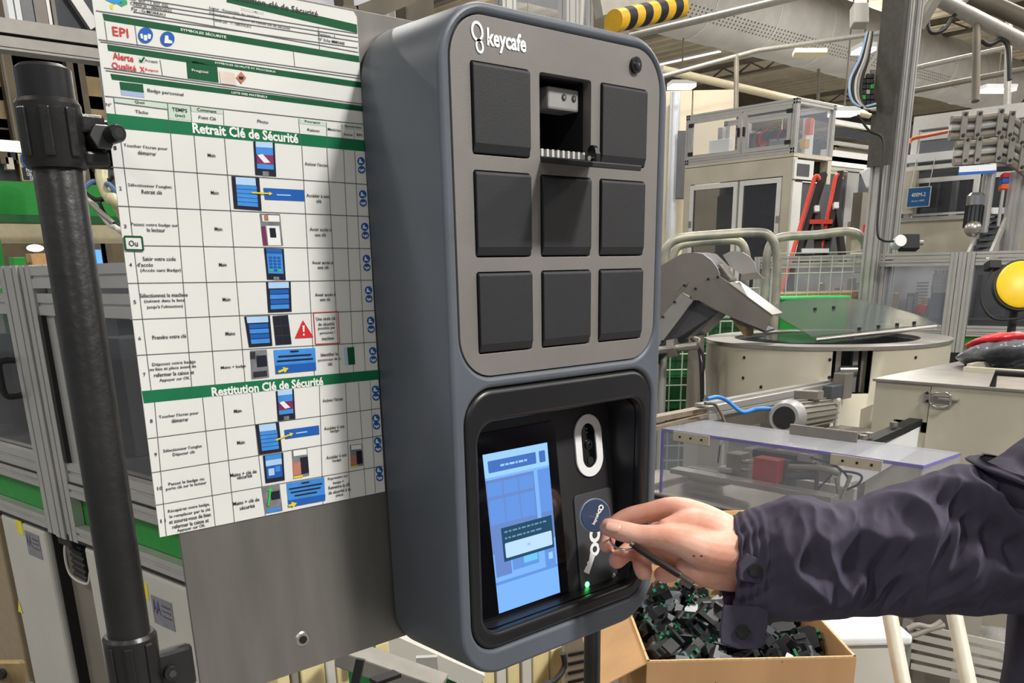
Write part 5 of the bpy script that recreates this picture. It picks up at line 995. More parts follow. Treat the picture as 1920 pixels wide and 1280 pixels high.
ypanel('upper_pane', (1568, 238), (1650, 268), 4.7, 0.01, m_smoke, ax); ypanel('upper_frame', (1566, 232), (1650, 238), 4.68, 0.04, m_whitefr, ax); ypanel('upper_frame', (1566, 270), (1650, 276), 4.68, 0.04, m_alu, ax); ypanel('upper_back', (1568, 276), (1650, 292), 4.72, 0.02, m_greyc, ax)
MB().box(8.2, 11.5, 4.75, 5.4, 0, 2.5).build('body', m_cream, ax)
ypanel('cream_post', (1600, 415), (1618, 476), 4.2, 0.06, m_cream, ax)
q = MB(); q.bar(at(1628, 315, D=8.0), at(1640, 345, D=8.0), 0.06, 0.14); q.build('white_hood', m_white, ax, bevel=0.01)
ypanel('grey_trunk', (1618, 360), (1640, 440), 4.1, 0.1, m_greyc, ax)
bl_ = thing('signal_lamp', 'red signal lamp left of the aluminium column', 'signal lamp', at(1625, 450, D=7)); c = at(1625, 436, D=7); q = MB(); q.cyl(c-EZ*0.06, c+EZ*0.06, 0.03, 20); q.build('red_lens', mat('red_lens', (190, 20, 30), 0.25, var=0, emit=(200, 20, 30), estr=0.5), bl_, smooth=40); q = MB(); q.cyl(c-EZ*0.12, c-EZ*0.06, 0.032, 20); q.build('socket', m_seal, bl_, smooth=40); q = MB(); q.cyl(Vector((c.x, c.y, 0)), c-EZ*0.12, 0.015, 10); q.build('mast', m_alu, bl_)
# ladder ------------------------------------------------------------------------
ld = thing('step_ladder', 'step ladder with red handrails and black legs beside the glazed machine', 'ladder', Vector((at(1535, 480, D=8).x, at(1535, 480, D=8).y, 0)))
m_redr = mat('red_rail', (214, 66, 50), 0.4, var=0.05)
def DD(x, y, d=7.7): return at(x, y, D=d)
def down(a, b, zf=0.0):     # continue a line to the floor
    return a+(b-a)*((zf-a.z)/(b.z-a.z))
for pts in (([(1538, 338), (1532, 330), (1527, 334), (1485, 478)]), ([(1579, 337), (1573, 328), (1567, 332), (1537, 478)])):
    P = [DD(*t_) for t_ in pts]; e = down(P[2], P[3]); q = MB(); q.tube(bez(P[:3], 6)+[e], 0.018, 12); q.build('handrail', m_redr, ld, smooth=50)
for a_, b__ in (((1545, 325), (1498, 478)), ((1577, 322), (1548, 478)), ((1531, 395), (1534, 478)), ((1569, 395), (1579, 478))):
    A = DD(*a_); B = DD(*b__); q = MB(); q.bar(A, down(A, B), 0.05, 0.045); q.build('leg', m_seal, ld)
for y, m_, x0, x1 in ((416, m_redr, 1515, 1557), (470, m_white, 1500, 1550), (445, m_seal, 1508, 1553)): q = MB(); q.bar(DD(x0, y), DD(x1, y), 0.12, 0.035); q.build('tread', m_, ld)
for k in range(4): z = 1.25-k*0.3; A = DD(1495, 490); B = DD(1552, 490); q = MB(); q.bar(Vector((A.x, A.y, z))-RT*0.03*k, Vector((B.x, B.y, z))-RT*0.02*k, 0.12, 0.035); q.build('tread', m_white, ld)
for x, y in ((1531, 392), (1567, 386)): q = MB(); q.obox(DD(x, y, 7.66), RT*0.02, UP*0.025, FW*0.02); q.build('joint', m_white, ld)

# ================================================================ machine 400M-2
mf = Face(1690, 440, 8.5, -math.pi/2)
mm = mf.root('assembly_machine', 'cream assembly machine with dark windows behind the aluminium column', 'machine')
def fpanel(F_, name, p0, p1, v, th, m_, parent, bev=0):
    a = F_.uz(*p0, v); c = F_.uz(*p1, v); return MB().box(min(a[0], c[0]), max(a[0], c[0]), v, v+th, min(a[1], c[1]), max(a[1], c[1])).build(name, m_, parent, world=False, bevel=bev)
MB().box(-0.3, 1.1, 0.05, 1.0, 0, 1.84).build('lower_body', m_cream, mm, world=False)
MB().box(-0.3, 0.60, 0.02, 0.05, 0.3, 1.84).build('lower_panel', m_cream, mm, world=False); MB().box(0.61, 1.1, 0.02, 0.05, 0.3, 1.84).build('lower_panel', m_cream, mm, world=False); MB().box(-0.3, 1.1, 0.0, 0.06, 1.84, 1.87).build('ledge', m_alu, mm, world=False)
for (u0, u1) in ((0.06, 0.56), (0.60, 0.95)):
    f_ = MB(); w_ = 0.035; z0, z1 = 1.88, 2.16; f_.box(u0, u0+w_, 0, 0.03, z0, z1); f_.box(u1-w_, u1, 0, 0.03, z0, z1); f_.box(u0+w_, u1-w_, 0, 0.03, z1-w_, z1); f_.box(u0+w_, u1-w_, 0, 0.03, z0, z0+0.015)
    fo = f_.build('window_frame', m_whitefr, mm, world=False); MB().box(u0+w_, u1-w_, 0.012, 0.018, z0, z1-w_).build('pane', m_smoke, fo, world=False)
for u in (0.15, 0.3, 0.38, 0.5, 0.75, 0.85): MB().box(u, u+0.035, 0.15, 0.2, 1.87, 2.15).build('inner_bar', random.choice([m_inlight, m_white, m_inner]), mm, world=False)
MB().box(-0.3, 1.1, 0.4, 0.42, 1.84, 2.62).build('inner_wall', m_dgrey, mm, world=False)
MB().box(0.0, 0.05, 0.0, 0.05, 1.87, 2.62).build('white_post', m_whitefr, mm, world=False); MB().box(0.05, 1.1, 0.0, 0.05, 2.52, 2.62).build('top_frame', m_whitefr, mm, world=False); MB().box(0.06, 1.1, 0.01, 0.04, 2.44, 2.50).build('top_rail', m_whitefr, mm, world=False); MB().box(0.40, 0.43, 0.0, 0.04, 2.3, 2.52).build('mullion', m_whitefr, mm, world=False)
MB().box(0.06, 1.1, 0.02, 0.026, 2.2, 2.44).build('pane', sheet_glass('grey_pane', (130, 132, 140), 0.6), mm, world=False)
MB().box(-0.3, 0.5, -0.05, 0.03, 2.28, 2.34).build('cable_rail', m_white, mm, world=False); MB().box(-0.3, 0.45, -0.05, 0.0, 2.22, 2.25).build('cable_rail', m_whitefr, mm, world=False)
MB().box(-0.05, 0.1, -0.06, -0.02, 1.9, 2.22).build('cream_post', m_cream, mm, world=False)
# hanging sign
sg = thing('machine_sign', 'blue sign reading 400M-2 hanging beside the aluminium column', 'sign', mf.w(0.1, -0.1, 1.95), mf.a)
s0 = mf.uz(1703, 352, -0.1); s1 = mf.uz(1742, 387, -0.1)
MB().box(s0[0], s1[0], -0.1, -0.092, s1[1], s0[1]).build('border', m_white, sg, world=False).location -= Vector((0.1, -0.1, 1.95))
def sgm(q, name, m_): o = q.build(name, m_, sg, world=False); o.location = Vector((-0.1, 0.1, -1.95)); return o
sgm(MB().box(s0[0]+0.006, s1[0]-0.006, -0.104, -0.1, s1[1]+0.006, s0[1]-0.006), 'blue_field', mat('sign_blue', (24, 92, 150), 0.45, var=0.02))
q = MB(); put_text(q, '400M-2', ((s0[0]+s1[0])/2, -0.106, s1[1]+(s0[1]-s1[1])*0.62), EX, EZ, (s1[0]-s0[0])*0.62, 0.030, 0.015); sgm(q, 'sign_lettering', m_ink_w)
q = MB(); put_text(q, 'Secteur 400M', ((s0[0]+s1[0])/2, -0.106, s1[1]+(s0[1]-s1[1])*0.32), EX, EZ, (s1[0]-s0[0])*0.55, 0.014); sgm(q, 'sign_lettering', m_ink_w)
for u in (s0[0]+0.02, s1[0]-0.02): q = MB(); q.cyl((u, -0.096, s0[1]), (u, -0.05, 2.3), 0.004, 6); sgm(q, 'hanger', m_alu)
# curved conveyor rails
for nm, pts, lab in (('upper', [(1782, 240), (1830, 238), (1875, 234), (1905, 246), (1935, 275)], 'upper curved grey conveyor channel at the right edge'), ('lower', [(1790, 288), (1830, 285), (1875, 282), (1905, 293), (1935, 318)], 'lower curved grey conveyor channel at the right edge')):
    cv = thing('curved_conveyor', lab, 'conveyor', at(1830, 260, D=6.1)); P = bez([at(x, y, D=6.1) for x, y in pts], 8)
    for off, r_ in ((0.055, 0.022), (0.0, 0.02), (-0.055, 0.026)): q = MB(); q.tube([p+EZ*off for p in P], r_, 8); q.build('channel_rail', m_greyc if off else m_alu, cv, smooth=40)
    rib_ = MB(); rib_.grid([[p+EZ*-0.05+FW*0.03 for p in P], [p+EZ*0.05+FW*0.03 for p in P]]); w_ = rib_.build('channel_wall', m_alu, cv); md = w_.modifiers.new('t', 'SOLIDIFY'); md.thickness = 0.01
    for k in (4, 8, 15, 20, 26): q = MB(); q.bar(P[k]-EZ*0.085-FW*0.03, P[k]+EZ*0.085-FW*0.03, 0.04, 0.012, up=FW); b0 = q.build('clamp_bar', m_pipe, cv); [MB().cyl(P[k]+EZ*zz-FW*0.036, P[k]+EZ*zz-FW*0.046, 0.011, 8).build('bolt', m_seal, b0) for zz in (-0.065, 0.065)]
    q = MB(); q.cyl(P[14]-EZ*0.08, Vector((P[14].x, P[14].y, 0)), 0.03, 12); q.build('support', m_alu, cv)
run('orange_cable', 'orange cable running from the cable rail to the upper conveyor', bez([at(1704, 270, D=6.5), at(1712, 260, D=6.5), at(1740, 254, D=6.4), at(1794, 243, D=6.1)], 8), 0.012, MATS['orange_unit'], 'cable')
# label board, motor, inclined conveyor, post
q = MB(); q.hexa([at(1797, 327, D=6.0), at(1868, 322, D=6.0), at(1868, 322, D=6.2), at(1797, 327, D=6.2), at(1799, 312, D=6.0), at(1868, 307, D=6.0), at(1868, 307, D=6.2), at(1799, 312, D=6.2)]); lb_ = q.build('label_board', m_white, None, label='white and blue label board under the conveyor channels', cat='board')
q = MB(); q.hexa([at(1797, 329, D=5.98), at(1868, 324, D=5.98), at(1868, 324, D=6.0), at(1797, 329, D=6.0), at(1797, 323, D=5.98), at(1868, 319, D=5.98), at(1868, 319, D=6.0), at(1797, 323, D=6.0)]); q.build('blue_strip', m_blue, lb_)
mo = thing('vertical_motor', 'upright electric motor with chrome cap on the inclined conveyor', 'motor', at(1826, 440, D=6.15)); c = at(1826, 402, D=6.15)
q = MB(); q.cyl(c-EZ*0.09, c+EZ*0.06, 0.052, 24); q.build('body', m_inner, mo, smooth=40); q = MB(); q.tube([c+EZ*0.06, c+EZ*0.12, c+EZ*0.14], [0.058, 0.058, 0.04], 24); q.build('cap', m_silver, mo, smooth=40); q = MB(); q.ball(at(1824, 428, D=6.15), 0.055); q.build('gearbox', m_steel, mo, smooth=60)
for k in range(12): th = 2*math.pi*k/12; q = MB(); q.bar(c-EZ*0.085+Vector((math.cos(th), math.sin(th), 0))*0.055, c+EZ*0.055+Vector((math.cos(th), math.sin(th), 0))*0.055, 0.006, 0.012, up=(math.cos(th), math.sin(th), 0)); q.build('fin', m_seal, mo)
ic = thing('inclined_conveyor', 'inclined cleated conveyor right of the upright motor', 'conveyor', at(1840, 470, D=6.7)); A = at(1872, 398, D=6.35); B = at(1838, 475, D=6.1)
B2 = down(A, B, 1.47)
for s_ in (-1, 1): q = MB(); q.bar(A+RT*0.075*s_, B2+RT*0.075*s_, 0.02, 0.06); q.build('side_rail', m_alu, ic)
q = MB(); q.bar(A+FW*0.02, B2+FW*0.02, 0.13, 0.02); q.build('belt', m_inner, ic)
for k in range(9): p = A+(B2-A)*((k+0.5)/9); q = MB(); q.bar(p-RT*0.06-FW*0.01, p+RT*0.06-FW*0.01, 0.03, 0.012); q.build('cleat', m_dgrey, ic)
q = MB(); q.obox(A-FW*0.02-UP*0.0, RT*0.06, UP*0.025, FW*0.004); q.build('label_plate', m_white, ic)
q = MB(); q.bar(B2, Vector((B2.x, B2.y, 0)), 0.06, 0.06); q.build('foot', m_alu, ic)
for px, w_, lab in ((1893, 0.07, 'aluminium post at the right edge behind the conveyor'), (1910, 0.05, 'thin aluminium post nearest the right edge')):
    p = at(px, 420, D=6.3); q = MB(); profile(q, Vector((p.x, p.y, 0)), Vector((p.x, p.y, at(px, 325, D=6.3).z)), w_, w_); q.build('post', m_alu, None, label=lab, cat='post')
ss = thing('signal_switch', 'red blue and orange stacked indicator beside the right hand post', 'signal lamp', at(1883, 350, D=6.15)); c = at(1883, 341, D=6.15)
for k, m_ in enumerate((MATS['orange_unit'], m_blue, MATS['red_knob'])): q = MB(); q.obox(c+EZ*(-0.035+0.035*k), RT*0.024, FW*0.024, EZ*0.016); q.build('segment', m_, ss, bevel=0.003)
q = MB(); q.cyl(c-EZ*0.05, c-EZ*0.3, 0.012, 8); q.build('stem', m_alu, ss)

# ================================================================ aluminium column, cables and junction box
cp0 = at(1667, 300, D=5.6); colu = thing('aluminium_column', 'tall slotted aluminium column rising through the frame on the right', 'column', Vector((cp0.x, cp0.y, 0)))
ang_c = -0.35; cx_ = Vector((math.cos(ang_c), math.sin(ang_c), 0)); cy_ = Vector((-math.sin(ang_c), math.cos(ang_c), 0))
base = Vector((cp0.x, cp0.y, 0)); zc_ = 3.9
for k, (o_, w_) in enumerate(((-0.063, 0.075), (0.015, 0.075), (0.077, 0.046))):
    q = MB(); profile(q, base+cx_*o_, base+cx_*o_+EZ*zc_, w_, 0.09, gs=0.014, gd=0.012, up=(0, 0, 1)); q.build('profile_bar', m_alu, colu)
q = MB(); zc0 = at(1650, 310, D=5.5).z; q.obox(base-cx_*0.115-cy_*0.04+EZ*((zc0+zc_)/2), cx_*0.012, cy_*0.09, EZ*((zc_-zc0)/2)); q.build('cable_channel', mat('dark_channel', (72, 69, 64), 0.45, 0.2, var=0.08), colu)
q = MB(); q.bar(base+cx_*0.1+EZ*at(1745, -10, D=5.5).z, base+cx_*0.1+EZ*(at(1745, -10, D=5.5).z)+RT*0.3+UP*0.14, 0.06, 0.05); q.bar(base+cx_*0.12+EZ*(at(1720, 60, D=5.5).z), base+cx_*0.28+EZ*(at(1730, 0, D=5.5).z+0.05), 0.05, 0.05); q.build('bracket_arm', m_greyc, colu)
sw = at(1690, 455, D=5.4); q = MB(); q.obox(sw+RT*0.045, RT*0.055, UP*0.045, FW*0.03); s0_ = q.build('limit_switch', m_seal, colu, bevel=0.006); q = MB(); q.cyl(sw-RT*0.02-FW*0.04, sw-RT*0.02+FW*0.03, 0.035, 18); q.build('white_mount', m_white, s0_, smooth=40); q = MB(); q.cyl(sw+RT*0.09, sw+RT*0.13, 0.015, 10); q.build('cable_gland', m_pipe, s0_)
q = MB(); q.tube(bez([at(1608, 215, D=5.35), at(1630, 245, D=5.35), at(1655, 262, D=5.35), at(1652, 330, D=5.35), at(1645, 430, D=5.35), at(1655, 450, D=5.35), at(1676, 452, D=5.35)], 8), 0.007, 8); q.build('black_cable', m_blackmatte, colu, smooth=60)
jb = at(1611, 30, D=5.6); q = MB(); q.obox(jb, RT*0.047, UP*0.062, FW*0.04); q.build('junction_box', m_cab, None, label='pale junction box hung left of the aluminium column top', cat='junction box', bevel=0.006)
for k, (dx, m_, lab) in enumerate(((0, mat('light_blue_tube', (150, 180, 214), 0.4, var=0.05), 'pale blue air tube, leftmost of the bundle by the column'), (4, m_seal, 'black air tube in the bundle by the column, second from the left'), (8, m_cab, 'white air tube in the bundle by the column'), (12, m_pipe, 'grey air tube in the bundle by the column'), (16, m_seal, 'black air tube, rightmost of the bundle by the column'))):
    q = MB(); q.tube(bez([at(1626+dx*0.6, 60, D=5.45), at(1612+dx, 110, D=5.45), at(1594+dx*1.4, 150, D=5.45), at(1596+dx*1.2, 185, D=5.45), at(1615+dx*0.8, 200+dx*0.4, D=5.45), at(1642, 195+dx, D=5.45)], 8), 0.0085, 8); q.build('air_tube', m_, None, smooth=60, label=lab, cat='tube', group='air tubes by the column')
vb = thing('valve_block', 'block of black pneumatic fittings fixed to the column above the cable loop', 'valve block', at(1630, 170, D=5.5))
for r in range(6):
    for c_ in range(3): p = at(1618+c_*8, 145+r*10, D=5.5); q = MB(); q.obox(p, RT*0.011, UP*0.014, FW*0.02); q.build('fitting', m_seal if (r+c_) % 4 else random.choice([m_grn, MATS['hazard_yellow'], m_pipe]), vb, bevel=0.003)
q = MB(); q.obox(at(1632, 205, D=5.48), RT*0.014, UP*0.008, FW*0.01); q.build('orange_plug', MATS['orange_unit'], vb)
q = MB(); q.obox(at(1640, 168, D=5.55), RT*0.03, UP*0.12, FW*0.006); q.build('back_plate', m_greyc, vb)

# ================================================================ right guard fence with green band
FK = 6.4/9.0
def fz(z): return 1.546+(z-1.546)*FK
ff = Face(1780, 560, 6.4, avp(-1250))
fe = ff.root('guard_fence', 'aluminium guard fence with clear panes and a green band at the right', 'fence')
for u in (-0.005, 0.063, 0.131): prof_l('post', (u*FK, 0.03, fz(0.76)), (u*FK, 0.03, fz(1.6)), 0.062*FK, 0.05, parent=fe)
prof_l('post', (-1.28, 0.03, 0.0), (-1.28, 0.03, fz(1.6)), 0.045, 0.045, parent=fe); MB().box(0.0, 0.085, 0.0, 0.06, 0.0, fz(0.76)).build('black_foot', m_seal, fe, world=False)
prof_l('post', (0.93, 0.03, 0.0), (0.93, 0.03, fz(1.6)), 0.045, 0.045, parent=fe)
for (a, c_) in ((-1.255, -0.028), (0.118, 0.905)):
    for nm, z, h_ in (('top_rail', 1.575, 0.05), ('top_rail', 1.515, 0.05), ('mid_rail', 0.965, 0.05), ('mid_rail', 0.918, 0.035), ('bottom_rail', 0.762, 0.04)): prof_l(nm, (a, 0.03, fz(z)), (c_, 0.03, fz(z)), 0.045, h_*FK, parent=fe)
    MB().box(a, c_, 0.028, 0.036, fz(0.782), fz(0.90)).build('green_panel', m_grn, fe, world=False); MB().box(a, c_, 0.028, 0.034, fz(0.99), fz(1.49)).build('pane', m_pane if a < 0 else m_smoke, fe, world=False)
fm = thing('fenced_mechanism', 'cluttered grey mechanism with motors behind the clear fence panes', 'machine', ff.w(-0.4, 0.3, 0), ff.a)
def fmb(q, name, m_, **k): o = q.build(name, m_, fm, world=False, **k); o.location = Vector((0.4, -0.3, 0)); return o
zb0 = fz(1.03)
fmb(MB().box(-1.22, 0.85, 0.14, 0.55, 0.0, zb0), 'bench', m_inner); fmb(MB().box(-1.22, 0.85, 0.55, 0.57, zb0, fz(1.5)), 'back_panel', mat('mech_back', (150, 150, 152), 0.5, var=0.15, scale=4))
for k in range(34):
    u = -1.2+k*0.061; w_ = random.uniform(.012, .03); z1 = fz(random.uniform(1.1, 1.42)); v_ = random.uniform(.17, .45)
    if u > 0.12 and k % 3: continue
    if k % 3 == 0: fmb(MB().cyl((u, v_, zb0), (u, v_, z1), w_, 14), 'cylinder', random.choice([m_silver, m_inner, m_steel]), smooth=40)
    else: fmb(MB().box(u-w_, u+w_, v_, v_+0.06, zb0, z1), 'unit', random.choice([m_inner, m_inlight, m_dgrey, m_steel, MATS['worn_bracket']]), bevel=0.004)
for k in range(12): fmb(MB().box(-0.235, -0.17, 0.12, 0.15, fz(1.04+k*0.027), fz(1.055+k*0.027)), 'rack_tooth', m_greyc)
mp = (-0.093, 0.12); fmb(MB().cyl((mp[0], mp[1], fz(1.26)), (mp[0], mp[1], fz(1.42)), 0.05, 22), 'motor', m_steel, smooth=40); fmb(MB().cyl((mp[0], mp[1], fz(1.42)), (mp[0], mp[1], fz(1.45)), 0.044, 22), 'motor_cap', m_silver, smooth=40); fmb(MB().box(mp[0]-.04, mp[0]+.04, mp[1]-.04, mp[1]+.04, zb0, fz(1.26)), 'gearbox', m_inner, bevel=0.008); fmb(MB().box(mp[0]-.12, mp[0]-.06, mp[1]-.04, mp[1]+.02, fz(1.08), fz(1.16)), 'red_unit', MATS['red_knob'], bevel=0.008)

# ================================================================ wire trolley with tube hoops
tf = Face(1440, 500, 6.05, -YAW)
tro = tf.root('wire_trolley', 'roll trolley of worn grey tube hoops and wire mesh behind the drum', 'trolley')
m_tube = mat('worn_tube', (138, 138, 132), 0.42, 0.4, var=0.04, scale=7, rgb2=(174, 171, 154))
def hoop(pts, v, legs=True):
    P = [(*tf.uz(x, y, v),) for x, y in pts]; P3 = [Vector((u, v, z)) for u, z in P]
    a = Vector((P3[0].x, v, 0.12)); e = Vector((P3[-1].x, v, 0.12)); q = MB(); q.tube([a]+bez(P3, 8)+[e], 0.027, 14); q.build('hoop', m_tube, tro, world=False, smooth=50)
hoop([(1247, 490), (1252, 462), (1275, 447), (1330, 441), (1420, 436), (1446, 446), (1456, 475), (1457, 520)], 0.0)
hoop([(1262, 480), (1272, 462), (1300, 455), (1370, 450), (1392, 458), (1400, 480)], 0.40)
hoop([(1436, 520), (1440, 470), (1460, 446), (1530, 440), (1590, 434), (1616, 446), (1626, 480), (1624, 540)], 0.32)
wm = MB(); u0, u1 = tf.uz(1455, 500, .32)[0], tf.uz(1622, 500, .32)[0]
for k in range(9): u = u0+(u1-u0)*k/8; wm.tube([(u, .32, 0.3), (u, .32, 1.58)], 0.0045, 6)
for k in range(11): z = 0.35+k*0.125; wm.tube([(u0, .32, z), (u1, .32, z)], 0.0045, 6)
wm.build('wire_mesh', m_alu, tro, world=False, kind='stuff')
wm = MB(); u0, u1 = tf.uz(1236, 600, 0)[0], tf.uz(1420, 600, 0)[0]
for k in range(9): u = u0+(u1-u0)*k/8; wm.tube([(u, .0, 0.2), (u, .0, 1.40)], 0.005, 6)
for k in range(13): z = 0.22+k*0.098; wm.tube([(u0, .0, z), (u1, .0, z)], 0.005, 6)
wm.build('wire_mesh', mat('mesh_wire', (176, 190, 170), 0.4, 0.3, var=0.05), tro, world=False, kind='stuff')
MB().box(-0.75, 0.68, -0.02, 0.42, 0.08, 0.12).build('base_frame', m_tube, tro, world=False)
for (u, v) in ((-0.68, 0.05), (0.6, 0.05), (-0.68, 0.36), (0.6, 0.36)): q = MB(); q.cyl((u, v-.015, 0.045), (u, v+.015, 0.045), 0.045, 16); q.build('castor', m_seal, tro, world=False)
gb = tf.root('green_crate', 'big dark green crate inside the wire trolley on the left', 'crate'); MB().box(-0.72, -0.05, 0.08, 0.36, 0.12, 1.22).build('body', mat('crate_green', (10, 74, 34), 0.5, var=0.1, scale=5), gb, world=False, bevel=0.01)
for k in range(5): MB().box(-0.72, -0.05, 0.065, 0.08, 0.25+k*0.2, 0.28+k*0.2).build('rib', mat('crate_rib', (24, 110, 52), 0.5, var=0.05), gb, world=False)
gs = tf.root('green_lid_crate', 'green crate with bright rim just above the clear drum lid', 'crate'); za = tf.uz(1500, 556, .1)[1]; MB().box(tf.uz(1466, 560, .1)[0], tf.uz(1592, 560, .1)[0], 0.1, 0.30, 0.12, za-0.015).build('body', m_grn, gs, world=False); MB().box(tf.uz(1464, 560, .1)[0], tf.uz(1594, 560, .1)[0], 0.09, 0.31, za-0.02, za).build('rim', mat('bright_green', (40, 190, 90), 0.45, var=0.03), gs, world=False, bevel=0.006)
cs_ = tf.root('brown_carton', 'open brown carton behind the wire mesh above the green crate', 'box'); za = tf.uz(1540, 546, .36)[1]; MB().box(tf.uz(1462, 560, .36)[0], tf.uz(1625, 560, .36)[0], 0.345, 0.415, 0.12, za).build('body', MATS['carton'], cs_, world=False)

# ================================================================ drum feeder
DC = Vector((4.04, 1.91, 0)); DRm = 0.61; ZTD = 1.15
drum = thing('drum_feeder', 'round cream drum feeder with a steel rim and dark open slot', 'feeder', DC)
th0 = math.atan2(at(1562, 690, Z=1.02).y-DC.y, at(1562, 690, Z=1.02).x-DC.x)
def drum_hit(px, py):
    d = ray(px, py); o = CAM-DC; A_ = d.x**2+d.y**2; B_ = 2*(d.x*o.x+d.y*o.y); C_ = o.x**2+o.y**2-DRm**2; t = (-B_-math.sqrt(max(0, B_*B_-4*A_*C_)))/(2*A_); p = CAM+d*t; return math.atan2(p.y-DC.y, p.x-DC.x), p.z
a0, zs1 = drum_hit(1562, 656); a1, _ = drum_hit(1637, 656); _, zs0 = drum_hit(1600, 738)
if a1 < a0: a1 += 2*math.pi
ths = [a0+(a1-a0)*k/10 for k in range(11)]+[a1+(2*math.pi-(a1-a0))*k/60 for k in range(1, 60)]
zsr = [0.35, zs0, zs1, ZTD]; vs = []; fs = []
for z in zsr:
    for t_ in ths: vs.append(DC+Vector((math.cos(t_)*DRm, math.sin(t_)*DRm, z)))
N_ = len(ths)
for r in range(3):
    for k in range(N_):
        if r == 1 and k < 10: continue
        fs.append((r*N_+k, r*N_+(k+1) % N_, (r+1)*N_+(k+1) % N_, (r+1)*N_+k))
q = MB(); q.add(vs, fs); w_ = q.build('drum_wall', m_cream, drum, smooth=40); md = w_.modifiers.new('t', 'SOLIDIFY'); md.thickness = 0.012; md.offset = 0
def annulus(name, c, ro, ri, z0, z1, m_, parent, n=64):
    vs = []; 
    for r, z in ((ro, z0), (ro, z1), (ri, z1), (ri, z0)):
        for k in range(n): t_ = 2*math.pi*k/n; vs.append(Vector((c.x+r*math.cos(t_), c.y+r*math.sin(t_), z)))
    q = MB(); q.add(vs, [(j*n+k, j*n+(k+1) % n, ((j+1) % 4)*n+(k+1) % n, ((j+1) % 4)*n+k) for j in range(4) for k in range(n)]); return q.build(name, m_, parent, smooth=40)
annulus('steel_rim', DC, DRm+0.012, DRm-0.14, ZTD-0.006, ZTD+0.012, m_steel, drum)
annulus('inner_wall', DC, DRm-0.13, DRm-0.15, 0.75, ZTD-0.006, m_inner, drum); q = MB(); q.cyl(DC+EZ*0.72, DC+EZ*0.75, DRm-0.02, 40); q.build('bowl_floor', m_seal, drum)
am_ = (a0+a1)/2; rdir = Vector((math.cos(am_), math.sin(am_), 0)); tdr = Vector((-rdir.y, rdir.x, 0))
for off, m_ in ((-0.05, m_steel), (0.03, m_inlight), (0.07, m_greyc)): q = MB(); q.obox(DC+rdir*(DRm-0.09)+tdr*off+EZ*((zs0+zs1)/2), rdir*0.03, tdr*0.012, EZ*((zs1-zs0)/2)); q.build('slot_part', m_, drum)
q = MB(); q.cyl(DC+rdir*(DRm-0.07)+tdr*0.04+EZ*((zs0+zs1)/2), DC+rdir*(DRm-0.07)-tdr*0.04+EZ*((zs0+zs1)/2), 0.03, 14); q.build('roller', m_silver, drum, smooth=40)
for px, py in ((1397, 670), (1395, 708), (1556, 674), (1555, 707), (1428, 725), (1715, 670)):
    t_, z_ = drum_hit(px, py); p = DC+Vector((math.cos(t_)*DRm, math.sin(t_)*DRm, z_)); n_ = Vector((math.cos(t_), math.sin(t_), 0)); q = MB(); q.cyl(p, p+n_*0.008, 0.008, 10); q.build('rivet', m_seal, drum)
for k in range(4): t_ = 0.6+k*math.pi/2; p = DC+Vector((math.cos(t_)*0.5, math.sin(t_)*0.5, 0)); MB().box(p.x-.05, p.x+.05, p.y-.05, p.y+.05, 0, 0.36).build('leg', m_cream, drum)
q = MB(); g0 = at(1590, 745, X=3.75); q.hexa([Vector((3.62, 1.95, 0.4)), Vector((3.62, 1.45, 0.55)), Vector((3.7, 1.45, 0.55)), Vector((3.7, 1.95, 0.4)), Vector((3.62, 1.95, 0.62)), Vector((3.62, 1.40, 0.9)), Vector((3.7, 1.40, 0.9)), Vector((3.7, 1.95, 0.62))]); q.build('gusset', m_cream, drum)
# clear lid sheets on the drum
m_lid = sheet_glass('lid_acrylic', (96, 106, 104), 0.48, 0.08)  # dark tint carries the reflection of the dark ceiling
ldp = thing('acrylic_cover', 'clear acrylic cover, tinted like the dark ceiling it reflects, lying askew on the drum feeder', 'cover', DC+EZ*ZTD)
def lidpoly(name, pts, th=0.006):
    P = [at(x, y, Z=z) for x, y, z in pts]; n_ = len(P); q = MB(); q.add(P+[p-EZ*th for p in P], [tuple(range(n_)), tuple(range(n_, 2*n_))[::-1]]+[(i, (i+1) % n_, n_+(i+1) % n_, n_+i) for i in range(n_)]); return q.build(name, m_lid, ldp)
def atL(px, py, L): d_ = ray(px, py); return CAM+d_*(L/Vector((d_.x, d_.y, 0)).length)
lp0, lp1, lp2 = atL(1522, 630, 4.78), atL(1758, 606, 5.05), atL(1590, 558, 5.5); lpn = (lp1-lp0).cross(lp2-lp0).normalized()
P = [on_plane(x, y, lp0, lpn) for x, y in ((1522, 630), (1470, 600), (1449, 585), (1452, 572), (1475, 562), (1530, 558), (1592, 558), (1660, 572), (1720, 590), (1758, 606))]
n_ = len(P); q = MB(); q.add(P+[p-EZ*0.006 for p in P], [tuple(range(n_)), tuple(range(n_, 2*n_))[::-1]]+[(i, (i+1) % n_, n_+(i+1) % n_, n_+i) for i in range(n_)]); q.build('raised_sheet', m_lid, ldp)
lidpoly('flat_sheet', [(1420, 634, 1.172), (1452, 626, 1.172), (1520, 620, 1.172), (1620, 618, 1.172), (1730, 612, 1.172), (1640, 632, 1.172), (1560, 640, 1.172), (1480, 641, 1.172)])
q = MB(); q.tube([on_plane(1530, 632, lp0, lpn)-EZ*0.012, on_plane(1640, 620, lp0, lpn)-EZ*0.012, on_plane(1756, 608, lp0, lpn)-EZ*0.012], 0.010, 10); q.build('hinge_bar', m_steel, ldp, smooth=40)
for px, py in ((1611, 618), (1647, 614), (1682, 610), (1714, 607), (1528, 581), (1563, 578)): p = on_plane(px, py, lp0, lpn); q = MB(); q.cyl(p-EZ*0.015, p+EZ*0.012, 0.009, 10); q.build('bolt', m_seal, ldp)

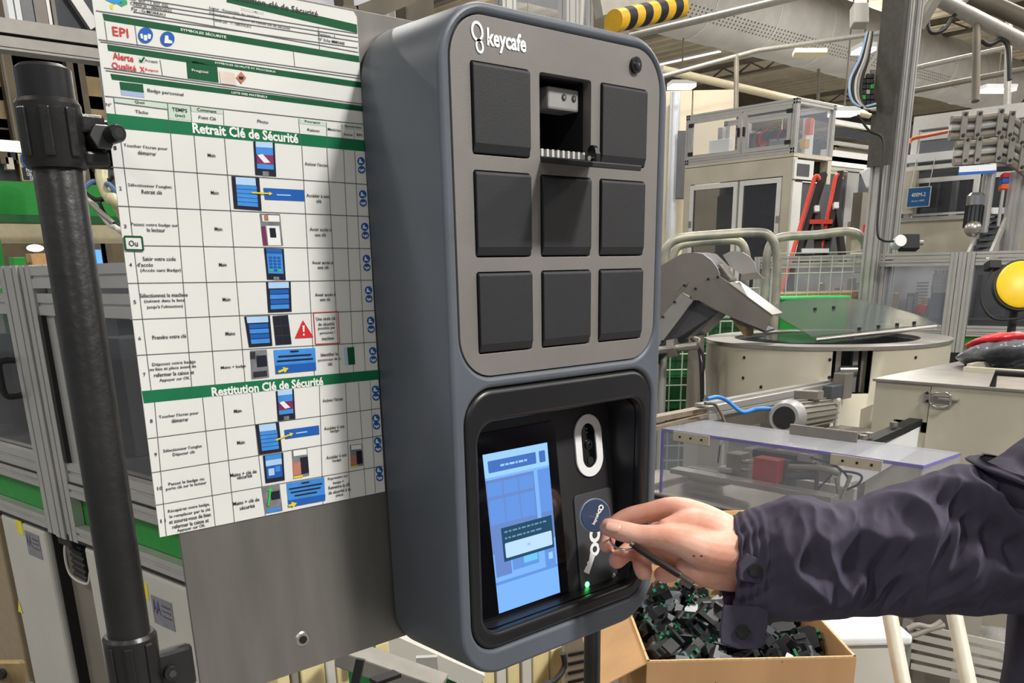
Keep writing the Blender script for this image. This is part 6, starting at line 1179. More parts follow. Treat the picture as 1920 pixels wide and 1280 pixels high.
# ================================================================ steel elevator chute
ef = Face(1360, 560, 4.75, -1.25)
el = ef.root('elevator_chute', 'stainless steel elevator head and chute tipping into the drum feeder', 'chute')
m_st2 = mat('dull_stainless', (150, 145, 138), 0.36, 0.7, var=0.06, scale=5); m_st3 = mat('bright_stainless', (190, 188, 184), 0.3, 0.7, var=0.05, scale=5)
def side(name, pts, v0, v1, m_, bev=0):
    P = [ef.uz(x, y, v0) for x, y in pts]; q = MB(); q.prism(P, lambda x, z, t_: Vector((x, t_, z)), v0, v1); return q.build(name, m_, el, world=False, bevel=bev)
inc = [(1180, 560), (1241, 497), (1277, 476), (1300, 473), (1318, 476), (1333, 487), (1345, 503), (1350, 516), (1294, 526), (1277, 550), (1180, 668)]
side('hood_side', inc, 0.0, 0.012, m_st2); side('hood_side', inc, 0.24, 0.252, m_st2)
side('belt_strip', [(1277, 550), (1300, 563), (1180, 722), (1180, 668)], -0.01, 0.004, m_st3)
side('elevator_body', [(1300, 563), (1347, 585), (1308, 627), (1239, 657), (1180, 690), (1180, 722)], 0.03, 0.24, m_dgrey)  # dark colour carries the shade of the elevator's underside
side('hood_top', [(1277, 476), (1300, 473), (1318, 476), (1345, 503), (1340, 508), (1315, 482), (1300, 479), (1279, 482)], 0.012, 0.24, m_inner)
side('hood_top', [(1241, 497), (1277, 476), (1279, 482), (1243, 503)], 0.012, 0.24, m_st2)
ch = [(1281, 548), (1294, 526), (1347, 516), (1365, 529), (1448, 590), (1435, 620), (1369, 594)]
side('chute_side', ch, -0.012, 0.0, m_st2); side('chute_side', ch, 0.19, 0.202, m_st2)
side('chute_top', [(1365, 529), (1448, 590), (1446, 593), (1363, 532)], -0.012, 0.202, m_st3); side('chute_bottom', [(1369, 594), (1435, 620), (1434, 624), (1368, 598)], 0.0, 0.19, m_dgrey)  # top toned lighter, underside darker: shading put into the steel colour
side('outlet_flap', [(1370, 596), (1400, 612), (1400, 628), (1397, 632)], 0.03, 0.16, MATS['worn_bracket'])
side('far_hood', [(1355, 478), (1367, 472), (1379, 470), (1393, 473), (1406, 481), (1415, 494), (1420, 510), (1390, 514), (1369, 500)], 0.20, 0.21, m_st3); side('far_hood_band', [(1390, 514), (1420, 510), (1432, 522), (1388, 526)], 0.195, 0.205, m_st2)
for k in range(7): u, z = ef.uz(1352+k*3, 500+k*4, 0.1); q = MB(); q.tube([(u, 0.06, z), (u, 0.17, z)], 0.012, 8); q.build('belt_roller', m_steel, el, world=False, smooth=40)
for x, y in ((1304, 541), (1265, 566), (1243, 594), (1328, 523), (1346, 519), (1283, 535), (1242, 640), (1295, 573)): u, z = ef.uz(x, y, -0.014); q = MB(); q.cyl((u, -0.010, z), (u, -0.022, z), 0.006, 10); q.build('bolt', m_seal, el, world=False)
u, z = ef.uz(1262, 652, -0.05); q = MB(); q.cyl((u-0.12, -0.05, z-.02), (u+0.13, -0.05, z+.015), 0.02, 14); q.build('pivot_shaft', m_steel, el, world=False, smooth=40); q = MB(); q.cyl((u-.02, -0.05, z-.004), (u+.02, -0.05, z+.004), 0.05, 6); q.build('pivot_block', m_st2, el, world=False)
u, z = ef.uz(1300, 640, 0.05); MB().box(u-0.02, u+0.045, 0.03, 0.09, 0, z+0.03).build('support_post', m_greyc, el, world=False)
u, z = ef.uz(1248, 720, 0.15); q = MB(); q.cyl((u, 0.1, 0), (u, 0.1, z+0.2), 0.02, 12); q.build('support_post', m_alu, el, world=False, smooth=40)
for k, pts in enumerate(([(1296, 634), (1310, 655), (1314, 700), (1316, 760)], [(1300, 640), (1318, 665), (1318, 720), (1313, 770)], [(1302, 632), (1312, 636), (1308, 650), (1320, 690), (1322, 740)])): q = MB(); q.tube(bez([Vector((ef.uz(x, y, -0.03)[0], -0.03, ef.uz(x, y, -0.03)[1])) for x, y in pts], 8), 0.007 if k < 2 else 0.004, 8); q.build('cable', m_seal if k < 2 else m_cab, el, world=False, smooth=60)

# ================================================================ linear conveyor with motor
YC = 1.60; ZC_ = 1.0
lc = thing('linear_conveyor', 'straight aluminium conveyor track leading out of the drum slot', 'conveyor', (3.0, YC, 0))
xa, xb = at(1315, 762, Y=YC).x, 3.95
q = MB(); profile(q, (xa, YC-0.01, ZC_-0.035), (xb, YC-0.01, ZC_-0.035), 0.06, 0.06); q.build('track', m_alu, lc); MB().box(xa-0.02, xb, YC-0.02, YC+0.02, ZC_-0.005, ZC_+0.006).build('guide', m_st3, lc)
MB().box(xa+0.1, xb-0.3, YC-0.04, YC-0.03, ZC_-0.12, ZC_-0.05).build('side_plate', m_st2, lc); MB().box(2.95, 3.4, YC-0.07, YC-0.02, ZC_-0.16, ZC_-0.055).build('motor_plate', m_st2, lc)
q = MB(); q.bar((xa-0.35, YC+0.0, ZC_-0.02), (xa, YC, ZC_-0.02), 0.05, 0.02); q.build('belt_end', mat('worn_belt', (140, 128, 112), 0.5, var=0.1), lc); q = MB(); q.bar((xa-0.35, YC-0.02, ZC_-0.05), (xa, YC-0.02, ZC_-0.04), 0.04, 0.015); q.build('belt_end', MATS['worn_belt'], lc)
for x in (xa+0.15, 3.3): MB().box(x-0.03, x+0.03, YC-0.02, YC+0.04, 0, ZC_-0.055).build('leg', m_alu, lc)
p = at(1580, 722, Y=1.5); q = MB(); q.obox(p, EX*0.04, EY*0.03, EZ*0.06); q.build('sensor_head', m_st2, lc, bevel=0.004); q = MB(); q.obox(p-EX*0.09-EZ*0.02, EX*0.05, EY*0.025, EZ*0.03); q.build('sensor_head', m_inner, lc, bevel=0.004)
p = at(1622, 728, Y=1.52); q = MB(); q.obox(p, EX*0.05, EY*0.02, EZ*0.03); q.build('end_bracket', m_st2, lc, bevel=0.003)
q = MB(); q.cyl(at(1593, 696, Y=1.55), at(1593, 690, Y=1.55), 0.015, 12); q.build('knob', m_seal, lc)
mt = thing('conveyor_motor', 'grey ribbed electric motor under the linear conveyor', 'motor', at(1500, 780, Y=1.35)); ca = at(1470, 783, Y=1.32); cb_ = at(1545, 772, Y=1.52); dm = (cb_-ca).normalized()
q = MB(); q.tube([ca, ca+dm*0.03, ca+dm*0.08], [0.058, 0.07, 0.072], 28); q.build('fan_cover', mat('motor_grey', (150, 150, 150), 0.45, 0.2, var=0.04), mt, smooth=40); q = MB(); q.cyl(ca-dm*0.002, ca+dm*0.002, 0.045, 24); q.build('fan_grille', m_seal, mt)
q = MB(); q.cyl(ca+dm*0.08, cb_, 0.058, 24); q.build('body', m_pipe, mt, smooth=40)
s1_ = dm.cross(EZ).normalized(); s2_ = s1_.cross(dm)
for k in range(18): th = 2*math.pi*k/18; n_ = s1_*math.cos(th)+s2_*math.sin(th); q = MB(); q.bar(ca+dm*0.085+n_*0.062, cb_+n_*0.062, 0.005, 0.014, up=n_); q.build('fin', m_pipe, mt)
q = MB(); q.obox((ca+cb_)/2+EZ*0.085+dm*0.03, dm*0.06, s1_*0.05, EZ*0.02); q.build('terminal_box', m_st2, mt, bevel=0.005)
for k in range(2): c0 = cb_+dm*0.02-EY*0.05*k-EZ*0.0; q = MB(); q.tube(bez([c0+EZ*0.05, c0+EZ*0.055+dm*0.05, c0+dm*0.06-EZ*0.02, c0+dm*0.05-EZ*0.12], 8), 0.014, 10); q.build('cable_elbow', m_cab if k else m_seal, mt, smooth=60)
MB().box(min(ca.x, cb_.x), max(ca.x, cb_.x)+0.1, 1.30, 1.50, 0, min(ca.z, cb_.z)-0.07).build('plinth', m_greyc, mt)
run('blue_hose', 'bright blue air hose looping over the linear conveyor', bez([at(1326, 748, Y=1.5), at(1345, 744, Y=1.5), at(1365, 752, Y=1.5), at(1392, 772, Y=1.45), at(1420, 766, Y=1.42), at(1450, 768, Y=1.4), at(1470, 785, Y=1.38), at(1476, 805, Y=1.36)], 10), 0.008, mat('air_blue', (44, 130, 214), 0.35, var=0.03), 'hose')
run('brown_hose', 'brown hose bending down left of the blue air hose', bez([at(1322, 756, Y=1.48), at(1340, 758, Y=1.48), at(1352, 775, Y=1.46), at(1360, 795, Y=1.44)], 8), 0.006, mat('hose_brown', (92, 76, 62), 0.5, var=0.05), 'hose')

# ================================================================ cream hopper box on the lower right
hb = thing('hopper_box', 'low cream metal hopper box with a toggle latch and steel top', 'hopper', (3.2, 0.5, 0))
XH, YH, ZH = 2.91, 1.055, 1.10
def hx(px, py): p = at(px, py, X=XH); return p.y, p.z
sy0_, sz0_ = hx(1674, 790); sy1_, sz1_ = hx(1742, 806); ysm = hx(1746, 730)[0]; zslot_t = hx(1700, 788)[1]; zslot_b = hx(1715, 810)[1]
zsl0, zsl1 = min(zslot_t, zslot_b), max(zslot_t, zslot_b)
MB().box(XH, XH+0.02, ysm+0.002, YH, zsl1, ZH).build('front_panel', m_cream, hb); MB().box(XH, XH+0.02, hx(1674, 800)[0], YH, 0.0, zsl1).build('front_panel', m_cream, hb)
MB().box(XH-0.003, XH+0.02, -0.6, ysm-0.002, 0.0, ZH).build('front_door', m_cream, hb); MB().box(XH, XH+0.02, ysm-0.002, hx(1674, 800)[0], 0.0, zsl0).build('front_panel', mat('cream_lower', (184, 178, 160), 0.5, var=0.04), hb)
MB().box(XH+0.08, XH+0.1, -0.6, YH, 0.0, ZH-0.01).build('inner_sheet', m_seal, hb); MB().box(XH+0.02, 4.0, YH-0.02, YH, 0.0, ZH).build('side_panel', m_cream, hb)
zt2 = ZH+0.006
me_top = MB(); me_top.box(XH-0.01, XH+0.42, -0.6, YH+0.01, ZH, ZH+0.012); me_top.build('steel_top', m_steel, hb, bevel=0.002)
MB().box(XH+0.42, XH+0.95, -0.6, YH-0.16, ZH-0.08, ZH-0.06).build('hopper_floor', m_seal, hb); MB().box(XH+0.42, 4.0, YH-0.16, YH+0.01, ZH, ZH+0.012).build('steel_top', m_steel, hb); MB().box(XH+0.41, XH+0.44, -0.6, YH-0.16, ZH+0.012, ZH+0.03).build('hopper_lip', m_cream, hb); MB().box(XH+0.44, XH+0.95, YH-0.18, YH-0.16, ZH+0.012, ZH+0.04).build('hopper_lip', m_cream, hb)
p = at(1890, 722, Z=ZH+0.02); q = MB(); q.tube([(p.x, p.y+0.05, ZH+0.012), (p.x, p.y+0.045, ZH+0.06), (p.x, p.y-0.15, ZH+0.06), (p.x, p.y-0.155, ZH+0.012)], 0.011, 10); q.build('lid_handle', m_seal, hb, smooth=40)
def hbx(name, x0, x1, y0, y1, d0, d1, m_, parent, bev=0.002):
    a = hx(x0, y0); c_ = hx(x1, y1); return MB().box(XH-d1, XH-d0, min(a[0], c_[0]), max(a[0], c_[0]), min(a[1], c_[1]), max(a[1], c_[1])).build(name, m_, parent, bevel=bev)
lt_ = hbx('latch_plate', 1734, 1746, 733, 755, 0.0, 0.006, m_steel, hb); hbx('latch_lever', 1762, 1800, 744, 752, 0.004, 0.018, m_steel, lt_); hbx('latch_body', 1752, 1784, 740, 757, 0.003, 0.011, m_st2, lt_)
P = [Vector((XH-0.016, *hx(x, y))) for x, y in ((1748, 740), (1760, 735), (1782, 737), (1786, 748), (1782, 760), (1760, 762), (1748, 755))]; q = MB(); q.tube(bez(P+[P[0]], 6), 0.004, 8); q.build('latch_wire', m_silver, lt_, smooth=50)
for y in (736, 751): p = Vector((XH-0.006, *hx(1740, y))); q = MB(); q.cyl(p, p-EX*0.004, 0.005, 10); q.build('rivet', m_seal, lt_)
bk = thing('black_rail', 'black feed rail running out of the hopper box slot', 'rail', (2.6, 0.85, 0)); yb0 = (hx(1700, 800)[0]); q = MB(); q.bar((XH+0.06, yb0-0.03, zsl0+0.045), (2.25, yb0-0.05, zsl0-0.0), 0.05, 0.022); q.build('rail', m_seal, bk)
q = MB(); q.bar((XH+0.02, yb0-0.03, zsl0-0.02), (2.3, yb0-0.05, zsl0-0.09), 0.035, 0.09); q.build('white_web', m_white, bk)
for k, f_ in enumerate((0.35, 0.62, 0.68)): p = Vector((XH+0.06, yb0-0.03, zsl0+0.065)).lerp(Vector((2.25, yb0-0.05, zsl0+0.02)), f_); q = MB(); q.cyl(p, p+EZ*0.014, 0.014, 12); q.build('bolt', m_st2, bk)
MB().box(2.38, 2.42, yb0-0.07, yb0-0.03, 0, zsl0-0.1).build('foot', m_alu, bk)
# bag of red parts
bgc = at(1880, 655, D=3.75); bag = thing('plastic_bag', 'clear grey plastic bag of red parts lying on the hopper box', 'bag', bgc)
def blob(c, ax, ay, az, amp, fr_, seed, m_, name, parent, n=48, m2=28):
    q = MB(); q.ball(c, ax, ay, az, n, m2); s_ = Vector((seed, seed*2, 0))
    for i, v in enumerate(q.v): d = (v-c); l_ = d.length; q.v[i] = v+d.normalized()*amp*(mnoise.noise(v*fr_+s_)+0.6*abs(mnoise.noise(v*fr_*2.3+s_))) if l_ > 1e-6 else v
    return q.build(name, m_, parent, smooth=180)
blob(bgc-UP*0.022, RT*0.17, FW*0.14, EZ*0.048, 0.018, 22, 3, mat('grey_film', (104, 106, 112), 0.18, var=0.15, scale=30), 'film', bag); blob(bgc+EZ*0.025, RT*0.14, FW*0.12, EZ*0.034, 0.014, 30, 9, mat('red_part', (206, 36, 48), 0.35, var=0.08), 'red_contents', bag)
# yellow disc with cable
yd = thing('yellow_disc', 'big yellow round cover with black rim at the right edge', 'cover', at(1908, 640, D=4.4)); c = at(1912, 535, D=4.4); n_ = (-FW+RT*-0.15).normalized()
q = MB(); q.tube([c, c+n_*0.02, c+n_*0.028], [0.114, 0.114, 0.102], 40); q.build('disc', mat('disc_yellow', (240, 198, 24), 0.4, var=0.02), yd, smooth=40); q = MB(); q.tube([c-n_*0.02, c+n_*0.012], 0.124, 40); q.build('rim', m_seal, yd, smooth=40)
q = MB(); q.obox(c-RT*0.13+UP*0.10-n_*0.01, RT*0.03, UP*0.02, FW*0.03); q.build('connector', m_seal, yd, bevel=0.004)
q = MB(); q.tube(bez([c-RT*0.135+UP*0.08, c-RT*0.18+UP*0.0, c-RT*0.185-UP*0.09, c-RT*0.13-UP*0.16, c-RT*0.03-UP*0.165, c+RT*0.04-UP*0.15], 10), 0.006, 10); q.build('cable_loop', m_blackmatte, yd, smooth=60)
q = MB(); q.cyl(c-n_*0.03-UP*0.02, Vector((c.x, c.y, 0))-n_*0.03, 0.02, 12); q.build('stand', m_seal, yd)

# ================================================================ clear cover over the feed unit
m_plexi = sheet_glass('plexi', (178, 182, 192), 0.20, 0.05); m_pedge = sheet_glass('plexi_edge', (120, 112, 190), 0.75, 0.15)
X0, X1, YA, YB, ZP = 1.985, 2.235, 0.445, 1.365, 1.0; ZQ = 0.775
cv = thing('clear_cover', 'clear acrylic cover with violet edges over the feed unit', 'cover', ((X0+X1)/2, (YA+YB)/2, ZQ))
MB().box(X0, X1, YA, YB, ZP-0.008, ZP).build('top_sheet', sheet_glass('plexi_top', (190, 192, 200), 0.42, 0.12), cv); MB().box(X0, X0+0.007, YA, YB, ZQ, ZP-0.008).build('front_sheet', m_plexi, cv); MB().box(X0+0.007, X1, YA, YA+0.007, ZQ, ZP-0.008).build('end_sheet', m_plexi, cv); MB().box(X0+0.007, X1, YB-0.007, YB, ZQ, ZP-0.008).build('end_sheet', m_plexi, cv); MB().box(X1-0.007, X1, YA+.007, YB-.007, ZQ, ZP-0.008).build('rear_sheet', m_plexi, cv)
MB().box(X0-0.0015, X0, YA, YB, ZP-0.009, ZP+0.001).build('edge', m_pedge, cv); MB().box(X0-0.0015, X0+0.004, YB-0.009, YB+0.001, ZQ, ZP-0.009).build('edge', m_pedge, cv); MB().box(X0, X1, YA-0.0015, YA, ZP-0.009, ZP).build('edge', m_pedge, cv)
for y0, y1 in ((1.16, 1.31), (0.56, 0.72)):
    b0 = MB().box(X0-0.006, X0-0.0015, y0, y1, ZP-0.034, ZP-0.002).build('hinge_plate', mat('hinge_beige', (190, 182, 164), 0.5, 0.2, var=0.03), cv)
    for k in range(3): y = y0+0.03+0.045*k; MB().cyl((X0-0.006, y, ZP-0.018), (X0-0.009, y, ZP-0.018), 0.004, 10).build('screw', m_seal, b0)
q = MB(); A_ = at(1485, 805, X=X1-0.05); MB().box(X1-0.06, X1-0.054, 0.74, 0.98, ZP, ZP+0.035).build('steel_handle', m_st2, cv, bevel=0.004)
fu = thing('feed_unit', 'pneumatic feed unit with a red block under the clear cover', 'machine', (2.1, 0.9, 0))
MB().box(X0-0.03, X1+0.05, 0.2, 1.6, 0.70, ZQ).build('base_rail', m_st2, fu, bevel=0.004); MB().box(X0-0.032, X0-0.028, 0.2, 1.5, 0.755, 0.765).build('rail_slot', m_seal, fu); MB().box(X0+0.02, X1-0.05, 0.3, 1.5, 0.0, 0.70).build('plinth', m_greyc, fu)
def fub(px0, py0, px1, py1, x, th, name, m_, bev=0.003):
    a = at(px0, py0, X=x); c_ = at(px1, py1, X=x); xm = (px0+px1)/2; z0 = at(xm, py0, X=x).z; z1 = at(xm, py1, X=x).z; return MB().box(x, x+th, min(a.y, c_.y), max(a.y, c_.y), min(z0, z1), max(z0, z1)).build(name, m_, fu, bevel=bev)
fub(1412, 860, 1456, 903, 2.06, 0.05, 'red_block', MATS['red_knob']); fub(1362, 850, 1384, 905, 2.08, 0.06, 'grey_bracket', m_st2); fub(1288, 880, 1360, 905, 2.08, 0.05, 'slide', m_st3); fub(1410, 850, 1520, 865, 2.12, 0.04, 'black_rail', m_seal); fub(1462, 862, 1478, 915, 2.1, 0.05, 'black_block', m_inner); fub(1255, 905, 1560, 915, 2.0, 0.05, 'slide', m_st3, 0.001); fub(1345, 876, 1370, 886, 2.07, 0.04, 'slide', m_st3); fub(1495, 850, 1525, 866, 2.11, 0.03, 'bright_block', m_silver)
for (pts, r_, m_) in (([(1390, 865), (1415, 865)], 0.008, m_silver), ([(1390, 880), (1415, 880)], 0.008, m_silver), ([(1480, 875), (1540, 878), (1575, 888)], 0.011, m_steel), ([(1478, 892), (1530, 890)], 0.014, m_inner), ([(1530, 880), (1590, 884), (1615, 892), (1608, 908), (1580, 920)], 0.004, m_seal), ([(1520, 858), (1560, 870), (1585, 888), (1592, 905)], 0.004, m_seal), ([(1532, 885), (1530, 930)], 0.007, m_inner), ([(1568, 895), (1575, 935)], 0.007, m_steel), ([(1595, 890), (1578, 935)], 0.007, m_steel), ([(1560, 890), (1520, 930)], 0.003, m_seal), ([(1352, 830), (1362, 822)], 0.007, m_white), ([(1346, 868), (1350, 835)], 0.003, m_seal)):
    q = MB(); q.tube(bez([at(x, y, X=2.1) for x, y in pts], 6), r_, 8); q.build('rod_or_hose' if False else ('rod' if m_ in (m_silver, m_steel, m_white) else 'hose'), m_, fu, smooth=50)
fub(1475, 905, 1600, 945, 2.16, 0.02, 'pale_plate', m_cab); fub(1282, 815, 1350, 900, 2.2, 0.02, 'pale_plate', m_cab)
MB().box(1.3, 1.97, 1.52, 1.60, 0.70, 0.78).build('side_beam', m_st2, fu)

# ================================================================ cardboard box of black parts
m_cart = mat('cardboard', (190, 148, 104), 0.85, var=0.05, scale=12, stretch=(1, 1, 0.2), bump=0.1, bscale=90); m_cart2 = mat('cardboard_edge', (206, 170, 124), 0.9, var=0.08, scale=200)
CA = at(1213, 1242, Z=0.9); CB = at(1606, 1233, Z=0.9); ce = Vector((CB.x-CA.x, CB.y-CA.y, 0)); CW = ce.length; ce.normalize(); cn = Vector((-ce.y, ce.x, 0)); CDp = 0.36; CH = 0.36; CA = Vector((CA.x, CA.y, 0.9))
cb1 = thing('cardboard_box', 'open brown cardboard box full of small black parts below the hand', 'box', CA+ce*CW/2+cn*CDp/2-EZ*CH)
def cw_(p0, p1, z0, z1, nrm, name='side', m_=None): q = MB(); t_ = 0.005; q.obox((p0+p1)/2+EZ*((z0+z1)/2)+nrm*t_/2, (p1-p0)/2, nrm*(t_/2), EZ*((z1-z0)/2)); return q.build(name, m_ or m_cart, cb1)
P00 = Vector((CA.x, CA.y, 0)); P10 = P00+ce*CW; P01 = P00+cn*CDp; P11 = P10+cn*CDp
cw_(P00, P10, 0.9-CH, 0.9, cn); cw_(P01, P11, 0.9-CH, 0.945, -cn); cw_(P00+cn*.005, P01-cn*.005, 0.9-CH, 0.9, ce); cw_(P10+cn*.005, P11-cn*.005, 0.9-CH, 0.9, -ce)
q = MB(); q.obox((P00+P11)/2+EZ*(0.9-CH+0.003), ce*(CW/2), cn*(CDp/2), EZ*0.003); q.build('bottom', m_cart, cb1)
for (a, b0, n_) in ((P00, P10, cn), (P00, P01, ce), (P10, P11, -ce)): q = MB(); q.obox((a+b0)/2+EZ*0.9015+n_*0.0025, (b0-a)/2, n_*0.0022, EZ*0.0015); q.build('torn_edge', m_cart2, cb1)
# flap leaning out at the back
q = MB(); f0 = P01+EZ*0.945; f1 = P11+EZ*0.945; q.hexa([f0, f1, f1-cn*0.004, f0-cn*0.004, f0+cn*0.05+EZ*0.11, f1+cn*0.05+EZ*0.11, f1+cn*0.046+EZ*0.11, f0+cn*0.046+EZ*0.11]); q.build('back_flap', m_cart, cb1)
q = MB(); f0 = P00+EZ*0.9; f1 = P01+EZ*0.9; q.hexa([f0, f1, f1+ce*0.004, f0+ce*0.004, f0-ce*0.09-EZ*0.05, f1-ce*0.09-EZ*0.05, f1-ce*0.086-EZ*0.05, f0-ce*0.086-EZ*0.05]); q.build('side_flap', m_cart, cb1)
tbl = thing('low_bench', 'plain grey bench under the cardboard box', 'bench', (P00+P11)/2); q = MB(); q.obox((P00+P11)/2+EZ*(0.9-CH-0.015), ce*(CW/2+0.03), cn*(CDp/2+0.03), EZ*0.0148); q.build('top', m_greyc, tbl)
for s_, t_ in ((1, 1), (1, -1), (-1, 1), (-1, -1)): p = (P00+P11)/2+ce*(CW/2)*s_+cn*(CDp/2)*t_; q = MB(); q.bar(p, p+EZ*(0.9-CH-0.03), 0.03, 0.03); q.build('leg', m_alu, tbl)
# the parts: four shapes, each copied with its pieces
m_bp = mat('black_part', (26, 28, 31), 0.3, var=0.15, scale=90); m_bp2 = mat('smoke_part', (84, 90, 96), 0.25, var=0.15, scale=60); m_bpg = mat('green_contact', (22, 104, 70), 0.4, var=0.1)
def proto(kind):
    q = MB(); g = MB()
    if kind == 0: q.box(-.020, .020, -.013, .013, -.006, .006); q.box(-.020, -.012, -.006, .006, .006, .013); q.box(.008, .018, -.010, .010, .006, .010); g.box(.019, .024, -.008, -.004, -.003, .003); g.box(.019, .024, .004, .008, -.003, .003)
    if kind == 1: q.prism([(-.018, -.012), (.012, -.012), (.018, -.004), (.018, .012), (-.010, .012), (-.018, .006)], lambda x, y, z: Vector((x, y, z)), -.008, .008); q.box(-.006, .006, .012, .018, -.004, .004); g.box(-.004, .000, -.016, -.012, -.004, .004); g.box(.006, .010, -.016, -.012, -.004, .004)
    if kind == 2: q.box(-.022, .022, -.010, .010, -.003, .003); q.box(-.022, -.018, -.010, .010, .003, .014); q.box(.018, .022, -.010, .010, .003, .014); g.box(-.002, .002, -.012, -.010, -.002, .012)
    if kind == 3: q.prism([(-.016, -.010), (.016, -.010), (.016, .004), (.006, .012), (-.016, .012)], lambda x, y, z: Vector((x, y, z)), -.0015, .0015); q.box(-.016, .0, -.012, -.009, -.004, .006); g.box(.010, .014, .004, .006, -.003, .004)
    mats_ = (m_bp, m_bp, m_bp, m_bp2)
    bme = []
    for nm, mb, m_ in (('housing', q, mats_[kind]), ('contact', g, m_bpg)):
        me = bpy.data.meshes.new(nm); me.from_pydata([tuple(v) for v in mb.v], [], mb.f); bm = bmesh.new(); bm.from_mesh(me); bmesh.ops.recalc_face_normals(bm, faces=bm.faces); bm.to_mesh(me); bm.free(); me.materials.append(m_); bme.append(me)
    return bme
PR_ = [proto(k) for k in range(4)]
rng = random.Random(5)
plab = ['black plastic housing with a raised end in the cardboard box', 'black plastic housing with a cut corner in the cardboard box', 'black plastic clip with two upturned ends in the cardboard box', 'thin smoke grey plastic plate in the cardboard box']
n_parts = 0
for layer in range(3):
    for i in range(12):
        for j in range(12):
            if n_parts >= 298: break
            a = (i+0.5+rng.uniform(-.4, .4))/12; b0 = (j+0.5+rng.uniform(-.4, .4))/12
            if layer and rng.random() < (0.55 if layer == 1 else 0.75): continue
            heap = 0.03*math.exp(-((a-0.3)/0.3)**2-((b0-0.65)/0.35)**2)
            z = 0.866+heap*1.3-0.030*a+layer*0.016+rng.uniform(-.004, .004); k = rng.choice([0, 0, 1, 1, 2, 2, 3]); p = P00+ce*(0.022+(CW-0.044)*a)+cn*(0.022+(CDp-0.044)*b0)+EZ*z
            r_ = bpy.data.objects.new('plastic_part', None); COL.objects.link(r_); r_.empty_display_size = 0.01; r_.location = p; r_.rotation_euler = (rng.uniform(-.9, .9), rng.uniform(-.9, .9), rng.uniform(0, 6.28)); r_.scale = [rng.uniform(1.05, 1.45)]*3; sp(r_, label=plab[k], category='plastic part', group='black parts in the cardboard box')
            for nm, me in zip(('housing', 'contact'), PR_[k]): o = bpy.data.objects.new(nm, me); COL.objects.link(o); o.parent = r_
            n_parts += 1
q = MB(); q.obox((P00+P11)/2+EZ*((0.832+0.9-CH)/2+0.003), ce*(CW/2-0.006), cn*(CDp/2-0.006), EZ*((0.829-(0.9-CH)-0.006)/2)); q.build('part_fill', m_bp, None, label='deep fill of black plastic parts under the loose ones in the cardboard box', cat='plastic parts', kind='stuff')

# ================================================================ lower right: white bin, trestle legs, slatted rack
wb = thing('white_bin', 'white lidded bin behind the cardboard box', 'bin', at(1610, 1250, D=2.1)); 
wc = at(1600, 1190, D=2.15); wz = at(1600, 1158, D=2.15).z
q = MB(); q.obox(Vector((wc.x, wc.y, wz/2)), ce*0.085, cn*0.10, EZ*(wz/2-0.02)); q.build('body', m_cab, wb, bevel=0.012, seg=3); q = MB(); q.obox(Vector((wc.x, wc.y, wz-0.01)), ce*0.093, cn*0.108, EZ*0.012); q.build('lid', m_white, wb, bevel=0.008, seg=3)
m_cleg = mat('ivory_tube', (206, 202, 186), 0.45, var=0.06, scale=20)
for (a_, b__, lab) in (((1668, 1150), (1695, 1290), 'ivory tube leg leaning behind the sleeve, left of the pair'), ((1787, 1140), (1818, 1290), 'ivory tube leg leaning behind the sleeve, right of the pair')):
    A = at(*a_, D=1.75); B = at(*b__, D=1.7); e = down(A, B); q = MB(); q.tube([A+(A-B)*0.6, A, e], 0.0145, 20); q.build('trestle_leg', m_cleg, None, smooth=40, label=lab, cat='leg')
sr = thing('slatted_rack', 'low rack of pale slats near the floor at the bottom right', 'rack', at(1800, 1240, D=2.6))
for k in range(5): A = at(1710, 1172+k*19, D=2.6); B = at(1915, 1218+k*19, D=2.35); q = MB(); q.bar(A, B, 0.012, 0.017, up=UP); q.build('slat', m_cab, sr)
for (x, y, d) in ((1705, 1200, 2.62), (1900, 1260, 2.37)): A = at(x, y-40, D=d); q = MB(); q.bar(Vector((A.x, A.y, A.z)), Vector((A.x, A.y, 0)), 0.025, 0.025); q.build('post', m_alu, sr)
for k, (pts, lab) in enumerate((([(1700, 1180), (1720, 1172), (1745, 1176), (1765, 1165)], 'upper grey cable over the slatted rack'), ([(1690, 1195), (1715, 1190), (1740, 1180), (1770, 1172)], 'lower grey cable over the slatted rack'))): run('cable', lab, bez([at(x, y, D=2.3) for x, y in pts], 6), 0.008, m_greyc, 'cable')
dm_ = at(1850, 1180, D=2.9); blob(Vector((dm_.x, dm_.y, dm_.z-0.1)), RT*0.22, FW*0.15, EZ*0.1, 0.03, 12, 4, mat('grey_tarp', (128, 126, 122), 0.7, var=0.1), 'x', None).name = 'grey_cover'; sp(bpy.data.objects['grey_cover'], label='crumpled grey cover lying behind the slatted rack', category='cover')

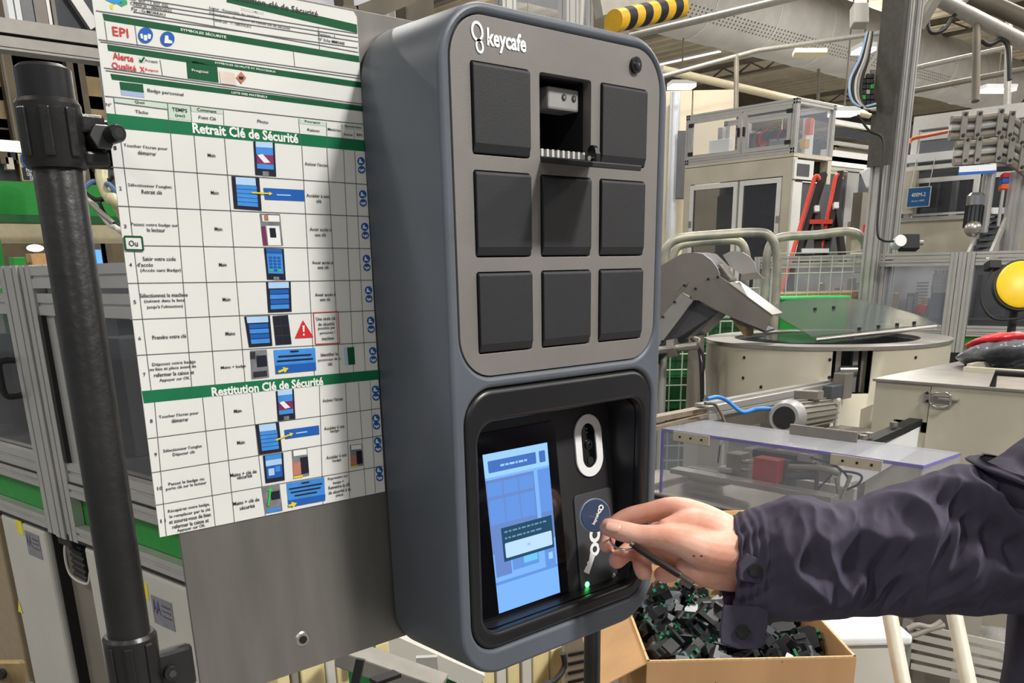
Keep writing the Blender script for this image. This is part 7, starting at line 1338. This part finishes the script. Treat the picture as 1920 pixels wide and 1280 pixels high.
# ================================================================ under the plate and the key cabinet
uc = thing('electronics_rack', 'open rack with cream ribs, green circuit boards and steel brackets under the key cabinet', 'machine', (0.4, 0.6, 0))
YU = 0.62
def upx(px, py): return at(px, py, Y=YU)
m_rib = mat('cream_rib', (216, 200, 150), 0.5, var=0.04)
for x0, x1, m_ in ((520, 545, m_rib), (548, 562, m_greyc), (566, 612, m_rib), (614, 632, m_cab), (634, 656, m_rib), (905, 928, m_rib), (932, 950, m_cab), (953, 975, m_rib), (980, 998, m_cab), (1000, 1030, m_rib), (1034, 1055, m_rib)):
    a = upx(x0, 1280).x; c_ = upx(x1, 1280).x; zt3 = upx((x0+x1)/2, 1205 if x0 < 700 else 1215).z; MB().box(a, c_, YU, YU+0.04, 0, zt3).build('cream_rib', m_, uc, bevel=0.003)
MB().box(upx(640, 1200).x, upx(1060, 1200).x, YU+0.12, YU+0.125, 0.3, 0.99).build('circuit_board', mat('pcb_green', (12, 92, 46), 0.4, var=0.15, scale=30), uc)
q = MB(); q.bar(at(640, 1222, Y=0.55), at(830, 1290, Y=0.42), 0.05, 0.03); q.build('grey_beam', m_pipe, uc, bevel=0.003)
q = MB(); q.bar(at(720, 1195, Y=0.70), at(900, 1275, Y=0.60), 0.03, 0.035); q.build('board_rail', m_cab, uc)
q = MB(); q.bar(at(800, 1230, Y=0.5), at(806, 1300, Y=0.5), 0.035, 0.01, up=FW); q.build('slotted_bracket', m_alu, uc); q = MB(); q.bar(at(803, 1262, Y=0.49), at(805, 1276, Y=0.49), 0.004, 0.002, up=FW); q.build('bracket_slot', m_seal, uc)
q = MB(); q.bar(at(676, 1235, Y=0.45), at(662, 1300, Y=0.45), 0.012, 0.012, up=FW); q.build('black_strap', m_seal, uc)
q = MB(); q.bar(at(700, 1278, Y=0.40), at(745, 1262, Y=0.40), 0.02, 0.006); q.build('black_tray', m_seal, uc)
q = MB(); q.obox(at(690, 1218, Y=0.6), EX*0.03, EY*0.02, EZ*0.014); q.build('terminal_block', m_rib, uc, bevel=0.002); q = MB(); q.obox(at(697, 1213, Y=0.575), EX*0.006, EY*0.003, EZ*0.01); q.build('green_terminal', m_grn, uc)
for k in range(6): p = at(722+k*8, 1215+k*3.2 if k < 3 else 1244-k*3, Y=0.73); q = MB(); q.obox(p, EX*0.006, EY*0.004, EZ*0.003); q.build('contact', MATS['worn_bracket'] if k % 2 else m_rib, uc)
MB().box(upx(540, 1280).x, upx(1060, 1280).x, YU+0.14, YU+0.4, 0, 0.7).build('rear_case', m_greyc, uc)
run('black_cable', 'black cable hanging from under the key cabinet', bez([at(1056, 1225, Y=0.35), at(1058, 1250, Y=0.35), at(1040, 1275, Y=0.35), at(1010, 1290, Y=0.36), at(985, 1330, Y=0.38)], 8), 0.005, m_blackmatte, 'cable')
vt = thing('vent_panel', 'white louvred panel beside the rear stand pole', 'panel', at(1075, 1270, Y=0.66))
a = at(1058, 1280, Y=0.66); c_ = at(1135, 1280, Y=0.66); MB().box(a.x, c_.x, 0.66, 0.68, 0, at(1075, 1200, Y=0.66).z).build('panel', m_cab, vt)
for k in range(4): z = at(1075, 1225+k*17, Y=0.655).z; q = MB(); q.bar((a.x+0.01, 0.656, z), (c_.x-0.01, 0.656, z-0.02), 0.004, 0.006); q.build('louvre', m_seal, vt)
